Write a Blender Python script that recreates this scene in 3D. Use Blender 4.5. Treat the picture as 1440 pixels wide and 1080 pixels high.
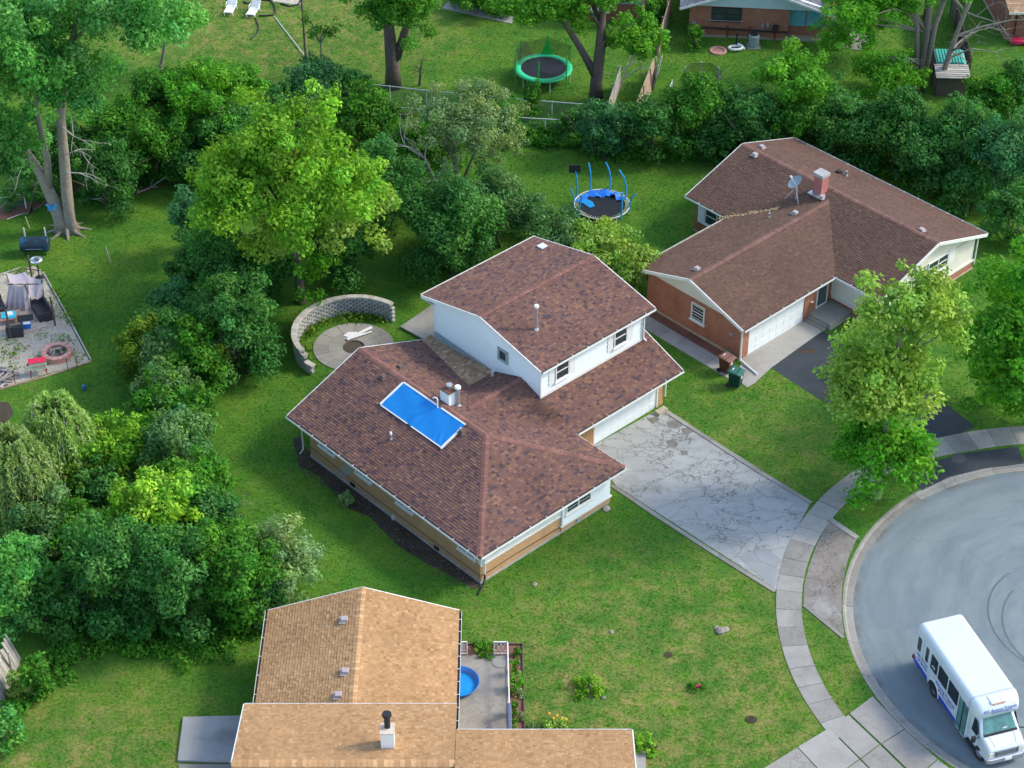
import bpy, math, random
import numpy as np
from mathutils import Vector, Matrix
R = math.radians
for o in list(bpy.data.objects): bpy.data.objects.remove(o)
scene = bpy.context.scene
# ---------------------------------------------------------------- camera, sky, sun, exposure
cam_d = bpy.data.cameras.new('camera'); cam = bpy.data.objects.new('camera', cam_d)
scene.collection.objects.link(cam); scene.camera = cam
cam.location = (0, 0, 70); cam.rotation_euler = (R(90 - 37.47), 0, 0)
cam_d.sensor_fit = 'HORIZONTAL'; cam_d.sensor_width = 36; cam_d.lens = 72.8
cam_d.clip_start = 1; cam_d.clip_end = 3000
SUN_EL, SUN_AZ = 40, 12            # degrees; azimuth counter-clockwise from +X
world = bpy.data.worlds.new('World'); scene.world = world; world.use_nodes = True
wn = world.node_tree; sky = wn.nodes.new('ShaderNodeTexSky'); sky.sky_type = 'NISHITA'; sky.sun_disc = False
sky.air_density = 1.0; sky.dust_density = 1.2; sky.ozone_density = 0.25; sky.sun_elevation = R(SUN_EL); sky.sun_rotation = R(90 - SUN_AZ)
wn.links.new(sky.outputs[0], wn.nodes['Background'].inputs[0]); wn.nodes['Background'].inputs[1].default_value = 0.15
sd = bpy.data.lights.new('sun', 'SUN'); so = bpy.data.objects.new('sun', sd); scene.collection.objects.link(so)
sd.energy = 1.2; sd.angle = R(10); sd.color = (1.0, 0.93, 0.78)
so.rotation_euler = (R(90 - SUN_EL), 0, R(90 + SUN_AZ)); so.location = (60, 20, 80)
vs = scene.view_settings; vs.view_transform = 'Standard'; vs.look = 'None'; vs.gamma = 1; vs.exposure = 1.4
vs.use_curve_mapping = False
scene.render.engine = 'CYCLES'
COL = scene.collection
rnd = random.Random(7)

# ---------------------------------------------------------------- materials
def nodes(name):
    m = bpy.data.materials.new(name); m.use_nodes = True
    nt = m.node_tree; b = nt.nodes['Principled BSDF']
    return m, nt, b
def N(nt, t, **kw):
    n = nt.nodes.new('ShaderNode' + t)
    for k, v in kw.items():
        if k in n.inputs: n.inputs[k].default_value = v
        else: setattr(n, k, v)
    return n
def rgba(c): return (c[0], c[1], c[2], 1)
def mixc(nt, fac, a, b, mode='MIX'):
    n = nt.nodes.new('ShaderNodeMix'); n.data_type = 'RGBA'; n.blend_type = mode
    for s, v in ((n.inputs[0], fac), (n.inputs[6], a), (n.inputs[7], b)):
        if hasattr(v, 'is_linked') or isinstance(v, bpy.types.NodeSocket): nt.links.new(v, s)
        elif isinstance(v, (int, float)): s.default_value = v
        else: s.default_value = rgba(v)
    return n.outputs[2]
def ramp(nt, src, a, b):
    n = N(nt, 'MapRange'); n.inputs[1].default_value = a; n.inputs[2].default_value = b
    nt.links.new(src, n.inputs[0]); return n.outputs[0]
def noise(nt, co, scale, detail=4, rough=.55, dist=0):
    n = N(nt, 'TexNoise', Scale=scale, Detail=detail, Roughness=rough, Distortion=dist); nt.links.new(co, n.inputs['Vector']); return n.outputs[0]
def math_(nt, op, a, b=0.0):
    n = N(nt, 'Math', operation=op)
    for s, v in ((n.inputs[0], a), (n.inputs[1], b)):
        if isinstance(v, bpy.types.NodeSocket): nt.links.new(v, s)
        else: s.default_value = v
    return n.outputs[0]
def coords(nt, world_=False):
    if world_:
        return N(nt, 'NewGeometry').outputs['Position']
    return N(nt, 'TexCoord').outputs['Object']
def bump(nt, b, h, strength, dist=.02):
    n = N(nt, 'Bump', Strength=strength, Distance=dist); nt.links.new(h, n.inputs['Height']); nt.links.new(n.outputs[0], b.inputs['Normal'])
def M(name, c1, c2=None, scale=4, rough=.8, bmp=0, bscale=40, metal=0, spec=.3, var=0, c3=None, s3=.6, world_=False, coat=0):
    m, nt, b = nodes(name); co = coords(nt, world_)
    c2 = c2 or tuple(x * .8 for x in c1)
    col = mixc(nt, ramp(nt, noise(nt, co, scale, 6), .3, .7), c1, c2)
    if c3: col = mixc(nt, ramp(nt, noise(nt, co, s3, 5, .65), .5, .68), col, c3)
    if var:
        oi = N(nt, 'ObjectInfo'); h = N(nt, 'HueSaturation')
        nt.links.new(ramp(nt, oi.outputs['Random'], 0, 1), h.inputs['Value'])
        h.inputs['Value'].default_value = 1
        mr = N(nt, 'MapRange'); mr.inputs[3].default_value = 1 - var; mr.inputs[4].default_value = 1 + var
        nt.links.new(oi.outputs['Random'], mr.inputs[0]); nt.links.new(mr.outputs[0], h.inputs['Value'])
        nt.links.new(col, h.inputs['Color']); col = h.outputs[0]
    nt.links.new(col, b.inputs['Base Color'])
    b.inputs['Roughness'].default_value = rough; b.inputs['Metallic'].default_value = metal
    b.inputs['Specular IOR Level'].default_value = spec; b.inputs['Coat Weight'].default_value = coat
    if bmp: bump(nt, b, noise(nt, co, bscale, 3), bmp)
    return m
def brick_mat(name, c1, c2, mortar, bw=.21, bh=.075, off=0):
    m, nt, b = nodes(name); co = coords(nt)
    s = N(nt, 'SeparateXYZ'); nt.links.new(co, s.inputs[0])
    c = N(nt, 'CombineXYZ'); nt.links.new(math_(nt, 'ADD', s.outputs[0], s.outputs[1]), c.inputs[0]); nt.links.new(s.outputs[2], c.inputs[1])
    t = N(nt, 'TexBrick', Scale=1.0); t.inputs['Brick Width'].default_value = bw; t.inputs['Row Height'].default_value = bh
    t.inputs['Mortar Size'].default_value = .011; t.inputs['Mortar Smooth'].default_value = .3; t.inputs['Bias'].default_value = -.1
    t.inputs['Color1'].default_value = rgba(c1); t.inputs['Color2'].default_value = rgba(c2); t.inputs['Mortar'].default_value = rgba(mortar)
    nt.links.new(c.outputs[0], t.inputs['Vector'])
    col = mixc(nt, ramp(nt, noise(nt, co, 1.1, 6, .7), .35, .8), t.outputs[0], tuple(x * .74 for x in c1))
    nt.links.new(col, b.inputs['Base Color']); b.inputs['Roughness'].default_value = .9
    bump(nt, b, math_(nt, 'SUBTRACT', 1.0, t.outputs[1]), .5, .01)
    return m
def tint_mat(name, nscale=30, var=.2, rough=.9, bmp=.4):
    """colour comes per piece from the point attribute 'tint'"""
    m, nt, b = nodes(name); co = coords(nt)
    a = N(nt, 'Attribute', attribute_name='tint')
    f = ramp(nt, noise(nt, co, nscale, 4, .7), .25, .75)
    mr = N(nt, 'MapRange'); mr.inputs[3].default_value = 1 - var; mr.inputs[4].default_value = 1 + var; nt.links.new(f, mr.inputs[0])
    w = ramp(nt, noise(nt, co, .35, 5, .6), .3, .75)
    mr2 = N(nt, 'MapRange'); mr2.inputs[3].default_value = 1.1; mr2.inputs[4].default_value = .82; nt.links.new(w, mr2.inputs[0])
    h = N(nt, 'HueSaturation'); nt.links.new(a.outputs['Color'], h.inputs['Color']); nt.links.new(math_(nt, 'MULTIPLY', mr.outputs[0], mr2.outputs[0]), h.inputs['Value'])
    nt.links.new(h.outputs[0], b.inputs['Base Color']); b.inputs['Roughness'].default_value = rough
    b.inputs['Specular IOR Level'].default_value = .2
    if bmp: bump(nt, b, noise(nt, co, 90, 2), bmp, .006)
    return m
def leaf_mat(name, trans=.42):
    m, nt, b = nodes(name); out = nt.nodes['Material Output']
    a = N(nt, 'Attribute', attribute_name='tint'); oi = N(nt, 'ObjectInfo')
    h = N(nt, 'HueSaturation', Saturation=1.0)
    mr = N(nt, 'MapRange'); mr.inputs[3].default_value = .9; mr.inputs[4].default_value = 1.12; nt.links.new(oi.outputs['Random'], mr.inputs[0]); nt.links.new(mr.outputs[0], h.inputs['Value'])
    nt.links.new(a.outputs['Color'], h.inputs['Color']); nt.links.new(h.outputs[0], b.inputs['Base Color'])
    b.inputs['Roughness'].default_value = .6; b.inputs['Specular IOR Level'].default_value = .16
    t = N(nt, 'BsdfTranslucent'); nt.links.new(mixc(nt, 1.0, h.outputs[0], (1.0, 1.05, .45), 'MULTIPLY'), t.inputs[0])
    mx = N(nt, 'MixShader'); mx.inputs[0].default_value = trans
    nt.links.new(b.outputs[0], mx.inputs[1]); nt.links.new(t.outputs[0], mx.inputs[2]); nt.links.new(mx.outputs[0], out.inputs[0])
    return m
def lawn_col(nt, co, gain=1.0):
    fine = noise(nt, co, 7, 4, .75); mid = noise(nt, co, 1.3, 4, .65); big = noise(nt, co, .17, 3, .6); vfine = noise(nt, co, 26, 2, .7)
    G3 = lambda a, b, c: (a * gain * 1.02, b * gain * 1.09, c * gain * .92)
    g = mixc(nt, ramp(nt, fine, .32, .68), G3(.030, .112, .010), G3(.085, .215, .020))
    g = mixc(nt, ramp(nt, big, .42, .62), g, mixc(nt, ramp(nt, fine, .32, .68), G3(.052, .135, .012), G3(.14, .255, .03)))
    g = mixc(nt, math_(nt, 'MULTIPLY', ramp(nt, mid, .5, .7), .5), g, G3(.035, .13, .016))
    dist = lambda c, r0, r1: ramp(nt, N2(nt, co, c), r1, r0)
    # dry straw showing through, most on the front yards by the street
    reg = math_(nt, 'MAXIMUM', dist((7, 67, 0), 4, 13), math_(nt, 'MULTIPLY', dist((-20, 62, 0), 3, 9), 1.0))
    reg = math_(nt, 'MAXIMUM', reg, math_(nt, 'MULTIPLY', dist((13, 87, 0), 1, 9), .5))
    reg = math_(nt, 'MAXIMUM', reg, math_(nt, 'MULTIPLY', dist((-17, 138, 0), 8, 18), 1.0))
    reg = math_(nt, 'ADD', math_(nt, 'MULTIPLY', reg, .72), .18)
    dm = math_(nt, 'MULTIPLY', ramp(nt, math_(nt, 'ADD', math_(nt, 'MULTIPLY', mid, .5), math_(nt, 'MULTIPLY', fine, .5)), .43, .60), reg)
    straw = mixc(nt, ramp(nt, vfine, .3, .7), G3(.24, .18, .07), G3(.40, .28, .14))
    pat = noise(nt, co, .5, 3, .6)
    return mixc(nt, math_(nt, 'MULTIPLY', ramp(nt, pat, .42, .60), .62), mixc(nt, dm, g, straw), mixc(nt, ramp(nt, fine, .3, .7), G3(.022, .10, .014), G3(.06, .18, .024))), fine, vfine
def lawn_mat(name):
    m, nt, b = nodes(name); co = coords(nt, True)
    col, fine, vfine = lawn_col(nt, co)
    dirt = math_(nt, 'MULTIPLY', ramp(nt, noise(nt, co, .55, 5, .7), .70, .76), .7)
    col = mixc(nt, dirt, col, (.12, .09, .055))
    col = mixc(nt, math_(nt, 'MULTIPLY', ramp(nt, vfine, .4, .7), .35), col, mixc(nt, 1.0, col, (.6, .65, .5), 'MULTIPLY'))
    nt.links.new(col, b.inputs['Base Color']); b.inputs['Roughness'].default_value = .95; b.inputs['Specular IOR Level'].default_value = .1
    bump(nt, b, math_(nt, 'ADD', math_(nt, 'MULTIPLY', fine, .7), math_(nt, 'MULTIPLY', vfine, .5)), .8, .06)
    return m
def grass_mat(name):
    m, nt, b = nodes(name); co = coords(nt, True); col, fine, vfine = lawn_col(nt, co, 1.25)
    oi = N(nt, 'ObjectInfo'); mr = N(nt, 'MapRange'); mr.inputs[3].default_value = .85; mr.inputs[4].default_value = 1.15; nt.links.new(oi.outputs['Random'], mr.inputs[0])
    h = N(nt, 'HueSaturation'); nt.links.new(mr.outputs[0], h.inputs['Value']); nt.links.new(col, h.inputs['Color'])
    nt.links.new(h.outputs[0], b.inputs['Base Color']); b.inputs['Roughness'].default_value = .7; b.inputs['Specular IOR Level'].default_value = .2
    return m
def N2(nt, co, c):
    n = N(nt, 'VectorMath', operation='DISTANCE'); nt.links.new(co, n.inputs[0]); n.inputs[1].default_value = c; return n.outputs['Value']
def paved_mat(name, c1, c2, c3, crack=0, cs=.9, crack_col=(.05, .05, .045), stain=(.18, .16, .13), rough=.9, bl=0, var=0, ang=None):
    m, nt, b = nodes(name); co = coords(nt, True)
    col = mixc(nt, ramp(nt, noise(nt, co, .7, 7, .65), .3, .7), c1, c2)
    col = mixc(nt, math_(nt, 'MULTIPLY', ramp(nt, noise(nt, co, .32, 6, .7), .52, .68), .8), col, c3)
    col = mixc(nt, math_(nt, 'MULTIPLY', ramp(nt, noise(nt, co, 45, 2, .8), .35, .75), .35), col, mixc(nt, 1.0, col, (.6, .6, .6), 'MULTIPLY'))
    col = mixc(nt, math_(nt, 'MULTIPLY', ramp(nt, noise(nt, co, 1.4, 6, .75), .64, .74), .55), col, stain)
    h = noise(nt, co, 60, 2)
    if var:
        oi = N(nt, 'ObjectInfo'); mr = N(nt, 'MapRange'); mr.inputs[3].default_value = 1 - var; mr.inputs[4].default_value = 1 + var
        nt.links.new(oi.outputs['Random'], mr.inputs[0]); hs = N(nt, 'HueSaturation'); nt.links.new(mr.outputs[0], hs.inputs['Value']); nt.links.new(col, hs.inputs['Color']); col = hs.outputs[0]
    if crack:
        wn_ = N(nt, 'TexNoise', Scale=1.3, Detail=5, Roughness=.7); nt.links.new(co, wn_.inputs['Vector'])
        ad = N(nt, 'VectorMath', operation='ADD'); sc = N(nt, 'VectorMath', operation='SCALE'); sc.inputs[3].default_value = .9
        nt.links.new(wn_.outputs[1], sc.inputs[0]); nt.links.new(co, ad.inputs[0]); nt.links.new(sc.outputs[0], ad.inputs[1])
        cv_ = ad.outputs[0]
        if ang is not None:
            mp = N(nt, 'Mapping'); mp.inputs['Rotation'].default_value = (0, 0, ang); mp.inputs['Scale'].default_value = (.5, 1.15, 1); nt.links.new(cv_, mp.inputs['Vector']); cv_ = mp.outputs[0]
        tot = None
        for s_, w_, lo, hi in ((cs * .45, .012, .1, .4), (cs * 1.3, .012, .42, .52), (cs * 3.6, .017, .50, .58)):
            v = N(nt, 'TexVoronoi', feature='DISTANCE_TO_EDGE', Scale=s_); nt.links.new(cv_, v.inputs['Vector'])
            k = ramp(nt, v.outputs['Distance'], w_ * s_ * 1.2, 0)
            k = math_(nt, 'MULTIPLY', k, ramp(nt, noise(nt, co, .28 + s_ * .05, 3), lo, hi))
            tot = k if tot is None else math_(nt, 'MAXIMUM', tot, k)
        tot = math_(nt, 'MULTIPLY', tot, crack)
        col = mixc(nt, tot, col, crack_col)
    nt.links.new(col, b.inputs['Base Color']); b.inputs['Roughness'].default_value = rough; b.inputs['Specular IOR Level'].default_value = .2
    bump(nt, b, h, .25, .01)
    return m
def gravel_mat(name):
    m, nt, b = nodes(name); co = coords(nt, True)
    v = N(nt, 'TexVoronoi', Scale=20); nt.links.new(co, v.inputs['Vector']); sx = N(nt, 'SeparateXYZ'); nt.links.new(v.outputs['Color'], sx.inputs[0])
    col = mixc(nt, ramp(nt, sx.outputs[0], .1, .9), (.36, .31, .24), (.56, .50, .41)); col = mixc(nt, math_(nt, 'MULTIPLY', ramp(nt, noise(nt, co, .8, 5, .7), .5, .7), .5), col, (.33, .30, .24))
    col = mixc(nt, math_(nt, 'MULTIPLY', ramp(nt, noise(nt, co, 2.2, 5, .75), .60, .70), .7), col, (.12, .17, .06))
    nt.links.new(col, b.inputs['Base Color']); b.inputs['Roughness'].default_value = .95; bump(nt, b, v.outputs['Distance'], .8, .04); return m
def road_mat(name, c=(28.54, 72.07, 0)):
    """worn concrete; traffic turning round the circle has polished it in arcs about its centre"""
    m, nt, b = nodes(name); co = coords(nt, True)
    sb = N(nt, 'VectorMath', operation='SUBTRACT'); nt.links.new(co, sb.inputs[0]); sb.inputs[1].default_value = c
    sp = N(nt, 'SeparateXYZ'); nt.links.new(sb.outputs[0], sp.inputs[0]); ln = N(nt, 'VectorMath', operation='LENGTH'); nt.links.new(sb.outputs[0], ln.inputs[0])
    an = math_(nt, 'ARCTAN2', sp.outputs[1], sp.outputs[0]); cb = N(nt, 'CombineXYZ'); nt.links.new(math_(nt, 'ADD', ln.outputs['Value'], math_(nt, 'MULTIPLY', noise(nt, co, .25, 3), 1.6)), cb.inputs[0]); nt.links.new(math_(nt, 'MULTIPLY', an, 1.6), cb.inputs[1])
    arc = noise(nt, cb.outputs[0], 1.1, 5, .65); blot = noise(nt, co, .22, 5, .6)
    col = mixc(nt, ramp(nt, arc, .34, .66), (.145, .182, .198), (.20, .238, .25)); col = mixc(nt, math_(nt, 'MULTIPLY', ramp(nt, blot, .5, .68), .6), col, (.125, .168, .19))
    col = mixc(nt, math_(nt, 'MULTIPLY', ramp(nt, noise(nt, co, 30, 2, .8), .4, .75), .3), col, mixc(nt, 1.0, col, (.62, .62, .62), 'MULTIPLY'))
    v = N(nt, 'TexVoronoi', feature='DISTANCE_TO_EDGE', Scale=.13); wv = N(nt, 'VectorMath', operation='ADD'); nn = N(nt, 'TexNoise', Scale=.6, Detail=5, Roughness=.7); nt.links.new(co, nn.inputs['Vector']); nt.links.new(co, wv.inputs[0]); nt.links.new(nn.outputs[1], wv.inputs[1]); nt.links.new(wv.outputs[0], v.inputs['Vector'])
    col = mixc(nt, math_(nt, 'MULTIPLY', ramp(nt, v.outputs['Distance'], .0022, 0), .5), col, (.09, .10, .10))
    edge = math_(nt, 'MULTIPLY', math_(nt, 'MULTIPLY', ramp(nt, ln.outputs['Value'], 11.55, 11.98), ramp(nt, noise(nt, co, 1.2, 5, .7), .42, .62)), .8)
    col = mixc(nt, edge, col, (.11, .10, .075))
    nt.links.new(col, b.inputs['Base Color']); b.inputs['Roughness'].default_value = .85; b.inputs['Specular IOR Level'].default_value = .25
    bump(nt, b, noise(nt, co, 50, 2), .2, .01); return m
def glass_mat(name, c=(.02, .03, .035), rough=.08):
    m, nt, b = nodes(name); co = coords(nt)
    nt.links.new(mixc(nt, ramp(nt, noise(nt, co, 1.5, 3), .35, .65), c, tuple(x * 2 for x in c)), b.inputs['Base Color'])
    b.inputs['Roughness'].default_value = rough; b.inputs['Specular IOR Level'].default_value = .6
    return m
def net_mat(name, c, alpha=.5, scale=14):
    m, nt, b = nodes(name); co = coords(nt)
    nt.links.new(mixc(nt, ramp(nt, noise(nt, co, 3), .3, .7), c, tuple(x * .6 for x in c)), b.inputs['Base Color'])
    b.inputs['Alpha'].default_value = alpha; b.inputs['Roughness'].default_value = .9
    return m

MT = dict(
    lawn=lawn_mat('lawn_grass'),
    road=road_mat('road_concrete'),
    drive=paved_mat('old_driveway', (.30, .31, .295), (.385, .39, .37), (.225, .235, .225), crack=.95, cs=.75, stain=(.17, .155, .13), ang=R(47)),
    apron=paved_mat('broken_apron', (.20, .175, .15), (.26, .235, .21), (.36, .36, .36), crack=.8, cs=1.6, stain=(.13, .115, .08)),
    asphalt=paved_mat('dark_asphalt', (.040, .047, .056), (.056, .064, .073), (.032, .037, .044), crack=.3, cs=.4, crack_col=(.03, .03, .03), stain=(.10, .10, .10)),
    conc=paved_mat('grey_concrete', (.245, .235, .21), (.32, .305, .275), (.18, .175, .16), crack=.45, cs=.5, var=.14),
    concl=paved_mat('pale_concrete', (.30, .29, .265), (.37, .355, .325), (.24, .23, .21), crack=.2, cs=.3, var=.06), patchc=paved_mat('patch_concrete', (.25, .265, .27), (.29, .305, .305), (.20, .21, .215), crack=.2, cs=.3),
    concd=paved_mat('mossy_concrete', (.25, .235, .20), (.31, .295, .26), (.16, .155, .14), crack=0, var=.15),
    gravel=gravel_mat('gravel'),
    soil=paved_mat('bare_soil', (.045, .034, .024), (.085, .066, .048), (.028, .022, .017), stain=(.17, .14, .10)),
    mulch=paved_mat('mulch', (.17, .07, .05), (.25, .12, .09), (.10, .055, .045), stain=(.08, .05, .04)),
    brick_tan=brick_mat('tan_brick', (.56, .32, .15), (.45, .24, .105), (.50, .35, .22)),
    brick_red=brick_mat('red_brick', (.36, .115, .05), (.24, .07, .032), (.52, .34, .26)),
    brick_dk=brick_mat('dark_brick', (.25, .085, .045), (.20, .06, .032), (.26, .17, .12)),
    shingle=tint_mat('shingle_granules'), trim=M('white_trim', (.74, .74, .71), (.66, .66, .63), 2, .5),
    siding=M('white_siding', (.74, .79, .80), (.70, .75, .76), .8, .5),
    cream=M('cream_panel', (.66, .64, .55), (.60, .58, .50), 1, .6),
    gutter_dk=M('gutter_inside', (.05, .05, .05), (.12, .10, .08), 3), deck=M('roof_edge', (.10, .07, .06), (.16, .12, .1), 5),
    found=M('foundation', (.42, .42, .40), (.30, .30, .29), 2, .9, .3), found_y=M('stained_foundation', (.42, .37, .26), (.32, .28, .2), 2, .9),
    glass=glass_mat('window_glass'), steel=M('galvanised', (.55, .57, .58), (.42, .44, .45), 6, .38, metal=.7),
    steel_p=M('painted_steel', (.62, .64, .65), (.52, .54, .55), 5, .45), rust=M('rusty_plate', (.20, .08, .05), (.12, .06, .045), 6, .8),
    black=M('black_plastic', (.018, .019, .021), (.03, .03, .033), 8, .55), rubber=M('rubber', (.02, .02, .02), (.035, .035, .035), 10, .85),
    tarp=M('blue_tarp', (.006, .18, .50), (.007, .195, .53), 1.5, .5, .4, 4, spec=.3), bluepl=M('blue_plastic', (.01, .16, .60), (.015, .22, .68), 2, .35, spec=.5),
    bluepipe=M('blue_foam', (.02, .30, .66), (.03, .38, .74), 4, .6), greenp=M('green_pad', (.02, .50, .22), (.03, .42, .18), 3, .55),
    greenpole=M('green_pole', (.03, .42, .06), (.05, .50, .08), 5, .5),
    wood=M('weathered_wood', (.36, .33, .29), (.48, .45, .40), 3, .9, var=.25), woodb=M('brown_wood', (.32, .22, .15), (.44, .33, .24), 4, .9, var=.25),
    wood_r=M('red_wood', (.33, .15, .12), (.42, .22, .18), 3, .85, var=.2), plank=M('deck_plank', (.42, .33, .27), (.50, .41, .34), 5, .9, var=.2),
    bark=M('bark', (.15, .125, .10), (.25, .215, .18), 7, .95, .8, 14), bark_p=M('pale_bark', (.21, .18, .145), (.30, .265, .22), 5, .95, .6, 14), bark_d=M('dark_bark', (.085, .065, .052), (.15, .12, .10), 6, .95, .6, 14),
    twig=M('dead_twig', (.36, .32, .29), (.46, .42, .39), 6, .95),
    grass=grass_mat('grass_blade'), ventm=M('mauve_vent', (.40, .35, .35), (.33, .29, .29), 5, .6), leaf=leaf_mat('leaf'), leaf_dk=leaf_mat('dense_leaf', .36),
    block=M('concrete_block', (.34, .34, .32), (.46, .45, .42), 5, .9, .4, 25, var=.2, c3=(.20, .21, .18), s3=1.6), cap=M('cap_stone', (.46, .43, .37), (.36, .33, .28), 4, .9, .4, 25, var=.18),
    pink=M('paver_pink', (.46, .22, .19), (.54, .30, .27), 5, .85, .3, 25, var=.15),
    cloth=M('mauve_cloth', (.42, .36, .40), (.50, .43, .46), 2, .8), wicker=M('black_wicker', (.022, .024, .028), (.05, .052, .06), 30, .6),
    teal=M('teal_cloth', (.03, .40, .52), (.05, .48, .58), 4, .7), red=M('red_paint', (.55, .02, .06), (.62, .03, .09), 3, .5), redm=M('red_metal', (.35, .01, .02), (.28, .01, .02), 3, .5),
    ivory=M('ivory_paint', (.70, .66, .52), (.62, .58, .45), 3, .5), ash=M('charred_log', (.30, .28, .26), (.07, .065, .06), 8, .95),
    log=M('firewood', (.38, .35, .33), (.22, .19, .17), 8, .95, var=.3), drum=M('black_drum', (.012, .02, .03), (.02, .05, .08), 3, .5, c3=(.02, .13, .24), s3=1.2),
    white=M('white_paint', (.83, .84, .84), (.79, .80, .80), 1, .35, spec=.5, coat=.3), buspaint=M('bus_white', (.58, .63, .66), (.55, .60, .63), .6, .3, spec=.5, coat=.4),
    busblue=M('bus_blue', (.015, .05, .42), (.02, .06, .48), 2, .35, spec=.5), busglass=glass_mat('bus_glass', (.006, .012, .014), .06), windscreen=glass_mat('windscreen', (.05, .13, .12), .05),
    chrome=M('chrome', (.70, .71, .72), (.6, .6, .62), 3, .18, metal=.9), amber=M('amber_lens', (.85, .28, .05), (.75, .22, .04), 3, .3), redlens=M('red_lens', (.6, .02, .02), (.5, .02, .02), 3, .3),
    lens=M('clear_lens', (.75, .74, .68), (.65, .6, .5), 3, .15), inkblue=M('blue_lettering', (.05, .07, .40), (.06, .09, .45), 3, .5), inkwhite=M('white_lettering', (.8, .8, .8), None, 3, .5),
    inkred=M('faded_red_lettering', (.60, .22, .12), None, 3, .6),
    bin_br=M('brown_bin', (.085, .030, .016), (.11, .04, .022), 3, .55), bin_brl=M('brown_lid', (.17, .085, .065), (.21, .11, .085), 3, .5), bin_gr=M('green_bin', (.004, .035, .024), (.006, .045, .03), 3, .5), bin_grl=M('green_lid', (.02, .10, .075), (.03, .13, .10), 3, .5),
    pinkbrick=brick_mat('pink_brick', (.46, .15, .13), (.38, .11, .10), (.42, .25, .22)), greypl=M('grey_metal', (.30, .36, .37), (.24, .29, .30), 3, .5),
    aqua=M('aqua_blind', (.16, .45, .52), (.12, .38, .46), 1.2, .6), dkred=M('dark_red_paint', (.22, .012, .02), (.28, .02, .03), 3, .6), tealroof=M('green_sheet', (.02, .30, .22), (.04, .36, .27), 3, .5),
    stone=M('field_stone', (.24, .20, .165), (.36, .32, .28), 7, .9, .4, 20, var=.25), chain=M('chain_link_wire', (.42, .45, .46), (.34, .36, .37), 5, .5, metal=.5), net=net_mat('black_net', (.012, .02, .014), .42), netg=net_mat('green_net', (.03, .10, .03), .5),
    mat_blk=M('trampoline_mat', (.008, .010, .014), (.014, .017, .022), 4, .7), orange=M('orange_flower', (.75, .30, .03), (.8, .38, .05), 5, .6), carblue=M('car_paint', (.06, .16, .32), (.05, .14, .28), 2, .25, coat=.8), lattice_w=M('wrought_iron_white', (.78, .77, .76), (.7, .69, .68), 4, .5),
    brownp=M('brown_panel', (.36, .20, .09), (.42, .24, .11), 3, .8), navy=M('navy_fabric', (.06, .08, .16), (.16, .18, .26), 20, .9),
)

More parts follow.
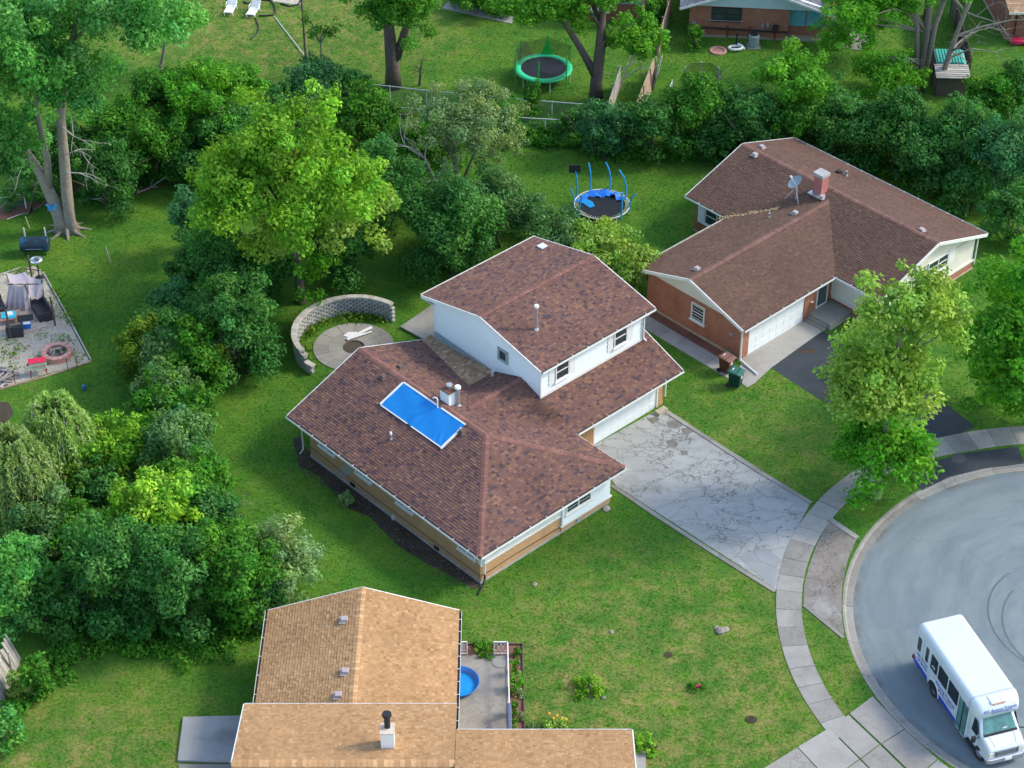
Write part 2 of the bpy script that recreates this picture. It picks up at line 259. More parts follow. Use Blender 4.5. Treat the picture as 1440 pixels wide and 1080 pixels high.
# ---------------------------------------------------------------- mesh helpers
class MB:
    def __init__(s): s.v, s.f, s.t = [], [], []
    def add(s, vs, fs):
        n = len(s.v); s.v += [tuple(p) for p in vs]; s.f += [tuple(i + n for i in f) for f in fs]; return s
    def poly(s, pts): return s.add(pts, [tuple(range(len(pts)))])
    def box(s, c, d, rz=0, taper=1):
        x, y, z = d[0] / 2, d[1] / 2, d[2] / 2; ca, sa = math.cos(rz), math.sin(rz); P = []
        for k, zz in ((1, -z), (taper, z)):
            for sx, sy in ((-1, -1), (1, -1), (1, 1), (-1, 1)):
                a, b = sx * x * k, sy * y * k; P.append((c[0] + a * ca - b * sa, c[1] + a * sa + b * ca, c[2] + zz))
        return s.add(P, [(3, 2, 1, 0), (4, 5, 6, 7), (0, 1, 5, 4), (1, 2, 6, 5), (2, 3, 7, 6), (3, 0, 4, 7)])
    def bb(s, x0, y0, z0, x1, y1, z1): return s.box(((x0 + x1) / 2, (y0 + y1) / 2, (z0 + z1) / 2), (abs(x1 - x0), abs(y1 - y0), abs(z1 - z0)))
    def bar(s, p0, p1, w, h, up=(0, 0, 1)):
        p0, p1, up = Vector(p0), Vector(p1), Vector(up); d = (p1 - p0).normalized(); sd_ = d.cross(up)
        if sd_.length < 1e-4: sd_ = d.cross(Vector((1, 0, 0)))
        sd_.normalize(); u = sd_.cross(d)
        P = [p + sd_ * a * w / 2 + u * b * h / 2 for p in (p0, p1) for a, b in ((-1, -1), (1, -1), (1, 1), (-1, 1))]
        return s.add(P, [(0, 1, 2, 3), (7, 6, 5, 4), (0, 4, 5, 1), (1, 5, 6, 2), (2, 6, 7, 3), (3, 7, 4, 0)])
    def tube(s, pts, rad, n=6, cap=True):
        pts = [Vector(p) for p in pts]; k = len(pts)
        if not hasattr(rad, '__len__'): rad = [rad] * k
        base = len(s.v); ref = Vector((0.13, 0.31, 1)).normalized()
        for i, p in enumerate(pts):
            d = (pts[min(i + 1, k - 1)] - pts[max(i - 1, 0)]); d = d.normalized() if d.length > 1e-6 else Vector((0, 0, 1))
            r_ = ref if abs(d.dot(ref)) < .95 else Vector((1, 0, 0)); a = d.cross(r_).normalized(); b = d.cross(a)
            for j in range(n):
                t = 2 * math.pi * j / n; s.v.append(tuple(p + (a * math.cos(t) + b * math.sin(t)) * rad[i]))
        for i in range(k - 1):
            for j in range(n):
                s.f.append((base + i * n + j, base + i * n + (j + 1) % n, base + (i + 1) * n + (j + 1) % n, base + (i + 1) * n + j))
        if cap: s.f.append(tuple(base + j for j in range(n))[::-1]); s.f.append(tuple(base + (k - 1) * n + j for j in range(n)))
        return s
    def lathe(s, prof, n=20, c=(0, 0, 0), cap=True):
        base = len(s.v)
        for r, z in prof:
            for j in range(n):
                t = 2 * math.pi * j / n; s.v.append((c[0] + r * math.cos(t), c[1] + r * math.sin(t), c[2] + z))
        k = len(prof)
        for i in range(k - 1):
            for j in range(n):
                s.f.append((base + i * n + j, base + i * n + (j + 1) % n, base + (i + 1) * n + (j + 1) % n, base + (i + 1) * n + j))
        if cap: s.f.append(tuple(base + j for j in range(n))[::-1]); s.f.append(tuple(base + (k - 1) * n + j for j in range(n)))
        return s
    def prism(s, poly, z0, z1):
        if sum(poly[i][0] * poly[(i + 1) % len(poly)][1] - poly[(i + 1) % len(poly)][0] * poly[i][1] for i in range(len(poly))) < 0: poly = poly[::-1]
        n = len(poly); z0f = z0 if callable(z0) else (lambda x, y: z0); z1f = z1 if callable(z1) else (lambda x, y: z1)
        P = [(x, y, z0f(x, y)) for x, y in poly] + [(x, y, z1f(x, y)) for x, y in poly]
        return s.add(P, [tuple(range(n))[::-1], tuple(range(n, 2 * n))] + [(i, (i + 1) % n, n + (i + 1) % n, n + i) for i in range(n)])
    def ext(s, poly3, d):
        """extrude a planar 3-D polygon along vector d"""
        n = len(poly3); d = Vector(d); P = [Vector(p) for p in poly3] + [Vector(p) + d for p in poly3]
        nr = (P[1] - P[0]).cross(P[2] - P[0])
        fs = [tuple(range(n)), tuple(range(n, 2 * n))[::-1]] + [(i, n + i, n + (i + 1) % n, (i + 1) % n) for i in range(n)]
        if nr.dot(d) > 0: fs = [f[::-1] for f in fs]
        return s.add(P, fs)
    def mesh(s, name, smooth=False):
        me = bpy.data.meshes.new(name); me.from_pydata(s.v, [], s.f)
        if s.t:
            a = me.attributes.new('tint', 'FLOAT_COLOR', 'POINT'); a.data.foreach_set('color', np.array(s.t, 'f').reshape(-1))
        if smooth: me.shade_smooth()
        me.update(); return me
def link(name, data, mat=None, parent=None, loc=None, rz=0):
    o = bpy.data.objects.new(name, data); COL.objects.link(o)
    if mat is not None and data is not None and not data.materials: data.materials.append(MT[mat] if isinstance(mat, str) else mat)
    if parent: o.parent = parent
    if loc: o.location = loc
    if rz: o.rotation_euler = (0, 0, rz)
    return o
def tag(o, label=None, cat=None, group=None, kind=None):
    if label: o['label'] = label
    if cat: o['category'] = cat
    if group: o['group'] = group
    if kind: o['kind'] = kind
    return o
def ob(name, mb, mat, parent=None, label=None, cat=None, group=None, kind=None, smooth=False, bevel=0, loc=None, rz=0):
    o = link(name, mb.mesh(name, smooth) if isinstance(mb, MB) else mb, mat, parent, loc, rz)
    if bevel:
        b = o.modifiers.new('bevel', 'BEVEL'); b.width = bevel; b.segments = 2; b.limit_method = 'ANGLE'
    return tag(o, label, cat, group, kind)
def thing(name, loc, label, cat, rz=0, group=None):
    return tag(link(name, None, None, None, loc, rz), label, cat, group)
def copy_tree(o, parent=None):
    c = o.copy(); COL.objects.link(c); c.parent = parent
    for ch in list(o.children): copy_tree(ch, c)
    return c
def text(name, body, size, mat, parent, M4, shear=0, ext=.004):
    cu = bpy.data.curves.new(name, 'FONT'); cu.body = body; cu.size = size; cu.extrude = ext; cu.shear = shear; cu.align_x = 'CENTER'; cu.align_y = 'CENTER'; cu.resolution_u = 2
    t = bpy.data.objects.new(name, cu); COL.objects.link(t)
    me = bpy.data.meshes.new_from_object(t.evaluated_get(bpy.context.evaluated_depsgraph_get()))
    bpy.data.objects.remove(t); me.materials.clear(); me.materials.append(MT[mat])
    o = bpy.data.objects.new(name, me); COL.objects.link(o); o.parent = parent; o.matrix_local = M4
    return o
def frame4(o, x, y):
    x, y = Vector(x).normalized(), Vector(y).normalized(); z = x.cross(y); m = Matrix((x, y, z)).transposed().to_4x4(); m.translation = Vector(o); return m

# ---------------------------------------------------------------- ground, street, pavements
CC = (28.54, 72.07); CR = 12.38; EXIT = R(-28)
def r_road(t):
    d = abs((t - EXIT + math.pi) % (2 * math.pi) - math.pi)
    if d < 1.2: return max(CR, min(300, 5.2 / max(1e-3, math.sin(d)))) if d > 1e-3 else 300
    return CR
TH = [2 * math.pi * i / 288 for i in range(288)]
def polar(t, r): return (CC[0] + r * math.cos(t), CC[1] + r * math.sin(t))
mb = MB()
rings = [lambda t: r_road(t) + .13, lambda t: max(r_road(t) + .2, 40), lambda t: max(r_road(t) + .3, 120), lambda t: max(r_road(t) + 1, 900)]
for rg in rings:
    for t in TH: mb.v.append((*polar(t, rg(t)), 0))
n = len(TH)
for k in range(3):
    for i in range(n): mb.f.append((k * n + i, (k + 1) * n + i, (k + 1) * n + (i + 1) % n, k * n + (i + 1) % n))
lawn = ob('lawn', mb, 'lawn', kind='structure')
mb = MB(); mb.v = [(*CC, -.125)] + [(*polar(t, r_road(t) + .05), -.125) for t in TH]
mb.f = [(0, 1 + i, 1 + (i + 1) % n) for i in range(n)]
road = ob('road', mb, 'road', kind='structure')
# tyre marks on the turning circle
def arc_strip(c, r, w, t0, t1, z, n=40):
    m = MB()
    for i in range(n + 1):
        t = t0 + (t1 - t0) * i / n
        for rr in (r - w / 2, r + w / 2): m.v.append((c[0] + rr * math.cos(t), c[1] + rr * math.sin(t), z))
    m.f = [(2 * i, 2 * i + 1, 2 * i + 3, 2 * i + 2) for i in range(n)]
    return m
skid = M('tyre_mark', (.085, .108, .118), (.12, .145, .155), 3, .9)
for c, r, t0, t1 in [((27.286, 72.75), 4.15, 2.234, 4.049), ((27.776, 72.16), 4.05, 2.443, 3.752)]:
    ob('tyre_mark', arc_strip(c, r, .09, t0, t1, -.121), skid, road)
mb = MB().lathe([(.42, 0), (.42, .004)], 28)
# kerb stones, each a rolled kerb with its gutter pan
kerb = tag(link('kerb', None), kind='structure')
def kerb_piece(t0, t1):
    m = MB(); prof = [(CR - .40, -.3), (CR - .40, -.112), (CR - .05, -.118), (CR - .01, -.02), (CR + .03, .008), (CR + .14, .012), (CR + .14, -.3)]
    k = 3
    for i in range(k + 1):
        t = t0 + (t1 - t0) * i / k
        for r_, z in prof: m.v.append((*polar(t, r_), z))
    p = len(prof)
    for i in range(k):
        for j in range(p - 1): m.f.append((i * p + j, (i + 1) * p + j, (i + 1) * p + j + 1, i * p + j + 1))
    m.f += [tuple(range(p)), tuple(range(k * p, (k + 1) * p))[::-1]]
    return m
t = R(70)
while t < R(292):
    dt = R(rnd.uniform(10.5, 13.5)); ob('kerb_stone', kerb_piece(t, t + dt - .0016), 'conc', kerb); t += dt
# sidewalk slabs round the circle
walk = tag(link('sidewalk', None), kind='structure')
def slab_arc(t0, t1, r0, r1, z, tilt):
    m = MB(); k = 2; P = []
    for i in range(k + 1):
        t = t0 + (t1 - t0) * i / k; P.append(polar(t, r0(t)))
    for i in range(k, -1, -1):
        t = t0 + (t1 - t0) * i / k; P.append(polar(t, r1(t)))
    return m.prism(P, -.12, lambda x, y: z + tilt * ((x - P[0][0]) * .5 + (y - P[0][1]) * .3))
wi = lambda t: CR + 2.12 - .5 * max(0, min(1, (R(128) - t) / R(20)))
wo = lambda t: CR + 3.36 - .25 * max(0, min(1, (R(128) - t) / R(20)))
t = R(72); i = 0
while t < R(204):
    dt = R(rnd.uniform(4.0, 5.6)); ob('slab', slab_arc(t, t + dt - .0014, wi, wo, .03 + rnd.uniform(-.006, .008), rnd.uniform(-.006, .006)), 'conc' if rnd.random() < .75 else 'concl', walk); t += dt
HARD = []
def sheet(name, poly, z, mat, kind='structure', parent=None, th=.1, **kw):
    HARD.append([tuple(p) for p in poly])
    return ob(name, MB().prism([tuple(p) for p in poly], z - th, z), mat, parent, kind=kind if not parent else None, **kw)
sheet('driveway', [(4.102, 85.705), (7.93, 88.961), (8.455, 88.647), (15.398, 81.176), (14.512, 79.129), (13.725, 77.143), (13.193, 75.422), (13.044, 74.654), (5.422, 82.596)], .012, 'drive')
drive_edge = tag(link('driveway_edging', None), kind='structure')
def strip(pts, w, z, mat, parent, name='edging_stone', seg=2.0):
    for a, b in zip(pts[:-1], pts[1:]):
        a, b = Vector((*a, 0)), Vector((*b, 0)); L = (b - a).length; k = max(1, round(L / seg))
        for i in range(k):
            p, q = a.lerp(b, i / k), a.lerp(b, (i + 1) / k - .008 / L)
            ob(name, MB().bar((p.x, p.y, z - .06), (q.x, q.y, z - .06), w * rnd.uniform(.9, 1.05), .12 + rnd.uniform(0, .01)), mat, parent)
strip([(8.318, 88.961), (10.681, 86.308), (13.097, 83.636), (15.471, 81.176)], .26, .05, 'concd', drive_edge)
strip([(5.199, 82.596), (7.647, 79.952), (10.338, 77.143), (12.929, 74.552)], .24, .045, 'concd', drive_edge)
strip([(16.241, 79.952), (17.502, 78.479)], .28, .045, 'conc', drive_edge)
strip([(14.22, 73.595), (15.875, 71.334)], .2, .045, 'conc', drive_edge)
# two newer concrete slabs let into the foot of the drive
for q in [[(12.145, 77.408), (12.717, 77.781), (13.514, 76.827), (13.171, 76.251), (12.371, 76.774)], [(11.261, 77.091), (12.069, 77.355), (13.237, 76.199), (12.914, 74.756)]]:
    SLZ = .026 if len(q) == 5 else .018; sheet('driveway_slab', q, SLZ, 'patchc')
sheet('driveway_apron', [(16.357, 80.007), (17.524, 78.641), (16.786, 76.827), (16.259, 74.909), (15.989, 73.046), (15.933, 71.527), (14.22, 73.595), (14.419, 75.062), (14.824, 76.46), (15.454, 78.209)], .014, 'apron')
# right-hand neighbour's drive
sheet('asphalt_driveway', [(14.319, 93.1), (17.901, 96.296), (20.319, 93.97), (23.595, 89.91), (25.078, 87.468), (23.3, 86.49), (21.368, 85.108), (19.88, 86.612), (17.958, 88.961), (16.84, 90.037)], .010, 'asphalt')
sheet('asphalt_apron', [(20.963, 83.694), (22.624, 84.693), (24.236, 85.287), (27.067, 85.826), (27.091, 84.398), (24.947, 83.986), (22.954, 83.287), (21.327, 82.195)], .012, 'asphalt')
sheet('manhole_cover', [(24.096, 84.811), (24.048, 84.669), (23.957, 84.544), (23.835, 84.452), (23.698, 84.404), (23.56, 84.404), (23.44, 84.454), (23.35, 84.547), (23.303, 84.672), (23.305, 84.814), (23.354, 84.957), (23.445, 85.081), (23.567, 85.173), (23.706, 85.221), (23.844, 85.22), (23.965, 85.168), (24.053, 85.073), (24.098, 84.947)], .02, M('cast_iron', (.05, .052, .055), (.075, .075, .08), 20, .6, .4), kind=None, label='round iron manhole cover in the dark asphalt apron', cat='manhole cover', th=.05)
sheet('garage_apron', [(12.949, 93.434), (13.123, 94.038), (17.153, 97.628), (18.008, 96.505), (14.573, 92.834), (13.435, 91.325), (13.011, 91.001), (12.486, 91.781)], .03, 'concl')
sheet('oil_stain', [(17.268, 94.375), (17.229, 94.292), (17.136, 94.219), (17.001, 94.164), (16.839, 94.136), (16.671, 94.136), (16.516, 94.165), (16.394, 94.22), (16.319, 94.294), (16.3, 94.378), (16.34, 94.461), (16.434, 94.534), (16.57, 94.588), (16.733, 94.616), (16.902, 94.615), (17.056, 94.585), (17.177, 94.53), (17.251, 94.455)], .014, 'soil', kind='structure', th=.002)
side_walk = tag(link('side_path', None), kind='structure')
RH = (12.851, 93.507); RHa = R(-47)
def RL(x, y): return (RH[0] + x * math.cos(RHa) - y * math.sin(RHa), RH[1] + x * math.sin(RHa) + y * math.cos(RHa))
x = -9.5
while x < 1.2:
    ob('slab', MB().prism([RL(x, -1.75), RL(x + 1.18, -1.75), RL(x + 1.18, -.7), RL(x, -.7)], -.05, .035 + rnd.uniform(-.005, .006)), 'concl', side_walk); x += 1.2
HARD.append([RL(-9.6, -1.8), RL(1.3, -1.8), RL(1.3, -.6), RL(-9.6, -.6)]); sheet('gravel_border', [RL(-9, -.69), RL(-.2, -.69), RL(-.2, -.04), RL(-9, -.04)], .008, 'mulch')
# foreground house: drive of concrete slabs at the bottom edge
fd = tag(link('concrete_driveway', None), kind='structure')
for q in [[(10.779, 62.663), (12.889, 64.274), (14.062, 62.288), (12.167, 60.811)], [(12.926, 64.317), (14.445, 65.445), (15.594, 63.59), (14.099, 62.329)], [(14.515, 65.489), (15.462, 66.284), (16.615, 64.489), (15.664, 63.632)], [(12.194, 60.771), (14.089, 62.246), (15.175, 60.207), (13.159, 58.627)], [(14.125, 62.288), (15.62, 63.547), (16.886, 61.504), (15.268, 60.207)], [(15.69, 63.59), (16.641, 64.446), (17.905, 62.412), (16.949, 61.504)], [(15.539, 66.373), (16.735, 67.451), (17.879, 65.402), (16.718, 64.532)], [(16.744, 64.489), (17.905, 65.358), (19.109, 63.59), (17.981, 62.496)], [(18.006, 62.454), (19.134, 63.547), (20.217, 62.246), (19.064, 61.014)]]:
    HARD.append([tuple(p) for p in q]); ob('slab', MB().prism([tuple(p) for p in q], -.1, .035 + rnd.uniform(-.005, .008)), 'concl' if rnd.random() < .6 else 'conc', fd)
sheet('step_slab', [(-15.075, 66.062), (-12.474, 66.151), (-12.436, 63.336), (-14.997, 63.42)], .14, paved_mat('stained_slab', (.34, .345, .34), (.24, .25, .25), (.16, .17, .17), stain=(.13, .135, .13)), kind=None, label='stained grey concrete slab left of the tan roofed house', cat='slab', th=.2)
sheet('step_slab', [(-14.912, 63.251), (-12.427, 63.251), (-12.433, 61.833), (-14.951, 61.833)], .07, 'concd', kind=None, label='lower concrete step at the bottom edge below the stained slab', cat='slab', th=.1)
sheet('step_slab', [(5.454, 64.059), (6.032, 64.059), (5.896, 61.422), (5.395, 61.422)], .05, 'concl', kind=None, label='pale slab beside the lower right roof corner of the tan roofed house', cat='slab', th=.1)
# beds and bare soil
sheet('planting_bed', [(-11.76, 86.429), (-11.441, 86.733), (-10.741, 85.108), (-7.374, 81.627), (-4.313, 78.209), (-1.473, 75.062), (-1.818, 74.654), (-2.818, 75.576), (-4.261, 76.617), (-5.736, 77.888), (-7.292, 80.117), (-8.428, 80.784), (-10.082, 83.345), (-11.273, 84.221)], .006, 'soil', th=.004)
sheet('bare_patch', [(-28.135, 89.719), (-27.654, 89.655), (-27.173, 88.772), (-27.446, 87.776), (-27.73, 87.653)], .006, 'soil', th=.004)
sheet('bare_patch', [(2.931, 80.784), (3.755, 81.401), (4.504, 81.797), (4.34, 81.289), (3.477, 80.617)], .006, 'soil', th=.004)
sheet('bare_patch', [(-32.039, 109.611), (-30.49, 110.856), (-28.436, 111.951), (-27.632, 112.546), (-27.089, 111.444), (-28.997, 110.024), (-30.915, 108.385), (-31.719, 107.98)], .006, 'mulch', th=.004)
sheet('bare_patch', [(-24.299, 111.444), (-22.876, 112.546), (-21.856, 113.404), (-20.908, 113.837), (-21.096, 112.803), (-22.342, 111.951), (-23.764, 110.856)], .006, 'mulch', th=.004)
m = MB(); rg = random.Random(21); bed = [(-11.461, 85.586), (-10.491, 83.811), (-8.879, 82.081), (-7.325, 80.728), (-5.774, 78.749), (-4.285, 77.355), (-2.825, 75.887), (-1.823, 74.96)]
for i in range(900):
    k_ = rg.uniform(0, len(bed) - 1.001); a, b = bed[int(k_)], bed[int(k_) + 1]; f_ = k_ % 1; s_ = rg.uniform(.02, .07)
    m.box((a[0] + (b[0] - a[0]) * f_ + rg.gauss(0, .38), a[1] + (b[1] - a[1]) * f_ + rg.gauss(0, .38), s_ * .4), (s_ * 2, s_, s_), rg.uniform(0, 3), .6)
ob('soil_clods', m, M('clods', (.05, .038, .028), (.16, .13, .10), 2.5, .95), kind='stuff', label='loose clods and dead leaves in the bed along the long brick wall')
for i, q in enumerate([[(8.368, 87.838), (8.692, 88.086), (9.109, 87.962), (9.239, 87.591), (8.877, 87.345), (8.462, 87.468)], [(9.146, 87.345), (9.616, 87.468), (9.783, 87.1), (9.497, 86.855), (9.195, 86.916)], [(8.24, 86.308), (8.705, 86.429), (8.911, 86.067), (8.778, 85.766), (8.367, 85.886)], [(8.949, 85.466), (9.328, 85.466), (9.383, 85.167), (9.035, 85.048)], [(7.308, 88.21), (7.859, 88.397), (8.035, 88.086), (7.629, 87.715)]]):
    sheet('driveway_stain', q, .0145 + .0006 * i, M('old_stain', (.13, .12, .10), (.20, .19, .17), 3, .95), th=.001)
# gravel yard of the left neighbour with its timber edge
sheet('gravel_yard', [(-23.813, 93.434), (-28.039, 102.219), (-28.687, 102.973), (-30.529, 101.919), (-32.852, 100.879), (-31.722, 90.037), (-28.374, 90.936)], .012, 'gravel')
te = tag(link('timber_edging', None), kind='structure')
strip([(-23.722, 93.367), (-26.106, 91.912), (-28.349, 90.807), (-30.52, 89.91)], .10, .09, 'woodb', te, 'timber', 2.4)
strip([(-23.744, 93.5), (-25.794, 97.77), (-27.997, 102.219)], .07, .10, 'wood', te, 'timber', 2.4)
strip([(-28.165, 102.445), (-29.413, 102.746), (-30.544, 101.994)], .07, .08, 'wood', te, 'timber', 2.4)
# back patio of the main house
sheet('patio', [(-6.428, 96.575), (-4.572, 98.84), (-3.309, 98.125), (-3.256, 95.673), (-4.868, 95.193)], .16, 'conc')

# ---------------------------------------------------------------- roofs
def clip(poly, inside, cross):
    out = []
    for i in range(len(poly)):
        a, b = poly[i - 1], poly[i]; ia, ib = inside(a), inside(b)
        if ia != ib: out.append(cross(a, b))
        if ib: out.append(b)
    return out
def clip_convex(rect, poly):
    s = 1 if sum(poly[i - 1][0] * poly[i][1] - poly[i][0] * poly[i - 1][1] for i in range(len(poly))) > 0 else -1
    for i in range(len(poly)):
        p, q = poly[i - 1], poly[i]; ex, ey = q[0] - p[0], q[1] - p[1]
        d = lambda w: s * (ex * (w[1] - p[1]) - ey * (w[0] - p[0]))
        rect = clip(rect, lambda w: d(w) >= 0, lambda a, b: (lambda k: (a[0] + (b[0] - a[0]) * k, a[1] + (b[1] - a[1]) * k))(d(a) / (d(a) - d(b))))
        if len(rect) < 3: return []
    return rect
def grad(zf):
    return zf(1, 0) - zf(0, 0), zf(0, 1) - zf(0, 0), zf(0, 0)
def shingles(roof, planes, palette, course=.145, tab=(.15, .32), th=.016, seed=1, name='shingles', soot=()):
    rg = random.Random(seed); m = MB(); cols, wts = zip(*palette)
    for poly, zf in planes:
        a, b, c = grad(zf); mm = math.hypot(a, b); gx, gy = (a / mm, b / mm); ux, uy = -gy, gx; k = math.sqrt(1 + mm * mm)
        uv = [(x * ux + y * uy, (x * gx + y * gy) * k) for x, y in poly]
        u0, u1 = min(p[0] for p in uv), max(p[0] for p in uv); v0, v1 = min(p[1] for p in uv), max(p[1] for p in uv)
        nz = (-a / k, -b / k, 1 / k)
        def P3(u, v, h):
            px, py = ux * u + gx * v / k, uy * u + gy * v / k
            return (px + nz[0] * h, py + nz[1] * h, a * px + b * py + c + nz[2] * h)
        v = v0
        while v < v1:
            u = u0 - rg.uniform(0, .3)
            while u < u1:
                w = rg.uniform(*tab); q = clip_convex([(u, v), (u + w - .006, v), (u + w - .006, v + course), (u, v + course)], uv)
                u += w
                if not q: continue
                t_ = th * rg.uniform(.6, 1.3); n0 = len(m.v); nn = len(q)
                m.v += [P3(x, y, .004 + t_ * (1 - .85 * (y - v) / course)) for x, y in q]; m.f.append(tuple(range(n0, n0 + nn)))
                e = [x for x, y in q if y - v < 1e-4]
                nv = nn
                if len(e) >= 2:
                    a0, a1 = min(e), max(e); s_ = len(m.v)
                    m.v += [P3(a0, v, -.004), P3(a1, v, -.004), P3(a1, v, .004 + t_), P3(a0, v, .004 + t_)]; m.f.append((s_, s_ + 1, s_ + 2, s_ + 3)); nv += 4
                cc = rg.choices(cols, wts)[0]; j = rg.uniform(.9, 1.1)
                for sx_, sy_, sr_, sa_ in soot: j *= 1 - sa_ * math.exp(-((P3(u, v, 0)[0] - sx_) ** 2 + (P3(u, v, 0)[1] - sy_) ** 2) / sr_ ** 2)
                m.t += [(cc[0] * j, cc[1] * j, cc[2] * j, 1)] * nv
            v += course
    return ob(name, m, 'shingle', roof, kind='stuff')
def ridge(roof, lines, palette, zf, w=.17, seg=.22, name='ridge_caps'):
    rg = random.Random(3); m = MB(); cols, wts = zip(*palette)
    for p, q in lines:
        p, q = Vector(p), Vector(q); L = (q - p).length; d = (q - p) / L; s_ = Vector((-d.y, d.x, 0)).normalized(); k = int(L / seg)
        for i in range(k):
            a, b = p + d * (L * i / k), p + d * (L * (i + 1) / k + .02); n0 = len(m.v); cc = rg.choices(cols, wts)[0]; j = rg.uniform(.88, 1.12)
            for c, up in ((a, .034), (b, .022)):
                for o_ in (-w, 0, w):
                    x, y = c.x + s_.x * o_, c.y + s_.y * o_
                    z = zf(x, y) if o_ else c.z; m.v.append((x, y, z + up))
            m.f += [(n0, n0 + 1, n0 + 4, n0 + 3), (n0 + 1, n0 + 2, n0 + 5, n0 + 4)]; m.t += [(cc[0] * j, cc[1] * j, cc[2] * j, 1)] * 6
    return ob(name, m, 'shingle', roof, kind='stuff')
def deck(parent, planes, th=.12, name='roof', mat='deck'):
    m = MB()
    for poly, zf in planes: m.prism(list(poly), lambda x, y, zf=zf: zf(x, y) - th, lambda x, y, zf=zf: zf(x, y) - .004)
    return ob(name, m, mat, parent)
def fascia(parent, p, q, h=.16, t_=.05, mat='trim', dz=-.075):
    return ob('fascia', MB().bar((p[0], p[1], p[2] + dz), (q[0], q[1], q[2] + dz), t_, h), mat, parent)
def gutter(parent, p, q, out, mat='trim', hang=1.1):
    p, q, o_ = Vector(p), Vector(q), Vector(out); g = ob('gutter', MB().bar(p + o_ * .13 + Vector((0, 0, -.06)), q + o_ * .13 + Vector((0, 0, -.06)), .016, .12).bar(p + o_ * .07 + Vector((0, 0, -.12)), q + o_ * .07 + Vector((0, 0, -.12)), .13, .012), mat, parent)
    L = (q - p).length; d = (q - p) / L; m = MB().bar(p + o_ * .07 + Vector((0, 0, -.105)), q + o_ * .07 + Vector((0, 0, -.105)), .10, .012)
    ob('gutter_bed', m, 'gutter_dk', g)
    for i in range(1, int(L / hang) + 1):
        c = p + d * (i * hang)
        if (c - p).length < L: ob('hanger', MB().bar(c + o_ * .0 + Vector((0, 0, -.005)), c + o_ * .14 + Vector((0, 0, -.005)), .03, .015), mat, g)
    return g
def downspout(parent, pts, mat='trim', r=.045):
    return ob('downspout', MB().tube(pts, r, 6), mat, parent)
def window(parent, o_, xd, w, h, cols=1, rows=2, sill=True, fr=.06, mat='trim', glass='glass', name='window', blinds=0):
    """o_ = middle of the lower edge on the wall, xd along the wall so that xd x up points outwards"""
    m = MB(); m.bb(-w / 2, 0, .0, w / 2, fr, .07); m.bb(-w / 2, h - fr, 0, w / 2, h, .07); m.bb(-w / 2, fr, 0, -w / 2 + fr, h - fr, .07); m.bb(w / 2 - fr, fr, 0, w / 2, h - fr, .07)
    iw, ih = w - 2 * fr, h - 2 * fr
    for c in range(1, cols): m.bb(-iw / 2 + iw * c / cols - .035, fr, 0, -iw / 2 + iw * c / cols + .035, h - fr, .06)
    o = ob(name, m, mat, parent); o.matrix_local = frame4(o_, xd, (0, 0, 1))
    for c in range(cols):
        x0, x1 = -iw / 2 + iw * c / cols + (.035 if c else 0), -iw / 2 + iw * (c + 1) / cols - (.035 if c < cols - 1 else 0)
        for r_ in range(rows):
            y0, y1 = fr + ih * r_ / rows + (.022 if r_ else 0), fr + ih * (r_ + 1) / rows - (.022 if r_ < rows - 1 else 0)
            ob('pane', MB().bb(x0, y0, .008, x1, y1, .022 - .008 * (r_ % 2)), glass, o)
        for r_ in range(1, rows): ob('sash_rail', MB().bb(x0, fr + ih * r_ / rows - .022, 0, x1, fr + ih * r_ / rows + .022, .05), mat, o)
        for k in range(blinds): ob('blind_slat', MB().bb(x0 + .03, fr + ih * (k + .4) / blinds, .024, x1 - .03, fr + ih * (k + .58) / blinds, .034), 'ivory', o)
    if sill: ob('sill', MB().bb(-w / 2 - .08, -.07, 0, w / 2 + .08, 0, .13), mat, o)
    return o
def boards(parent, poly, z0, z1, xd, org, mat='siding', exp=.2, name='siding_board'):
    """lap siding: one board per course on a wall polygon given as (along, z)"""
    z = z0
    while z < z1:
        q = clip_convex([(-50, z), (50, z), (50, min(z + exp, z1)), (-50, min(z + exp, z1))], poly)
        if q:
            m = MB(); n_ = len(q); m.v = [(x, y, .034 - .03 * (y - z) / exp) for x, y in q] + [(x, y, 0) for x, y in q]
            m.f = [tuple(range(n_))] + [(i, n_ + i, n_ + (i + 1) % n_, (i + 1) % n_) for i in range(n_)]
            o = ob(name, m, mat, parent); o.matrix_local = frame4(org, xd, (0, 0, 1))
        z += exp
def garage_door(parent, x, y0, y1, h, z0=0, cols=8, rows=4):
    d = ob('garage_door', MB().bb(x - .06, y0, z0, x, y1, z0 + h), 'siding', parent); w = (y1 - y0) / cols; hh = h / rows
    for r_ in range(rows):
        if r_: ob('door_section_rail', MB().bb(x, y0, z0 + r_ * hh - .012, x + .008, y1, z0 + r_ * hh + .012), 'trim', d)
        for c in range(cols): ob('panel', MB().bb(x, y0 + c * w + .07, z0 + r_ * hh + .07, x + .009, y0 + (c + 1) * w - .07, z0 + (r_ + 1) * hh - .07), 'siding', d, bevel=.004)
    return d
def vent(parent, p, zf, s_=.32, mat='ventm', name='roof_vent'):
    x, y = p; return ob(name, MB().box((x, y, zf(x, y) + .11), (s_, s_, .16), taper=.8).box((x, y, zf(x, y) + .03), (s_ * 1.35, s_ * 1.35, .03)), mat, parent)
def vpipe(parent, p, zf, h=.9, r=.09, cap=.14, mat='steel', name='vent_pipe'):
    x, y = p; z = zf(x, y); o = ob(name, MB().lathe([(r * 1.9, -.05), (r * 1.5, .04), (r, .12), (r, h)], 14, (x, y, z)), mat, parent)
    if cap: ob('rain_cap', MB().lathe([(cap * .6, 0), (cap, .03), (cap, .12), (cap * .7, .18)], 14, (x, y, z + h - .04)), 'white', o)
    return o

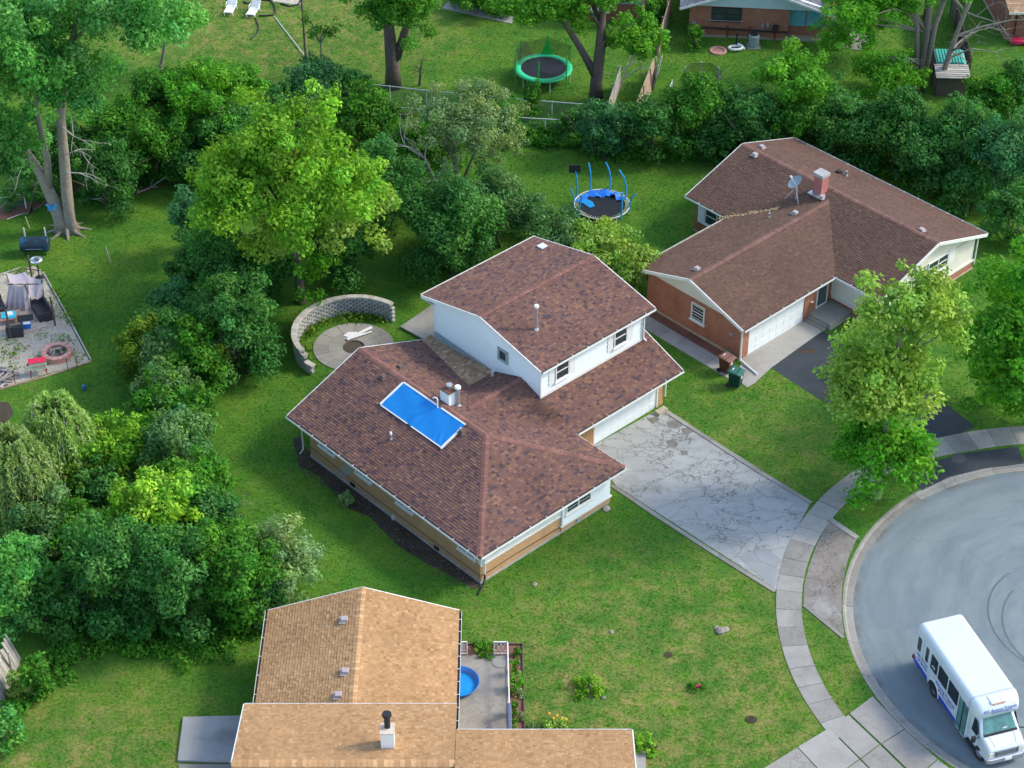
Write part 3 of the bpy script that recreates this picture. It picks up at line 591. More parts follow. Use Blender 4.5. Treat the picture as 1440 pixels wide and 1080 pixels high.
BROWN = [((0.1507, 0.0818, 0.0679), 6), ((0.1687, 0.0897, 0.0698), 4), ((0.2159, 0.1156, 0.0759), 2.2), ((0.1306, 0.0718, 0.0639), 3), ((0.0824, 0.0538, 0.0579), 2.2), ((0.1858, 0.0977, 0.0719), 2)]
BROWN_CAP = [((0.1955, 0.0945, 0.0755), 3), ((0.23, 0.1103, 0.0867), 2)]
TAN = [((0.3847, 0.2255, 0.1069), 6), ((0.4061, 0.2404, 0.1148), 4), ((0.3581, 0.2054, 0.095), 3), ((0.4489, 0.2745, 0.1366), 1.0), ((0.3152, 0.1766, 0.0822), 1.0)]
TAN_CAP = [((0.4195, 0.2429, 0.1164), 3), ((0.5078, 0.3062, 0.1552), 1)]
TANB = [((.34, .215, .13), 4), ((.40, .26, .16), 3), ((.28, .17, .105), 3), ((.46, .33, .21), 1)]
CHOC = [((0.1177, 0.0684, 0.0499), 5), ((0.1291, 0.0762, 0.0552), 4), ((0.1064, 0.0616, 0.046), 3), ((0.1396, 0.0839, 0.0613), 1)]
CHOC_CAP = [((0.162, 0.0874, 0.0684), 3), ((0.1845, 0.0997, 0.0808), 2)]
GREYR = [((.13, .14, .16), 4), ((.17, .18, .20), 3), ((.10, .105, .12), 2)]

# ---------------------------------------------------------------- main house
HO = (-1.559, 75.139)
hs = thing('split_level_house', (*HO, 0), 'tan brick house with white second storey, brown shingle roof and blue tarp', 'house', R(-47.1))
E_, P_ = 2.5, .376; ZR = E_ + P_ * 5.0
s1 = lambda x, y: E_ + P_ * (y + .55); s2 = lambda x, y: E_ + P_ * (.6 - x); s3 = lambda x, y: ZR - P_ * (y - 4.45)
s4 = lambda x, y: E_ + P_ * (-3.05 - x); s5 = lambda x, y: 4.004 - P_ * (-7.05 - x); s6 = lambda x, y: 3.233 + (x + 9.1) * .09
yv = lambda x: 4.45 + (ZR - s6(x, 0)) / P_
MAINP = [([(-14.45, -.55), (.6, -.55), (-4.4, 4.45), (-14.45, 4.45)], s1), ([(.6, -.55), (.6, 9.45), (-4.4, 4.45)], s2),
         ([(.6, 9.45), (-4.4, 4.45), (-7.05, 4.45), (-7.05, 5.45), (-3.05, 9.45)], s3), ([(-7.05, 4.45), (-14.45, 4.45), (-14.45, yv(-14.45)), (-9.1, yv(-9.1)), (-7.05, 5.45)], s3),
         ([(-3.05, 9.45), (-3.05, 17.55), (-7.05, 17.55), (-7.05, 5.45)], s4), ([(-7.05, 5.45), (-7.05, 9.5), (-9.1, 9.5), (-9.1, yv(-9.1))], s5)]
TANP = [([(-9.1, yv(-9.1)), (-9.1, 9.5), (-14.45, 9.5), (-14.45, yv(-14.45))], s6)]
SOOT = ((-5.3, 8.6, .55, .5), (-4.7, 8.9, .5, .4), (-4.2, 9.2, .5, .3))   # smoke stain on the garage slope
rf = deck(hs, MAINP + TANP)
shingles(rf, MAINP, BROWN, seed=11, tab=(.13, .25), th=.024, soot=SOOT); shingles(rf, TANP, TANB, seed=12, name='tan_shingles')
zmin = lambda x, y: min(s1(x, y), s2(x, y), s3(x, y))
ridge(rf, [((-14.45, 4.45, ZR), (-4.4, 4.45, ZR)), ((.6, -.55, E_), (-4.4, 4.45, ZR)), ((.6, 9.45, E_), (-4.4, 4.45, ZR))], BROWN_CAP, zmin, seg=.2)
ridge(rf, [((-7.05, 5.6, 4.004), (-7.05, 9.3, 4.004))], BROWN_CAP, lambda x, y: min(s4(x, y), s5(x, y)), name='ridge_caps')
gutter(hs, (-14.45, -.55, E_), (.6, -.55, E_), (0, -1, 0)); gutter(hs, (.6, -.55, E_), (.6, 9.45, E_), (1, 0, 0)); gutter(hs, (-3.05, 9.6, E_), (-3.05, 17.55, E_), (1, 0, 0))
ob('fascia', MB().bar((-14.47, -.55, E_ - .06), (-14.47, 4.45, ZR - .06), .05, .16).bar((-14.47, 4.45, ZR - .06), (-14.47, 8.8, s3(0, 8.8) - .06), .05, .16), 'trim', hs)
fascia(hs, (.6, 9.47, E_), (-3.05, 9.47, E_)); fascia(hs, (-3.05, 17.57, E_), (-7.05, 17.57, s4(-7.05, 0)))
for a_ in ((-14.4, -.52, 2.36, .57, .05, 2.38), (-.05, .06, 2.36, .57, 9.4, 2.38), (-4.0, 9.45, 2.36, -3.08, 17.5, 2.38)): ob('soffit', MB().bb(*a_), 'trim', hs)
wl = ob('wall', MB().bb(-13.4, 0, .16, -.2, 8.88, 2.36), 'brick_tan', hs, label='long tan brick wall of the main wing')
ob('front_wall', MB().bb(-.2, 0, .12, 0, 5.47, 1.18).bb(-.2, 5.47, .12, 0.05, 8.98, .52), 'brick_tan', hs)
ob('garage_wall', MB().bb(-13.4, 8.9, .0, -4.0, 17.0, 2.36).bb(-4.0, 10.2, 0, -3.86, 11.66, 2.36).bb(-4.0, 16.55, 0, -3.86, 17.0, 2.36).bb(-4, 11.66, 2.14, -3.86, 16.55, 2.36), 'brick_tan', hs)
ob('foundation', MB().bb(-13.43, -.035, -.2, -.0, .2, .16).bb(-.2, -.03, -.2, .035, 8.95, .12), 'found', hs)
ob('front_panel', MB().bb(-.2, .02, 1.18, .03, 5.47, 2.36).bb(-.2, 5.47, .52, .09, 8.9, 2.36).bb(.0, 5.4, .46, .14, 9.05, .53).bb(0, 0, 1.14, .07, 5.47, 1.2), 'trim', hs)
ob('brown_panel', MB().bb(-3.86, 10.2, 0, -3.83, 11.62, 2.3), 'brownp', hs)
boards(hs, [(5.5, .56), (8.9, .56), (8.9, 2.3), (5.5, 2.3)], .56, 2.3, (0, 1, 0), (.091, 0, 0), exp=.22)
window(hs, (.10, 6.6, 1.2), (0, 1, 0), 1.75, .95, cols=2, rows=1, sill=True); window(hs, (.035, 1.45, 1.5), (0, 1, 0), .85, .5, rows=1, sill=False)
for xx in (-11.9, -8.9, -5.65, -.95): window(hs, (xx, -.005, 1.36), (1, 0, 0), 1.25, .72, cols=2, rows=1)
garage_door(hs, -3.9, 11.7, 16.5, 2.1); [ob('door_frame', MB().bb(-3.9, y_, 0, -3.84, y_ + .08, 2.14), 'trim', hs) for y_ in (11.64, 16.48)]
ob('mortar_patch', MB().ext([(-11.15, -.003, .3), (-10.45, -.003, .36), (-9.8, -.003, 1.3), (-10.38, -.003, 1.38)], (0, -.02, 0)), M('cement_render', (.40, .38, .35), (.30, .27, .23), 5, .95, .5), hs)
ob('wall_cable', MB().tube([(-13.3, -.02, .75), (-11, -.02, .62), (-8, -.02, .5), (-5, -.02, .55), (-2, -.02, .5), (0.02, -.02, .52), (.045, .6, .5), (.045, 2.5, .55), (.06, 5.4, .48)], .014, 5), 'black', hs)
for xx, zz in ((-9.88, .18), (-3.25, .12)): ob('air_vent', MB().bb(xx - .18, -.045, zz - .02, xx + .18, -.0, zz + .2), 'black', hs)
ob('meter_box', MB().bb(-6.7, -.10, .0, -6.5, 0, .24), 'steel_p', hs); ob('outlet_box', MB().bb(.05, 6.55, .18, .12, 6.7, .34), 'greypl', hs)
downspout(hs, [(-13.95, -.62, 2.36), (-13.9, -.3, 2.2), (-13.9, -.12, 2.05), (-13.9, -.1, .3), (-13.9, -.35, .1)]); dsp = downspout(hs, [(.55, .1, 2.38), (.4, .14, 2.2), (.1, .2, 1.95), (.1, .2, .55)]); ob('drain_hose', MB().tube([(.1, .2, .56), (.14, .16, .3), (.3, -.1, .12), (.55, -.65, .05)], .055, 7), 'black', dsp)
downspout(hs, [(-3.0, 17.35, 2.38), (-3.5, 17.2, 2.15), (-3.8, 17.1, 2.0), (-3.8, 17.1, .5)])
ob('garage_lamp', MB().lathe([(.05, -.12), (.09, -.08), (.06, .1), (.02, .12)], 10, (-3.72, 11.55, 1.95)), 'white', hs); ob('garage_lamp', MB().lathe([(.05, -.12), (.09, -.08), (.06, .1), (.02, .12)], 10, (-3.74, 16.78, 1.95)), 'white', hs)
# second storey
us = ob('upper_wall', MB().ext([(-13.95, 9.36, 2.2), (-5.6, 9.36, 2.2), (-5.6, 9.36, 5.2), (-10.1, 9.36, 6.2), (-13.95, 9.36, 5.25)], (0, 7.52, 0)), 'siding', hs)
boards(us, [(-13.97, 3.25), (-12.5, 3.02), (-9.1, 3.1), (-7.05, 3.85), (-5.58, 3.2), (-5.58, 5.24), (-10.1, 6.28), (-13.97, 5.3)], 3.02, 6.3, (1, 0, 0), (0, 9.358, 0), exp=.21)
boards(us, [(9.36, 3.38), (16.9, 3.38), (16.9, 5.2), (9.36, 5.2)], 3.38, 5.2, (0, 1, 0), (-5.598, 0, 0), exp=.26)
ob('flashing', MB().bb(-5.6, 9.34, 3.3, -5.54, 16.93, 3.62), 'trim', hs); ob('grey_base', MB().ext([(-13.98, 9.334, 2.7), (-9.2, 9.334, 3.1), (-9.2, 9.334, 3.24), (-13.98, 9.334, 3.36)], (0, -.012, 0)), 'greypl', hs)
[ob('corner_trim', MB().bb(*a_), 'trim', hs) for a_ in ((-5.63, 9.32, 3.3, -5.55, 9.42, 5.25), (-5.63, 16.84, 3.3, -5.55, 16.94, 5.25), (-14.0, 9.33, 3.0, -13.9, 9.42, 5.25))]
for yy in (10.88, 15.22):
    window(hs, (-5.575, yy, 4.02), (0, 1, 0), .98, 1.08, rows=2)
    for sgn in (-1, 1): ob('shutter', MB().bb(-5.576, yy + sgn * .76 - .2, 3.95, -5.545, yy + sgn * .76 + .2, 5.12), 'trim', hs, bevel=.01)
window(hs, (-8.43, 9.33, 4.3), (1, 0, 0), .78, .82, rows=1, sill=False, fr=.14, mat='greypl')
u_ = lambda x, y: 6.45 - .2225 * abs(x + 10.08); ua = lambda x, y: 6.45 - .2225 * (x + 10.08); ub = lambda x, y: 6.45 + .2225 * (x + 10.08)
UP = [([(-5.36, 9.18), (-5.36, 17.6), (-10.08, 17.6), (-10.08, 9.18)], ua), ([(-10.08, 9.18), (-10.08, 17.6), (-14.8, 17.6), (-14.8, 9.18)], ub)]
rf2 = deck(hs, UP, name='upper_roof'); shingles(rf2, UP, BROWN, seed=14, tab=(.13, .25), th=.024); ridge(rf2, [((-10.08, 9.18, 6.45), (-10.08, 17.6, 6.45))], BROWN_CAP, u_, w=.15)
for xe, ye in ((-5.36, 9.15), (-5.36, 17.63)): fascia(hs, (xe, ye, u_(xe, 0)), (-10.08, ye, 6.45), dz=-.09, h=.2); fascia(hs, (-14.8, ye, u_(-14.8, 0)), (-10.08, ye, 6.45), dz=-.09, h=.2)
fascia(hs, (-14.83, 9.15, u_(-14.8, 0)), (-14.83, 17.63, u_(-14.8, 0)), dz=-.03, mat='cream'); ob('soffit', MB().bb(-14.75, 9.2, 5.14, -13.9, 17.5, 5.17), 'trim', hs)
gutter(hs, (-5.36, 9.18, 5.4), (-5.36, 17.6, 5.4), (1, 0, 0)); downspout(hs, [(-5.3, 17.35, 5.3), (-5.4, 17.1, 5.1), (-5.5, 16.98, 4.95), (-5.5, 16.98, 3.62), (-5.3, 17.02, 3.5)])
vent(rf, (-11.8, 3.87), s1, mat='deck'); vent(rf, (-11.89, 5.13), s3, mat='deck'); vent(rf, (-5.56, 3.87), s1, mat='deck'); vpipe(rf, (-8.46, 1.54), s1, .34, .06, .07)
vpipe(rf, (-7.45, 5.25), s3, 1.15, .10, .17); vpipe(rf, (-8.8, 8.9), s6, .42, .075, 0, 'steel_p'); vpipe(rf2, (-7.72, 11.05), ua, 1.45, .085, .13); ob('roof_vent', MB().box((-13.4, 16.9, ub(-13.4, 0) + .05), (.45, .45, .08)), 'steel_p', rf2)
ch = ob('chimney', MB().bb(-8.22, 4.72, 3.9, -7.55, 5.42, 5.02), 'siding', rf); ob('chimney_cap', MB().bb(-8.27, 4.67, 5.02, -7.5, 5.47, 5.1), 'rust', ch); ob('flue_cap', MB().lathe([(.1, 0), (.13, .04), (.13, .16), (.17, .18), (.15, .24)], 12, (-7.88, 5.05, 5.1)), 'steel', ch)
# tarp battened onto the left slope
tp = thing('roof_tarp', (*HO, 0), 'bright blue tarp held by white battens on the brown shingle roof', 'tarp', R(-47.1))
m = MB(); NX, NY = 80, 30; rg = random.Random(5)
for j in range(NY + 1):
    for i in range(NX + 1):
        x = -10.55 + 4.8 * i / NX; y = 2.6 + 1.62 * j / NY; dx = x + 8.2
        h = .04 + .018 * math.exp(-(dx / .16) ** 2) + .02 * math.sin(3.1 * x + 5 * y) * .5 + .012 * math.sin(11 * x - 7 * y) + .012 * math.sin(dx * 9 + y) * math.exp(-(dx / .5) ** 2) + rg.uniform(0, .006) + .02 * math.exp(-((x + 6.2) / .5) ** 2 - ((y - 2.9) / .5) ** 2) * math.sin(14 * x + 9 * y)
        m.v.append((x, y, s1(x, y) + .035 + max(.03, h)))
m.f = [(j * (NX + 1) + i, j * (NX + 1) + i + 1, (j + 1) * (NX + 1) + i + 1, (j + 1) * (NX + 1) + i) for j in range(NY) for i in range(NX)]
ob('sheet', m, 'tarp', tp, smooth=True)
def onS1(x, y, h=.085): return (x, y, s1(x, y) + h)
for a, b, w_ in (((-10.56, 4.23), (-7.95, 4.23), .09), ((-7.6, 4.23), (-5.74, 4.23), .09), ((-10.58, 2.62), (-10.58, 4.2), .12), ((-10.5, 2.6), (-8.4, 2.6), .06), ((-8.1, 2.6), (-5.85, 2.6), .06), ((-5.74, 2.55), (-5.74, 4.0), .14)):
    ob('batten', MB().bar(onS1(*a), onS1(*b), w_, .04, (0, -P_, 1)), 'trim', tp)
hk = ob('vent_hook', MB().tube([(-7.78, 4.15, s1(0, 4.15)), (-7.78, 4.15, s1(0, 4.15) + .62), (-7.82, 4.12, s1(0, 4.15) + .70), (-7.92, 4.06, s1(0, 4.15) + .72), (-7.98, 4.02, s1(0, 4.15) + .64)], .035, 8), 'white', rf)

# ---------------------------------------------------------------- right-hand brick house
rh = thing('ranch_house', (*RH, 0), 'red brick ranch house with dark brown roof and white garage door', 'house', RHa)
pw, pm = .324, .322
w1 = lambda x, y: 2.5 + pw * (.4 - x); w2 = lambda x, y: 2.5 + pw * (x + 7.94); mf = lambda x, y: 2.5 + pm * (y - 7.5); mbk = lambda x, y: 4.1 - pm * (y - 12.47); zw = w1(-3.77, 0)
yk = 7.5 + (zw - 2.5) / pm; zrm = mf(0, 12.47)
mbk = lambda x, y: zrm - pm * (y - 12.47)
RP = [([(.4, -.4), (.4, 7.5), (-3.77, yk), (-3.77, -.4)], w1), ([(-7.94, -.4), (-7.94, 7.5), (-3.77, yk), (-3.77, -.4)], w2),
      ([(.4, 7.5), (3.72, 7.5), (3.72, 12.47), (-3.77, 12.47), (-3.77, yk)], mf), ([(-7.94, 7.5), (-11.35, 7.5), (-11.35, 12.47), (-3.77, 12.47), (-3.77, yk)], mf), ([(-11.35, 12.47), (3.72, 12.47), (3.72, 17.4), (-11.35, 17.4)], mbk)]
rr = deck(rh, RP); shingles(rr, RP, CHOC, seed=21, tab=(.14, .26), th=.02)
ridge(rr, [((-3.77, -.4, zw), (-3.77, yk - .1, zw))], CHOC_CAP, lambda x, y: min(w1(x, y), w2(x, y)), w=.19); ridge(rr, [((-11.35, 12.47, zrm), (3.72, 12.47, zrm))], CHOC_CAP, lambda x, y: min(mf(x, y), mbk(x, y)), w=.17)
for xe in (.4, -7.94): fascia(rh, (xe, -.43, 2.5), (-3.77, -.43, zw), dz=-.08, h=.2)
for xe in (3.75, -11.38): fascia(rh, (xe, 7.5, 2.5), (xe, 12.47, zrm), dz=-.08, h=.2); fascia(rh, (xe, 17.4, mbk(0, 17.4)), (xe, 12.47, zrm), dz=-.08, h=.2)
gutter(rh, (.4, -.4, 2.5), (.4, 7.5, 2.5), (1, 0, 0)); gutter(rh, (.52, 7.5, 2.5), (3.72, 7.5, 2.5), (0, -1, 0)); gutter(rh, (-7.94, -.4, 2.5), (-7.94, 7.4, 2.5), (-1, 0, 0), mat='cream'); gutter(rh, (-11.35, 7.5, 2.5), (-8.08, 7.5, 2.5), (0, -1, 0)); gutter(rh, (-11.35, 17.4, mbk(0, 17.4)), (3.72, 17.4, mbk(0, 17.4)), (0, 1, 0))
for a_ in ((0, 0, 2.36, .36, 7.6, 2.38), (.4, 7.52, 2.36, 3.7, 7.9, 2.38), (-11.3, 7.52, 2.36, -8, 7.9, 2.38)): ob('soffit', MB().bb(*a_), 'trim', rh)
ob('wall', MB().bb(-7.3, 0, .14, -.12, 8.0, 2.44).bb(-.12, 0, .1, 0, .62, 2.4).bb(-.12, 5.42, .1, 0, 6.45, 2.4).bb(-.12, .62, 2.14, 0, 5.42, 2.4).bb(-10.9, 7.9, .1, 3.3, 17.0, .66).bb(-10.9, 7.9, .66, -.2, 17.0, 2.4), 'brick_red', rh)
ob('gable_panel', MB().ext([(-7.2, .02, 2.42), (-.1, .02, 2.42), (-3.77, .02, zw - .12)], (0, -.05, 0)), 'cream', rh)
ob('cream_panel', MB().bb(-.19, 7.93, .66, 3.27, 16.95, 2.4).ext([(3.27, 7.95, 2.3), (3.27, 16.95, 2.3), (3.27, 12.47, zrm - .13)], (-.1, 0, 0)), 'cream', rh)
ob('ledge', MB().bb(.0, 7.84, .6, 3.36, 7.93, .7).bb(3.27, 7.93, .6, 3.38, 17.05, .7), 'cream', rh); ob('foundation', MB().bb(-7.36, -.05, -.1, .0, .1, .15).bb(-10.95, 7.85, -.1, 3.35, 17.05, .1), 'found_y', rh)
window(rh, (-3.3, -.005, .98), (1, 0, 0), 1.02, 1.15, rows=2, blinds=5, fr=.075); window(rh, (3.272, 13.35, 1.5), (0, 1, 0), 1.9, .95, cols=2, rows=2); ob('shutter', MB().bb(3.27, 14.4, 1.5, 3.3, 14.95, 2.45), 'trim', rh); window(rh, (3.272, 9.6, 1.3), (0, 1, 0), 1.8, .95, cols=2, rows=2); window(rh, (-9.55, 7.895, .95), (1, 0, 0), 1.0, 1.25, rows=2); ob('window_box', MB().bb(-10.6, 7.82, .85, -10.08, 7.9, 2.3), 'trim', rh)
garage_door(rh, -.05, .62, 5.42, 2.12, z0=.03); ob('entry_door', MB().bb(-.1, 6.5, .45, -.02, 7.4, 2.4), 'greypl', rh)
sd_ = ob('storm_door', MB().bb(-.02, 6.46, .45, .03, 6.55, 2.4).bb(-.02, 7.36, .45, .03, 7.45, 2.4).bb(-.02, 6.55, 2.3, .03, 7.36, 2.4).bb(-.02, 6.55, .45, .03, 7.36, .55), 'trim', rh)
for k in range(7): ob('grille_bar', MB().bb(.0, 6.6 + k * .115, .55, .02, 6.63 + k * .115, 2.3), 'black', sd_)
ob('door_bell_plate', MB().lathe([(.11, 0), (.11, .02)], 12, (.02, 6.05, 1.15)), 'white', rh); ob('air_vent', MB().bb(-.9, -.03, 1.3, -.68, 0, 1.5), 'greypl', rh); ob('wall_plate', MB().bb(.1, 7.9, 1.72, .55, 7.93, 1.95), 'trim', rh)
st_ = ob('stoop', MB().bb(0.01, 5.9, 0, 1.62, 7.84, .44), 'concd', rh)
for k, (yy, zz) in enumerate(((5.57, .15), (5.73, .3))): ob('step', MB().bb(0.01, yy, 0, 1.4, yy + .165, zz), 'concd', st_)
downspout(rh, [(.46, -.3, 2.38), (.2, -.1, 2.2), (.06, -.06, 2.0), (.06, -.06, .3), (.2, -.1, .12), (1.6, -.35, .07)], r=.06); downspout(rh, [(3.4, 17.2, 2.3), (3.36, 17.1, 2.1), (3.36, 17.08, .3)])
for p in ((-10.03, 12.11),): vent(rr, p, mf)
for p in ((-10.5, 13.29), (2.14, 12.93)): vent(rr, p, mbk)
vent(rr, (-4.25, 11.6), mf); vent(rr, (-4.27, .77), w2); vent(rr, (-4.33, 9.3), w2); vent(rr, (-6.03, 15.38), mbk, mat='black'); vpipe(rr, (-5.5, 8.35), w2, .3, .06, 0); vpipe(rr, (-5.55, 15.53), mbk, .35, .07, 0)
ck = ob('chimney', MB().bb(-5.0, 11.6, 3.6, -4.35, 12.2, 5.1), 'pinkbrick', rr); ob('chimney_cap', MB().bb(-5.05, 11.55, 5.1, -4.3, 12.25, 5.3), 'found', ck); ob('flashing', MB().box((-4.68, 11.75, 3.9), (.9, .9, .1)), 'steel', ck)
zd = mf(0, 10.75); di = ob('satellite_dish', MB().tube([(-5.5, 10.75, zd), (-5.5, 10.75, zd + .55), (-5.62, 10.8, zd + .95)], .035, 8).tube([(-6.1, 10.4, mf(0, 10.4)), (-5.6, 10.8, zd + .75)], .018, 6).tube([(-5.1, 10.5, mf(0, 10.5)), (-5.5, 10.75, zd + .5)], .018, 6), 'steel_p', rr)
m = MB(); dn = Vector((-.35, -.5, .8)).normalized(); a_ = dn.orthogonal().normalized(); b_ = dn.cross(a_); c0 = Vector((-5.65, 10.78, zd + 1.05))
for i, rr_ in enumerate((.02, .22, .38, .48)):
    for j in range(20): m.v.append(tuple(c0 + (a_ * math.cos(j * .3142) + b_ * math.sin(j * .3142)) * rr_ + dn * (rr_ ** 2 * .5)))
m.f = [(i * 20 + j, i * 20 + (j + 1) % 20, (i + 1) * 20 + (j + 1) % 20, (i + 1) * 20 + j) for i in range(3) for j in range(20)]
ob('reflector', m, 'greypl', di, smooth=True); e_ = c0 + dn * .55; ob('feed_arm', MB().tube([tuple(c0 - b_ * .4), tuple(e_)], .015, 6).box(tuple(e_), (.14, .1, .12)), 'steel_p', di)
m = MB(); rg = random.Random(9)
for k in range(130):
    x = rg.uniform(-8.3, -5.9); f_ = (x + 7.94) * 1.0; y = 7.5 + f_ + rg.gauss(0, .12); z = max(w2(x, y) if y < 7.5 + f_ else mf(x, y), 2.5)
    m.box((x, y, z + .03), (rg.uniform(.05, .2), .04, .03), rg.uniform(0, 3))
ob('leaf_litter', m, M('dry_leaves', (.36, .26, .13), (.46, .36, .2), 9, .9), rr, kind='stuff')

# ---------------------------------------------------------------- tan-roofed house in the foreground
fh = thing('tan_roofed_house', (-7.1, 64.4, 0), 'house with tan shingle roof and white chimney in the foreground', 'house')
def FL(x, y): return (x + 7.1, y - 64.4)
fl = lambda x, y: 2.6 + .33 * (x + 4.32); fr_ = lambda x, y: 2.6 + .33 * (4.62 - x); zrf = fl(.1, 0); xr = .15
xr = (4.62 - 4.32) / 2; zrf = fl(xr, 0); fr_ = lambda x, y: zrf - .33 * (x - xr)
lo = lambda x, y: 4.25 + .24 * (-1.47 - y); lw = lo
FP = [([(-4.32, -1.78), (xr, -1.78), (xr, 6.1), (-4.32, 6.1)], fl), ([(xr, -1.78), (4.62, -1.78), (4.62, 6.1), (xr, 6.1)], fr_)]
FLP = [([(-4.52, -1.47), (4.71, -1.47), (4.71, -5.8), (-4.52, -5.8)], lo), ([(-4.52, -5.8), (4.71, -5.8), (4.71, -10.1), (-4.52, -10.1)], None)]
FWP = [([(4.73, -3.42), (12.2, -3.42), (12.2, -8.5), (4.73, -8.5)], lw)]
ls = lambda x, y: lo(0, -5.8) - .24 * (-5.8 - y); FLP[1] = (FLP[1][0], ls)
r1 = deck(fh, FP, name='rear_roof'); shingles(r1, FP, TAN, seed=31, th=.024, tab=(.12, .22)); ridge(r1, [((xr, -1.7, zrf), (xr, 6.1, zrf))], TAN_CAP, lambda x, y: min(fl(x, y), fr_(x, y)), w=.18)
r2 = deck(fh, FLP, name='cross_roof'); shingles(r2, FLP, TAN, seed=32, th=.022, tab=(.12, .22)); ridge(r2, [((-4.52, -5.8, lo(0, -5.8)), (4.71, -5.8, lo(0, -5.8)))], TAN_CAP, lambda x, y: min(lo(x, y), ls(x, y)), w=.2)
r3 = deck(fh, FWP, name='wing_roof'); shingles(r3, FWP, TAN, seed=33, th=.022, tab=(.12, .22))
ob('wall', MB().bb(-3.9, -1.2, 0, 4.2, 5.6, 2.5).bb(-4.2, -9.6, 0, 4.4, -1.8, 4.15).bb(4.4, -8, 0, 11.9, -3.75, 4.55), 'brick_tan', fh)
ob('gable_panel', MB().ext([(-3.9, 5.62, 2.5), (4.2, 5.62, 2.5), (xr, 5.62, zrf - .15)], (0, -.1, 0)), 'siding', fh)
gutter(fh, (4.62, -1.7, 2.6), (4.62, 6.1, 2.6), (1, 0, 0), hang=.8); gutter(fh, (-4.32, -1.7, 2.6), (-4.32, 6.1, 2.6), (-1, 0, 0), mat='cream', hang=1.2)
fascia(fh, (-4.32, 6.13, 2.6), (xr, 6.13, zrf)); fascia(fh, (4.62, 6.13, 2.6), (xr, 6.13, zrf)); fascia(fh, (-4.52, -1.44, 4.25), (4.71, -1.44, 4.25), mat='steel_p'); fascia(fh, (4.76, -3.39, lo(0, -3.42)), (12.2, -3.39, lo(0, -3.42)), mat='steel_p'); fascia(fh, (12.23, -3.42, lo(0, -3.42)), (12.23, -8.5, lo(0, -8.5))); fascia(fh, (-4.55, -1.47, 4.25), (-4.55, -5.8, lo(0, -5.8)))
for p in [(-7.661, 68.531), (-7.396, 65.144), (-7.607, 63.763)]: vent(r1, FL(*p), fl, .34)
cx, cy = FL(*(-5.207, 59.894)); zc = lo(0, cy)
c2 = ob('chimney', MB().bb(cx - .28, cy - .3, zc - .4, cx + .28, cy + .3, zc + .95), 'white', r2); ob('chimney_crown', MB().box((cx, cy, zc + .97), (.62, .66, .06)), M('stained_crown', (.62, .60, .56), (.50, .33, .18), 4, .9), c2); ob('flue_pipe', MB().lathe([(.13, 0), (.13, .62), (.19, .64), (.21, .72), (.19, .8)], 14, (cx, cy + .08, zc + 1.0)), 'black', c2)

# ---------------------------------------------------------------- far houses along the top edge
BH = (12.556, 132.105)
bh = thing('brick_bungalow', (*BH, 0), 'red brick bungalow with pale blue gable siding behind the hedge', 'house', R(-6))
ob('wall', MB().bb(0, 0, .15, 7.0, 9, 2.5).bb(7.0, .6, .15, 10.2, 9, 2.5), 'brick_red', bh); ob('foundation', MB().bb(-.04, -.04, 0, 10.2, 9, .15), 'found_y', bh)
gz = lambda x, y: 4.3 - .36 * abs(x - 4.6); g1 = lambda x, y: 4.3 + .36 * (x - 4.6); g2 = lambda x, y: 4.3 - .36 * (x - 4.6)
BP = [([(-.7, -.5), (4.6, -.5), (4.6, 9.5), (-.7, 9.5)], g1), ([(4.6, -.5), (10.9, -.5), (10.9, 9.5), (4.6, 9.5)], g2)]
br_ = deck(bh, BP); shingles(br_, BP, GREYR, seed=41, tab=(.3, .6), course=.2); fascia(bh, (-.7, -.53, g1(-.7, 0)), (4.6, -.53, 4.3)); fascia(bh, (10.9, -.53, g2(10.9, 0)), (4.6, -.53, 4.3))
boards(bh, [(-.1, 2.45), (10, 2.45), (4.6, 4.2)], 2.45, 4.2, (1, 0, 0), (0, -.06, 0), mat=M('pale_blue_siding', (.50, .62, .60), (.44, .55, .54), 1, .6), exp=.2); ob('gable_back', MB().ext([(-.1, -.05, 2.45), (10, -.05, 2.45), (4.6, -.05, 4.2)], (0, .2, 0)), 'siding', bh)
window(bh, (2.6, -.01, 1.35), (1, 0, 0), 2.1, 1.0, cols=2, rows=2, mat='black'); ob('window_sill', MB().bb(1.45, -.12, 1.28, 3.75, 0, 1.36), 'cream', bh)
for x0, x1 in ((6.95, 8.15), (8.25, 9.5)):
    for k in range(8): ob('blind_slat', MB().bb(x0, .55, .9 + k * .19, x1, .6, 1.07 + k * .19), 'aqua', bh)
ob('fascia_pipe', MB().tube([(.6, -.1, .75), (3.5, -.1, .72), (7.0, -.1, .68)], .07, 8), 'black', bh)
for xx in (.05, 2.75, 4.3, 6.1): ob('stand_pipe', MB().tube([(xx, -.14, .1), (xx, -.14, 1.0)], .055, 8), 'dkred', bh)
ob('meter_box', MB().bb(5.1, -.12, .95, 5.25, 0, 1.25).bb(5.45, -.12, 1.05, 5.62, 0, 1.35), 'greypl', bh); ob('meter_box', MB().bb(.2, -.1, 1.0, .5, 0, 1.15), 'greypl', bh); ob('post', MB().bb(10.0, .0, 0, 10.12, .12, 2.4), 'trim', bh); ob('drum_fan', MB().lathe([(.2, 0), (.24, .1), (.2, .25), (.05, .3)], 12, (6.1, -.2, .95)), 'black', bh)
BR2 = (34.986, 131.573)
b2 = thing('dark_brick_house', (*BR2, 0), 'dark brick house with brown roof cut by the top right corner', 'house', R(4))
ob('wall', MB().bb(0, 0, .1, 9, 9, 2.5), 'brick_dk', b2); ob('foundation', MB().bb(-.05, -.05, 0, 9, 9, .12), 'found_y', b2)
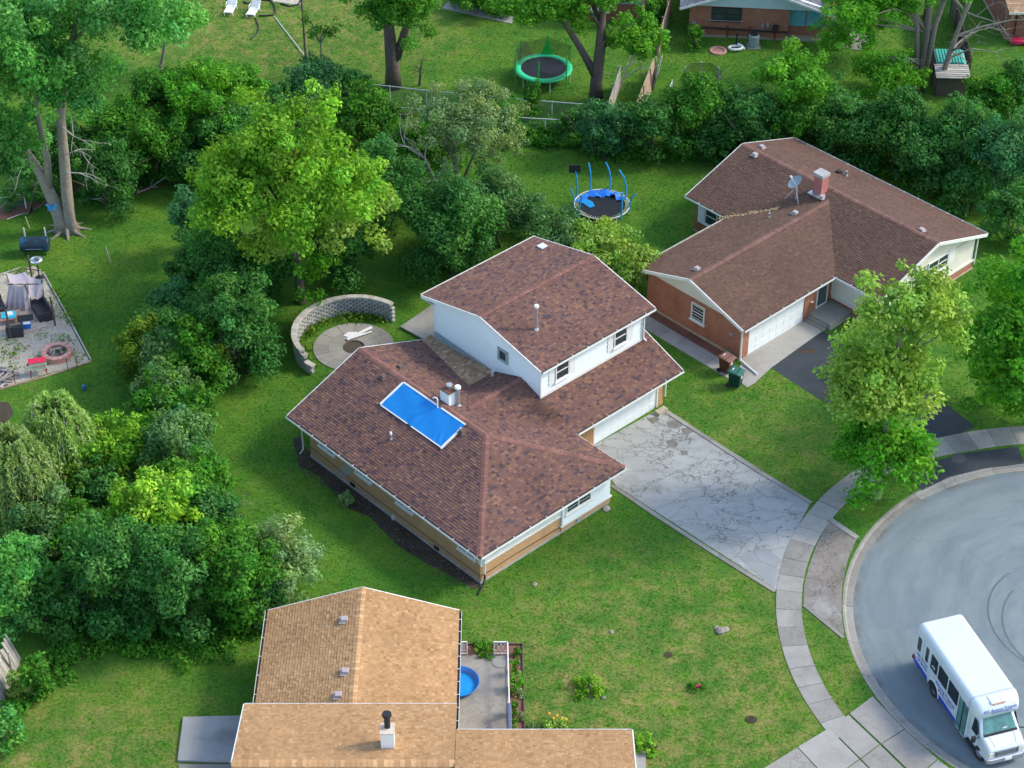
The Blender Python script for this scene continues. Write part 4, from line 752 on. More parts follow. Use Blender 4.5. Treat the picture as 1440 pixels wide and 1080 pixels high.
k1 = lambda x, y: 2.4 + .3 * (y + .6); K = [([(-.2, -.6), (9.4, -.6), (9.4, 4.5), (-.2, 4.5)], k1), ([(-.2, 4.5), (9.4, 4.5), (9.4, 9.6), (-.2, 9.6)], lambda x, y: k1(0, 4.5) - .3 * (y - 4.5))]
kr = deck(b2, K); shingles(kr, K, TANB, seed=43, tab=(.3, .6), course=.2); fascia(b2, (-.2, -.63, 2.4), (9.4, -.63, 2.4), mat='cream'); downspout(b2, [(.6, -.08, 2.3), (.6, -.08, .3)], mat='black'); window(b2, (2.6, -.01, 1.2), (1, 0, 0), 1.2, .9)
BR3 = (4.405, 134.262)
b3 = thing('brick_house', (*BR3, 0), 'brick house behind the green trampoline, mostly hidden by maple leaves', 'house', R(-3))
ob('wall', MB().bb(0, 0, .1, 5.2, 9, 2.5), 'brick_dk', b3); k3 = lambda x, y: 2.45 + .3 * (y + .6); K3 = [([(-.5, -.6), (5.5, -.6), (5.5, 9.5), (-.5, 9.5)], k3)]; kr3 = deck(b3, K3); shingles(kr3, K3, GREYR, seed=44, tab=(.3, .6), course=.2)
ob('siding_panel', MB().bb(2.6, -.05, 1.5, 5.1, 0, 2.45), 'greypl', b3); window(b3, (1.7, -.01, 1.1), (1, 0, 0), .9, 1.1, rows=1); ob('sill_slab', MB().bb(1.0, -.3, .85, 2.6, 0, 1.0), 'trim', b3); ob('corner_post', MB().bb(4.85, -.12, 0, 5.05, -.02, 2.4), 'woodb', b3)
sheet('back_patio', [(-5.072, 136.247), (0.0, 133.827), (0.103, 134.919), (-4.686, 137.368)], .05, 'concl'); sheet('back_patio', [(22.475, 130.414), (24.749, 129.788), (25.416, 132.105), (23.424, 133.177)], .04, 'concd')

# ---------------------------------------------------------------- shuttle bus
BW = (19.537, 67.633); BA = R(-72.3)
bx_, by_ = BW[0] - math.sin(BA) * 1.12, BW[1] + math.cos(BA) * 1.12
bus = thing('shuttle_bus', (bx_, by_, -.12), 'white shuttle bus with blue skirt stripe parked on the turning circle', 'bus', BA)
def loft(secs, cap=True):
    m = MB(); k = len(secs[0][1])
    for x, s_ in secs:
        for y, z in s_: m.v.append((x, y, z))
    for i in range(len(secs) - 1):
        for j in range(k): m.f.append((i * k + j, (i + 1) * k + j, (i + 1) * k + (j + 1) % k, i * k + (j + 1) % k))
    if cap: m.f += [tuple(range(k)), tuple(range((len(secs) - 1) * k, len(secs) * k))[::-1]]
    return m
def rsec(w, z0, z1, rt, rb=.04, tuck=0):
    P = []; h = w / 2
    for cx, cz, r, a0 in ((h - rb, z0 + rb, rb, -90), (h - rt - tuck, z1 - rt, rt, 0), (-h + rt + tuck, z1 - rt, rt, 90), (-h + rb, z0 + rb, rb, 180)):
        for i in range(6): a = R(a0 + 18 * i); P.append((cx + r * math.cos(a), cz + r * math.sin(a)))
    return P
ob('body', loft([(-2.07, rsec(2.14, .5, 2.72, .2)), (-2.0, rsec(2.22, .42, 2.80, .22)), (-1.9, rsec(2.24, .42, 2.82, .22)), (3.1, rsec(2.24, .42, 2.84, .22)), (3.16, rsec(2.22, .42, 2.84, .22))]), 'buspaint', bus, smooth=False, bevel=.01)
cap_ = ob('front_cap', loft([(3.0, rsec(2.27, 2.05, 2.87, .25, .1)), (3.16, rsec(2.27, 2.02, 2.87, .25, .1)), (3.4, rsec(2.2, 2.04, 2.82, .28, .1)), (3.62, rsec(2.06, 2.08, 2.66, .28, .1)), (3.74, rsec(1.86, 2.14, 2.5, .16, .1))]), 'buspaint', bus, smooth=True)
ob('cap_fairing', loft([(3.2, rsec(.9, 2.7, 2.9, .06)), (3.52, rsec(.8, 2.6, 2.83, .06)), (3.58, rsec(.76, 2.6, 2.76, .05))]), 'buspaint', cap_)
for yy in (-.22, 0, .22): ob('marker_light', MB().box((3.60, yy, 2.74), (.05, .12, .05)), 'amber', cap_)
for yy in (-.98, .98): ob('marker_light', MB().box((3.45, yy, 2.62), (.08, .12, .06)), 'amber', cap_)
cab = ob('cab', loft([(3.1, rsec(1.98, .42, 2.12, .15)), (3.5, rsec(1.94, .42, 2.12, .2, tuck=.06)), (3.6, rsec(1.94, .42, 2.0, .2, tuck=.08)), (4.06, rsec(1.94, .42, 1.40, .14)), (4.3, rsec(1.92, .42, 1.34, .16)), (4.72, rsec(1.84, .45, 1.18, .16)), (4.82, rsec(1.74, .5, 1.08, .14))]), 'buspaint', bus, smooth=False, bevel=.015)
ws = MB().poly([(4.08, -.80, 1.43), (4.08, .80, 1.43), (3.62, .68, 2.03), (3.62, -.68, 2.03)]); ob('windscreen', ws, 'windscreen', cab)
ob('wiper_cowl', MB().bar((4.11, -.82, 1.40), (4.11, .82, 1.40), .14, .06), 'black', cab); ob('dash_paper', MB().box((4.02, .25, 1.53), (.02, .22, .08)), 'white', cab)
for k in range(3): ob('grille_bar', MB().bar((4.835, -.5, .78 + k * .09), (4.835, .5, .78 + k * .09), .03, .045), 'chrome', cab)
ob('grille', MB().bb(4.8, -.55, .72, 4.828, .55, 1.02), 'black', cab); ob('grille_frame', MB().bar((4.84, -.58, 1.03), (4.84, .58, 1.03), .03, .04).bar((4.84, -.58, .71), (4.84, .58, .71), .03, .04).bb(4.825, -.6, .7, 4.855, -.555, 1.05).bb(4.825, .555, .7, 4.855, .6, 1.05), 'chrome', cab)
for s_ in (-1, 1):
    hl = ob('headlight', MB().box((4.78, s_ * .74, .88), (.12, .26, .24)), 'lens', cab, bevel=.02); ob('turn_signal', MB().box((4.76, s_ * .85, .88), (.12, .06, .22)), 'amber', hl)
    ob('hood_line', MB().bar((4.15, s_ * .62, 1.405), (4.7, s_ * .52, 1.205), .015, .012), 'steel_p', cab)
    ob('mirror_arm', MB().tube([(3.95, s_ * .95, 1.25), (4.1, s_ * 1.25, 1.3), (4.1, s_ * 1.33, 1.35)], .025, 6), 'black', cab)
    ob('mirror', MB().box((4.1, s_ * 1.33, 1.35), (.12, .2, .38)), 'black', cab, bevel=.03)
    ob('side_window', MB().ext([(3.32, s_ * .985, 1.15), (3.78, s_ * .985, 1.15), (3.9, s_ * .98, 1.45), (3.62, s_ * .955, 1.9), (3.38, s_ * .955, 1.92)], (0, s_ * .012, 0)), 'busglass', cab)
bp = ob('bumper', loft([(4.7, rsec(1.98, .36, .62, .06)), (4.86, rsec(1.9, .36, .62, .06)), (4.92, rsec(1.5, .38, .6, .05))]), 'chrome', bus); ob('number_plate', MB().box((4.93, .1, .5), (.02, .32, .16)), 'white', bp); ob('air_dam', MB().bb(4.6, -.9, .26, 4.84, .9, .36), 'black', bp)
ob('step_board', MB().bb(3.1, -1.1, .3, 3.9, -.9, .42), 'black', bus); ob('rear_bumper', MB().bb(-2.22, -1.1, .42, -2.05, 1.1, .6), 'black', bus)
YS = -1.124
def sidewin(x0, x1, z0, z1, nm='side_window', r=.07):
    for s_ in (1, -1):
        m = MB(); P = []
        for cx, cz, a0 in ((x1 - r, z0 + r, -90), (x1 - r, z1 - r, 0), (x0 + r, z1 - r, 90), (x0 + r, z0 + r, 180)):
            for i in range(4): a = R(a0 + 30 * i); P.append((cx + r * math.cos(a), YS * s_, cz + r * math.sin(a)))
        w = ob(nm, m.ext(P, (0, -.012 * s_, 0)), 'busglass', bus)
for x0, x1, z0, z1 in ((-1.86, -1.55, 1.35, 2.15), (-1.08, -.82, 1.35, 2.2), (-.55, .08, 1.38, 2.24), (.2, 1.06, 1.38, 2.24), (1.18, 2.1, 1.38, 2.24)): sidewin(x0, x1, z0, z1)
for s_ in (1, -1):
    ob('stripe', MB().ext([(-2.0, YS * s_, .42), (-.66, YS * s_, .42), (-.66, YS * s_, .62), (-2.0, YS * s_, .66)], (0, -.008 * s_, 0)).ext([(.5, YS * s_, .42), (2.16, YS * s_, .42), (2.16, YS * s_, .62), (.42, YS * s_, .62)], (0, -.008 * s_, 0)), 'busblue', bus)
    ob('panel_seam', MB().bar((-1.3, YS * s_, .7), (-1.3, YS * s_, 2.4), .012, .012), 'greypl', bus); ob('rain_rail', MB().bar((-2.0, YS * s_, 2.5), (3.1, YS * s_, 2.5), .02, .02), 'steel_p', bus)
    ob('side_marker', MB().box((-1.93, YS * s_, .72), (.12, .02, .08)), 'redlens', bus); ob('side_marker', MB().box((.42, YS * s_, .72), (.1, .02, .06)), 'amber', bus)
    for xx in (0, 4.15):
        yy = s_ * (-1.0 if xx == 0 else -.86)
        arch = MB()
        for i in range(9): pass
        if xx == 0: ob('wheel_arch', MB().tube([(xx + .52 * math.cos(R(a)), YS * s_, .40 + .52 * math.sin(R(a))) for a in range(-5, 190, 15)], .045, 6), 'buspaint', bus); ob('wheel_well', MB().ext([(xx + .5 * math.cos(R(a)), YS * s_ * 1.0005, .40 + .5 * math.sin(R(a))) for a in range(0, 181, 15)], (0, -.004 * s_, 0)), 'black', bus)
        wm = MB(); n_ = 22
        w = link('wheel', None, None, bus, (xx, yy, .37)); w.rotation_euler = (R(90), 0, R(14) if xx else 0)
        ob('tyre', MB().lathe([(.21, -.12), (.34, -.12), (.37, -.07), (.37, .07), (.34, .12), (.21, .12)], n_, cap=False), 'rubber', w); ob('rim', MB().lathe([(.225, -.10), (.2, -.06), (.12, -.04), (.1, -.1), (.1, .1), (.12, .04), (.2, .06), (.225, .10)], n_), 'chrome', w)
dr = ob('passenger_door', MB().bb(2.2, YS - .012, .32, 3.08, YS + .02, 2.28), 'buspaint', bus)
for x0, x1 in ((2.27, 2.6), (2.69, 3.02)): ob('door_leaf', MB().bb(x0, YS - .024, .4, x1, YS - .012, 2.2), 'windscreen', dr); ob('door_edge', MB().bb(x0 - .03, YS - .03, .36, x0, YS - .012, 2.24).bb(x1, YS - .03, .36, x1 + .03, YS - .012, 2.24), 'black', dr)
text('lettering', 'Among Friends', .30, 'inkblue', bus, frame4((1.0, YS - .006, 1.08), (1, 0, 0), (0, 0, 1)), .25); text('lettering', 'ADULT DAY CARE INC', .13, 'inkblue', bus, frame4((1.05, YS - .006, .84), (1, 0, 0), (0, 0, 1)))
text('lettering', '403', .22, 'inkwhite', bus, frame4((-.25, YS - .018, 1.62), (1, 0, 0), (0, 0, 1))); text('lettering', '(708) 757-7700', .17, 'inkblue', bus, frame4((-1.3, YS - .006, 1.12), (1, 0, 0), (0, 0, 1)), .15); text('lettering', '708-748-3040', .17, 'inkblue', bus, frame4((-1.25, YS - .006, .88), (1, 0, 0), (0, 0, 1)), .15)
fz = Vector((.80, 0, .60)); upv = Vector((-.60, 0, .80))
text('lettering', '403 Among Friends', .21, 'inkblue', cap_, frame4((3.745, 0, 2.50), (0, 1, 0), upv), .2); text('lettering', 'ADULT DAY CARE INC', .10, 'inkblue', cap_, frame4((3.765, .1, 2.36), (0, 1, 0), (-.2, 0, .98)))
# car under the street tree
cp = (20.073, 91.325)
car = thing('parked_car', (*cp, .01), 'blue and white car on the dark driveway, hidden under the street tree', 'car', R(-52))
ob('body', loft([(-2.2, rsec(1.6, .35, .8, .1)), (-2.1, rsec(1.74, .25, .9, .12)), (-.9, rsec(1.8, .22, .95, .12)), (.8, rsec(1.8, .22, .94, .12)), (2.0, rsec(1.74, .25, .78, .12)), (2.2, rsec(1.55, .35, .66, .1))]), 'carblue', car, smooth=True)
cbn = ob('cabin', loft([(-1.75, rsec(1.5, .85, .95, .04)), (-1.1, rsec(1.45, .85, 1.4, .14, tuck=.1)), (.1, rsec(1.45, .85, 1.43, .14, tuck=.1)), (1.0, rsec(1.5, .85, .95, .04))]), 'white', car, smooth=True)
ob('windscreen', MB().poly([(1.0, -.62, .98), (1.0, .62, .98), (.22, .55, 1.40), (.22, -.55, 1.40)]), 'busglass', cbn); ob('rear_window', MB().poly([(-1.72, -.6, .97), (-1.72, .6, .97), (-1.15, .55, 1.38), (-1.15, -.55, 1.38)]), 'busglass', cbn)
for s_ in (-1, 1):
    ob('side_window', MB().poly([(-1.2, s_ * .735, .98), (.6, s_ * .735, .98), (.1, s_ * .66, 1.33), (-1.0, s_ * .66, 1.33)]), 'busglass', cbn); ob('headlight', MB().box((2.1, s_ * .6, .62), (.16, .3, .12)), 'lens', car); ob('tail_light', MB().box((-2.15, s_ * .65, .72), (.1, .28, .12)), 'redlens', car)
    for xx in (-1.35, 1.35):
        w = link('wheel', None, None, car, (xx, s_ * .82, .32)); w.rotation_euler = (R(90), 0, 0); ob('tyre', MB().lathe([(.2, -.1), (.3, -.1), (.32, -.06), (.32, .06), (.3, .1), (.2, .1)], 18, cap=False), 'rubber', w); ob('rim', MB().lathe([(.2, -.07), (.05, -.05), (.05, .05), (.2, .07)], 18), 'chrome', w)

# ---------------------------------------------------------------- wheelie bins
def bin_(p, rz, body, lid, label):
    b = thing('wheelie_bin', (*p, 0), label, 'bin', rz, 'wheelie bins by the garage corner')
    ob('body', MB().add([(x * k_, y * k_, z) for z, k_ in ((.12, .82), (.98, 1)) for x, y in ((-.36, -.30), (.36, -.30), (.36, .30), (-.36, .30))], [(3, 2, 1, 0), (4, 5, 6, 7), (0, 1, 5, 4), (1, 2, 6, 5), (2, 3, 7, 6), (3, 0, 4, 7)]), body, b, bevel=.03)
    l = ob('lid', MB().ext([(-.42, -.34, .98), (.42, -.34, .98), (.42, -.34, 1.03), (.1, -.34, 1.1), (-.3, -.34, 1.12), (-.42, -.34, 1.06)], (0, .68, 0)), lid, b, bevel=.02)
    ob('lid_rib', MB().bb(.1, -.3, 1.08, .14, .3, 1.115), body, l); ob('handle', MB().tube([(-.44, -.26, 1.0), (-.5, -.26, 1.02), (-.5, .26, 1.02), (-.44, .26, 1.0)], .02, 6), body, b)
    for s_ in (-1, 1):
        w = link('wheel', None, None, b, (-.3, s_ * .3, .14)); w.rotation_euler = (R(90), 0, 0); ob('tyre', MB().lathe([(.05, -.04), (.13, -.04), (.14, 0), (.13, .04), (.05, .04)], 14), 'rubber', w)
    ob('emblem', MB().box((.352, -.02, .82), (.012, .1, .16)).box((.352, -.02, .72), (.012, .22, .06)), 'inkwhite', b); ob('lid_label', MB().box((-.2, .0, 1.125), (.06, .2, .008)), 'inkwhite', l)
bin_((11.985, 92.437), R(-42), 'bin_br', 'bin_brl', 'brown wheelie bin with pinkish brown lid against the brick corner'); bin_((12.391, 91.13), R(-30), 'bin_gr', 'bin_grl', 'dark green wheelie bin with teal lid standing on the grass')
ob('garden_hose_reel', MB().box((0, 0, .25), (.5, .22, .18)).tube([(-.25, 0, .1), (-.25, 0, .45), (.1, 0, .5)], .03, 6), M('teal_plastic', (.05, .22, .22), (.06, .26, .26), 4, .6), label='teal hose holder on the ground beside the brown wheelie bin', cat='hose holder', loc=(*(12.215, 93.769), 0), rz=R(-45))

# ---------------------------------------------------------------- curved block wall and round patio
rc = (-9.0, 94.75); RR = 3.32
cw = thing('curved_block_wall', (*rc, 0), 'curved pierced concrete block wall with cap stones round the patio', 'wall')
blk = MB().box((0, 0, .07), (.22, .275, .132)).mesh('block'); capm = MB().box((0, 0, .06), (.34, .33, .12), taper=.94).mesh('cap_stone'); blk.materials.append(MT['block']); capm.materials.append(MT['cap'])
t0, t1 = R(51), R(232); nb = 28
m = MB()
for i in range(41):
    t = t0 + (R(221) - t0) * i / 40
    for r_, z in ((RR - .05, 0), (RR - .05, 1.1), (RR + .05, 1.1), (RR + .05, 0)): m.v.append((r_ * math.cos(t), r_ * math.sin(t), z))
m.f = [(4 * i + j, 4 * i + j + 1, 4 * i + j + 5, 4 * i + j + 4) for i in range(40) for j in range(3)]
ob('hole_shade_ring', m, 'bark_d', cw)  # added dark ring at mid-wall, stands in for shade in the pierced holes
for row in range(8):
    for i in range(nb):
        t = t0 + (t1 - t0) * (i + .5 * (row % 2)) / nb; lim = 8 if t < R(214) else (7 if t < R(222) else 4)
        if t > t1 or row >= lim: continue
        o = link('block', blk, None, cw, (RR * math.cos(t), RR * math.sin(t), row * .14)); o.rotation_euler = (0, 0, t + rnd.uniform(-.03, .03))
for i in range(34):
    t = t0 + (t1 - t0) * (i + .5) / 34; z = 1.12 if t < R(214) else (.98 if t < R(222) else .56)
    o = link('cap_stone', capm, None, cw, (RR * math.cos(t) * 1.0, RR * math.sin(t), z + rnd.uniform(-.01, .012))); o.rotation_euler = (rnd.uniform(-.03, .03), 0, t + rnd.uniform(-.05, .05))
ppat = tag(link('round_patio', None, None, None, (*rc, 0)), kind='structure')
for ring_i, (ra, rb_, k) in enumerate(((.62, 1.45, 9), (1.46, 2.3, 13))):
    for i in range(k):
        a0, a1 = 2 * math.pi * (i + .3 * ring_i) / k + rnd.uniform(-.05, .05) * 0, 2 * math.pi * (i + 1 + .3 * ring_i) / k - .012
        P = [(ra * math.cos(a0 + (a1 - a0) * j / 4), ra * math.sin(a0 + (a1 - a0) * j / 4)) for j in range(5)] + [(rb_ * math.cos(a1 - (a1 - a0) * j / 4), rb_ * math.sin(a1 - (a1 - a0) * j / 4)) for j in range(5)]
        ob('flagstone', MB().prism(P, -.05, .05 + rnd.uniform(-.004, .006)), 'concd' if rnd.random() < .7 else 'conc', ppat)
pit = ob('sunken_pit', MB().lathe([(.62, .06), (.60, .08), (.56, .06), (.54, .01)], 28, cap=False).prism([(.56 * math.cos(i * .2244), .56 * math.sin(i * .2244)) for i in range(28)], -.04, .012), M('wet_ash', (.06, .05, .04), (.11, .085, .06), 6, .4), label='dark round fire hole in the middle of the round patio', cat='fire pit', loc=(*rc, 0))
pl = [(-9.416, 95.331), (-8.055, 96.437), (-8.962, 95.882)]
ob('white_trim_board', MB().bar((*pl[0], .13), (*pl[1], .20), .20, .05).bar((*pl[0], .13), (pl[1][0], pl[1][1] - .35, .14), .12, .04), 'trim', label='long white trim boards lying across the round patio', cat='board')
ob('white_scrap', MB().prism([(pl[2][0] - .35 + dx, pl[2][1] + dy) for dx, dy in ((-.35, -.1), (-.1, .25), (.4, .28), (.45, .0), (.1, -.25), (-.15, -.22))], .055, .08), 'trim', label='small white sheet scrap lying beside the trim boards', cat='scrap')

# ---------------------------------------------------------------- left neighbour's gravel yard
fp = thing('fire_pit', (*(-25.731, 93.97), 0), 'round fire pit of pink paver blocks on the gravel', 'fire pit')
bk = MB(); 
def wedge(ra, rb_, h, a):
    m = MB(); P = [(ra * math.cos(t), ra * math.sin(t)) for t in (-a, 0, a)] + [(rb_ * math.cos(t), rb_ * math.sin(t)) for t in (a, 0, -a)]
    return m.prism(P, 0, h)
for row in range(2):
    wm = wedge(.58, .86, .165, math.pi / 14 - .012).mesh('block'); wm.materials.append(MT['pink'])
    for i in range(14): link('block', wm, None, fp, (0, 0, row * .17 + .01), 2 * math.pi * (i + .5 * row) / 14)
ob('ash_bed', MB().lathe([(.58, 0), (.5, .1), (.1, .14)], 20), 'ash', fp)
for i in range(9):
    a = rnd.uniform(0, 6.28); b_ = rnd.uniform(0, 6.28); tag(ob('charred_log', MB().tube([(.4 * math.cos(a), .4 * math.sin(a), .16 + i * .02), (.35 * math.cos(b_), .35 * math.sin(b_), .24 + i * .015)], [.06, .045], 6), 'log' if i % 2 else 'ash', loc=fp.location), 'burnt log inside the round pink fire pit', 'log', 'burnt logs in the fire pit')
cc_ = (-26.443, 92.24)
cart = thing('cooler_cart', (*cc_, 0), 'cream drinks cooler cart with magenta lid on red legs', 'cooler', R(14))
ob('tub', MB().bb(-.48, -.24, .46, .48, .24, .92), 'ivory', cart, bevel=.02); ob('lid', MB().bb(-.49, -.25, .92, .49, .25, .97), 'red', cart, bevel=.015); ob('side_tray', MB().bb(-.58, -.1, .72, -.46, .1, .76), 'redm', cart)
for sx in (-1, 1):
    for sy in (-1, 1): ob('leg', MB().tube([(sx * .40, sy * .2, .45), (sx * .46, sy * .25, 0)], [.035, .03], 6), 'redm', cart)
text('lettering', 'Coca-Cola', .16, 'inkred', cart, frame4((0.05, -.246, .70), (1, 0, 0), (0, 0, 1)), .3)
GA, GB, GC = [(-28.639, 95.605), (-26.336, 96.854), (-28.532, 101.546)]
for p, hgt, lab in ((GA, 2.0, 'brown gazebo post beside the black wicker armchair'), (GB, 2.0, 'brown gazebo post standing in the gravel near the timber edge'), (GC, 1.7, 'brown gazebo post behind the collapsed mauve canopy')):
    ob('gazebo_post', MB().bar((*p, 0), (p[0] - .04, p[1] + .03, hgt), .09, .09, (0, 1, 0)), 'bark_d', label=lab, cat='post', group='gazebo posts')
dk = thing('plank_deck', (*GA, 0), 'low deck of weathered planks under the gazebo', 'deck', math.atan2(GB[1] - GA[1], GB[0] - GA[0]))
for i in range(20): ob('plank', MB().bb(-2.4, .1 + i * .18, .02, 2.2, .1 + i * .18 + .165, .075 + rnd.uniform(0, .006)), 'plank', dk)
# heater with a round reflector
hp = (-28.136, 101.695)
ht = thing('patio_heater', (*hp, 0), 'patio heater with round silver reflector on a dark pole', 'heater'); ob('pole', MB().tube([(0, 0, 0), (0, 0, 1.25)], .04, 8).lathe([(.25, 0), (.25, .06), (.1, .1)], 16), 'black', ht); ob('burner', MB().lathe([(.1, 1.0), (.12, 1.25), (.06, 1.3)], 12), 'steel', ht); ob('reflector', MB().lathe([(.40, 1.30), (.41, 1.33), (.30, 1.40), (.1, 1.46), (.02, 1.47)], 22), 'chrome', ht, smooth=True)
# collapsed canopy
q = [(-29.247, 98.339), (-28.087, 98.339), (-27.419, 98.768), (-29.149, 98.935), (-28.119, 98.789), (-27.188, 98.79), (-27.829, 97.286), (-27.224, 97.926)]
m = MB(); nu, nv = 30, 12
def lerp(a, b, t): return tuple(a[i] + (b[i] - a[i]) * t for i in range(len(a)))
def sheetmesh(a, b, c, d, nu, nv, amp, fr, ph=0):
    m = MB()
    for j in range(nv + 1):
        for i in range(nu + 1):
            u, v = i / nu, j / nv; p = lerp(lerp(a, b, u), lerp(d, c, u), v); k = amp * (v * .9 + .1)
            m.v.append((p[0] + k * math.sin(fr * u + ph) * .5, p[1] + k * math.sin(fr * u + ph + v), p[2] - .18 * math.sin(math.pi * u) * (1 - v) - .1 * math.sin(math.pi * v) * (1 if amp < .1 else 0)))
    m.f = [(j * (nu + 1) + i, j * (nu + 1) + i + 1, (j + 1) * (nu + 1) + i + 1, (j + 1) * (nu + 1) + i) for j in range(nv) for i in range(nu)]
    return m
cv = thing('collapsed_canopy', (0, 0, 0), 'collapsed mauve gazebo canopy hanging in folds over the wicker sofa', 'canopy')
X0, Y0 = q[0][0], q[0][1]; bar0 = (X0 + .15, Y0 + .25, 1.75); bar1 = (q[1][0] - .1, q[1][1] + .25, 1.70)
ob('curtain', sheetmesh(bar0, bar1, (q[1][0], q[1][1] - .05, .12), (X0 - .25, Y0 - .05, .15), 34, 12, .14, 26), 'cloth', cv, smooth=True)
ob('top_sheet', sheetmesh((X0 - .15, Y0 + .95, 2.05), (X0 + 1.0, Y0 + 1.15, 2.0), bar1, bar0, 16, 8, .06, 9), 'cloth', cv, smooth=True)
ob('side_drape', sheetmesh((X0 + .9, Y0 + 1.05, 2.0), (X0 + 2.05, Y0 + .75, 1.72), (q[2][0], q[2][1] - .05, .55), (q[1][0] - .1, q[1][1] + .1, .95), 18, 12, .12, 12, 1), M('pale_pink_cloth', (.50, .42, .46), (.58, .50, .53), 2, .8), cv, smooth=True)
ob('pole', MB().bar((bar0[0] - .1, bar0[1], bar0[2] - .05), (bar1[0] + .8, bar1[1] + .1, bar1[2] - .05), .05, .05).bar((bar0[0], bar0[1] + .1, bar0[2]), (X0 - .1, Y0 + .9, 2.0), .05, .05).bar((bar1[0], bar1[1], bar1[2]), (bar1[0] + .3, bar1[1], 0), .06, .06).bar((X0 + 1.95, Y0 + .7, 1.7), (X0 + 1.9, Y0 + .7, 0), .06, .06), 'bark_d', cv)
def sofa(p, rz, L, D, label, nm='wicker_sofa', cat='sofa'):
    s_ = thing(nm, (*p, .02), label, cat, rz); ob('base', MB().bb(-L / 2, -D / 2, 0, L / 2, D / 2, .34), 'wicker', s_, bevel=.02)
    ob('backrest', MB().bb(-L / 2, D / 2 - .1, .34, L / 2, D / 2, .72), 'wicker', s_, bevel=.02)
    for sg in (-1, 1): ob('armrest', MB().bb(sg * L / 2 - (.1 if sg > 0 else 0), -D / 2, .34, sg * L / 2 + (.1 if sg < 0 else 0), D / 2 - .1, .6), 'wicker', s_, bevel=.02)
sofa((-27.277, 97.983), R(-62), 1.7, .85, 'long black wicker sofa under the collapsed canopy'); sofa((-29.91, 98.339), R(115), 1.6, .8, 'black wicker sofa cut by the left edge of the picture'); sofa((-28.474, 96.019), R(190), .95, .8, 'black wicker armchair in front of the plank deck', 'wicker_armchair', 'armchair')
tb = (-29.001, 97.275)
tt = thing('patio_table', (*tb, .05), 'low reddish table beside the teal cloth on the plank deck', 'table', R(15)); ob('table_top', MB().bb(-.6, -.45, .34, .6, .45, .39), 'wood_r', tt)
for sx in (-1, 1):
    for sy in (-1, 1): ob('leg', MB().bb(sx * .52 - .03, sy * .38 - .03, 0, sx * .52 + .03, sy * .38 + .03, .34), 'wood_r', tt)
ob('teal_cushion', MB().prism([(-.45, -.3), (.35, -.35), (.42, .25), (-.1, .42), (-.5, .2)], .445, .50), 'teal', label='teal and white folded cloth lying on the low table', cat='cloth', loc=(*tb, 0), rz=R(10)); ob('white_bag', MB().box((0, 0, .55), (.4, .3, .09), .4, .7), 'white', label='crumpled white bag on the teal cloth', cat='bag', loc=(tb[0], tb[1] + .05, 0))
cb = (-27.945, 96.575)
bc = thing('cool_box', (*cb, .06), 'blue cool box with its black lid thrown open', 'cooler', R(12)); ob('tub', MB().add([(x * k_, y * k_, z) for z, k_ in ((.0, .8), (.38, 1)) for x, y in ((-.3, -.2), (.3, -.2), (.3, .2), (-.3, .2))], [(3, 2, 1, 0), (0, 1, 5, 4), (1, 2, 6, 5), (2, 3, 7, 6), (3, 0, 4, 7)]), 'bluepl', bc); ob('liner', MB().bb(-.27, -.17, .3, .27, .17, .36), 'white', bc); ob('lid', MB().bar((-.45, .24, .52), (.45, .24, .52), .06, .38, (0, 1, .6)), 'black', bc)
wp = [(-28.484, 92.306), (-28.182, 91.977), (-28.291, 91.52), (-28.001, 91.455), (-28.346, 91.195), (-28.048, 92.108)]
for i in range(22):
    p = wp[i % 6]; a = rnd.uniform(-.5, 1.2); z = .06 + .09 * (i // 6); L = rnd.uniform(.3, .48); x, y = p[0] + rnd.uniform(-.25, .25), p[1] + rnd.uniform(-.15, .15)
    ob('firewood_log', MB().tube([(-L * math.cos(a), -L * math.sin(a), 0), (L * math.cos(a), L * math.sin(a), rnd.uniform(-.02, .05))], [.075, .065], 5), 'log', label='split grey log in the heap at the left edge of the gravel', cat='log', group='firewood heap', loc=(x, y, z))
for p, h, lab in (((-27.569, 91.26), .9, 'thin garden stake next to the firewood heap'), ((-24.869, 92.569), .75, 'dark garden stake in front of the fire pit'), ((-24.395, 92.834), .6, 'short wooden stake near the gravel corner')):
    ob('garden_stake', MB().tube([(0, 0, 0), (-.02, 0, h)], .025, 6).box((-.02, 0, h), (.08, .08, .1)), 'bark_d', label=lab, cat='stake', group='garden stakes', loc=(*p, 0))
ob('garden_lantern', MB().lathe([(.12, 0), (.14, .05), (.1, .25), (.15, .28), (.02, .4)], 8), M('blue_lantern', (.02, .10, .18), (.05, .16, .25), 6, .4), label='small dark blue lantern standing on the grass below the gravel', cat='lantern', loc=(*(-23.663, 90.807), 0))
dp = (-28.796, 104.273)
dm_ = thing('barrel_smoker', (*dp, 0), 'black barrel smoker lying on its stand by the big tree', 'barbecue', R(2)); m = MB().tube([(-.85, 0, .72), (-.8, 0, .72), (.8, 0, .72), (.85, 0, .72)], [.42, .46, .46, .42], 20); ob('barrel', m, 'drum', dm_); ob('lid_handle', MB().tube([(-.5, -.36, .62), (-.5, -.44, .62), (.5, -.44, .62), (.5, -.36, .62)], .02, 6), 'steel', dm_)
for sx in (-1, 1): ob('leg', MB().bar((sx * .6, -.2, 0), (sx * .6, -.2, .4), .07, .07, (0, 1, 0)).bar((sx * .6, .25, 0), (sx * .6, .25, .4), .07, .07, (0, 1, 0)), 'black', dm_); ob('stack_pipe', MB().tube([(sx * .62, .5, .2), (sx * .62, .5, 1.55)], .045, 8), 'steel_p', dm_)

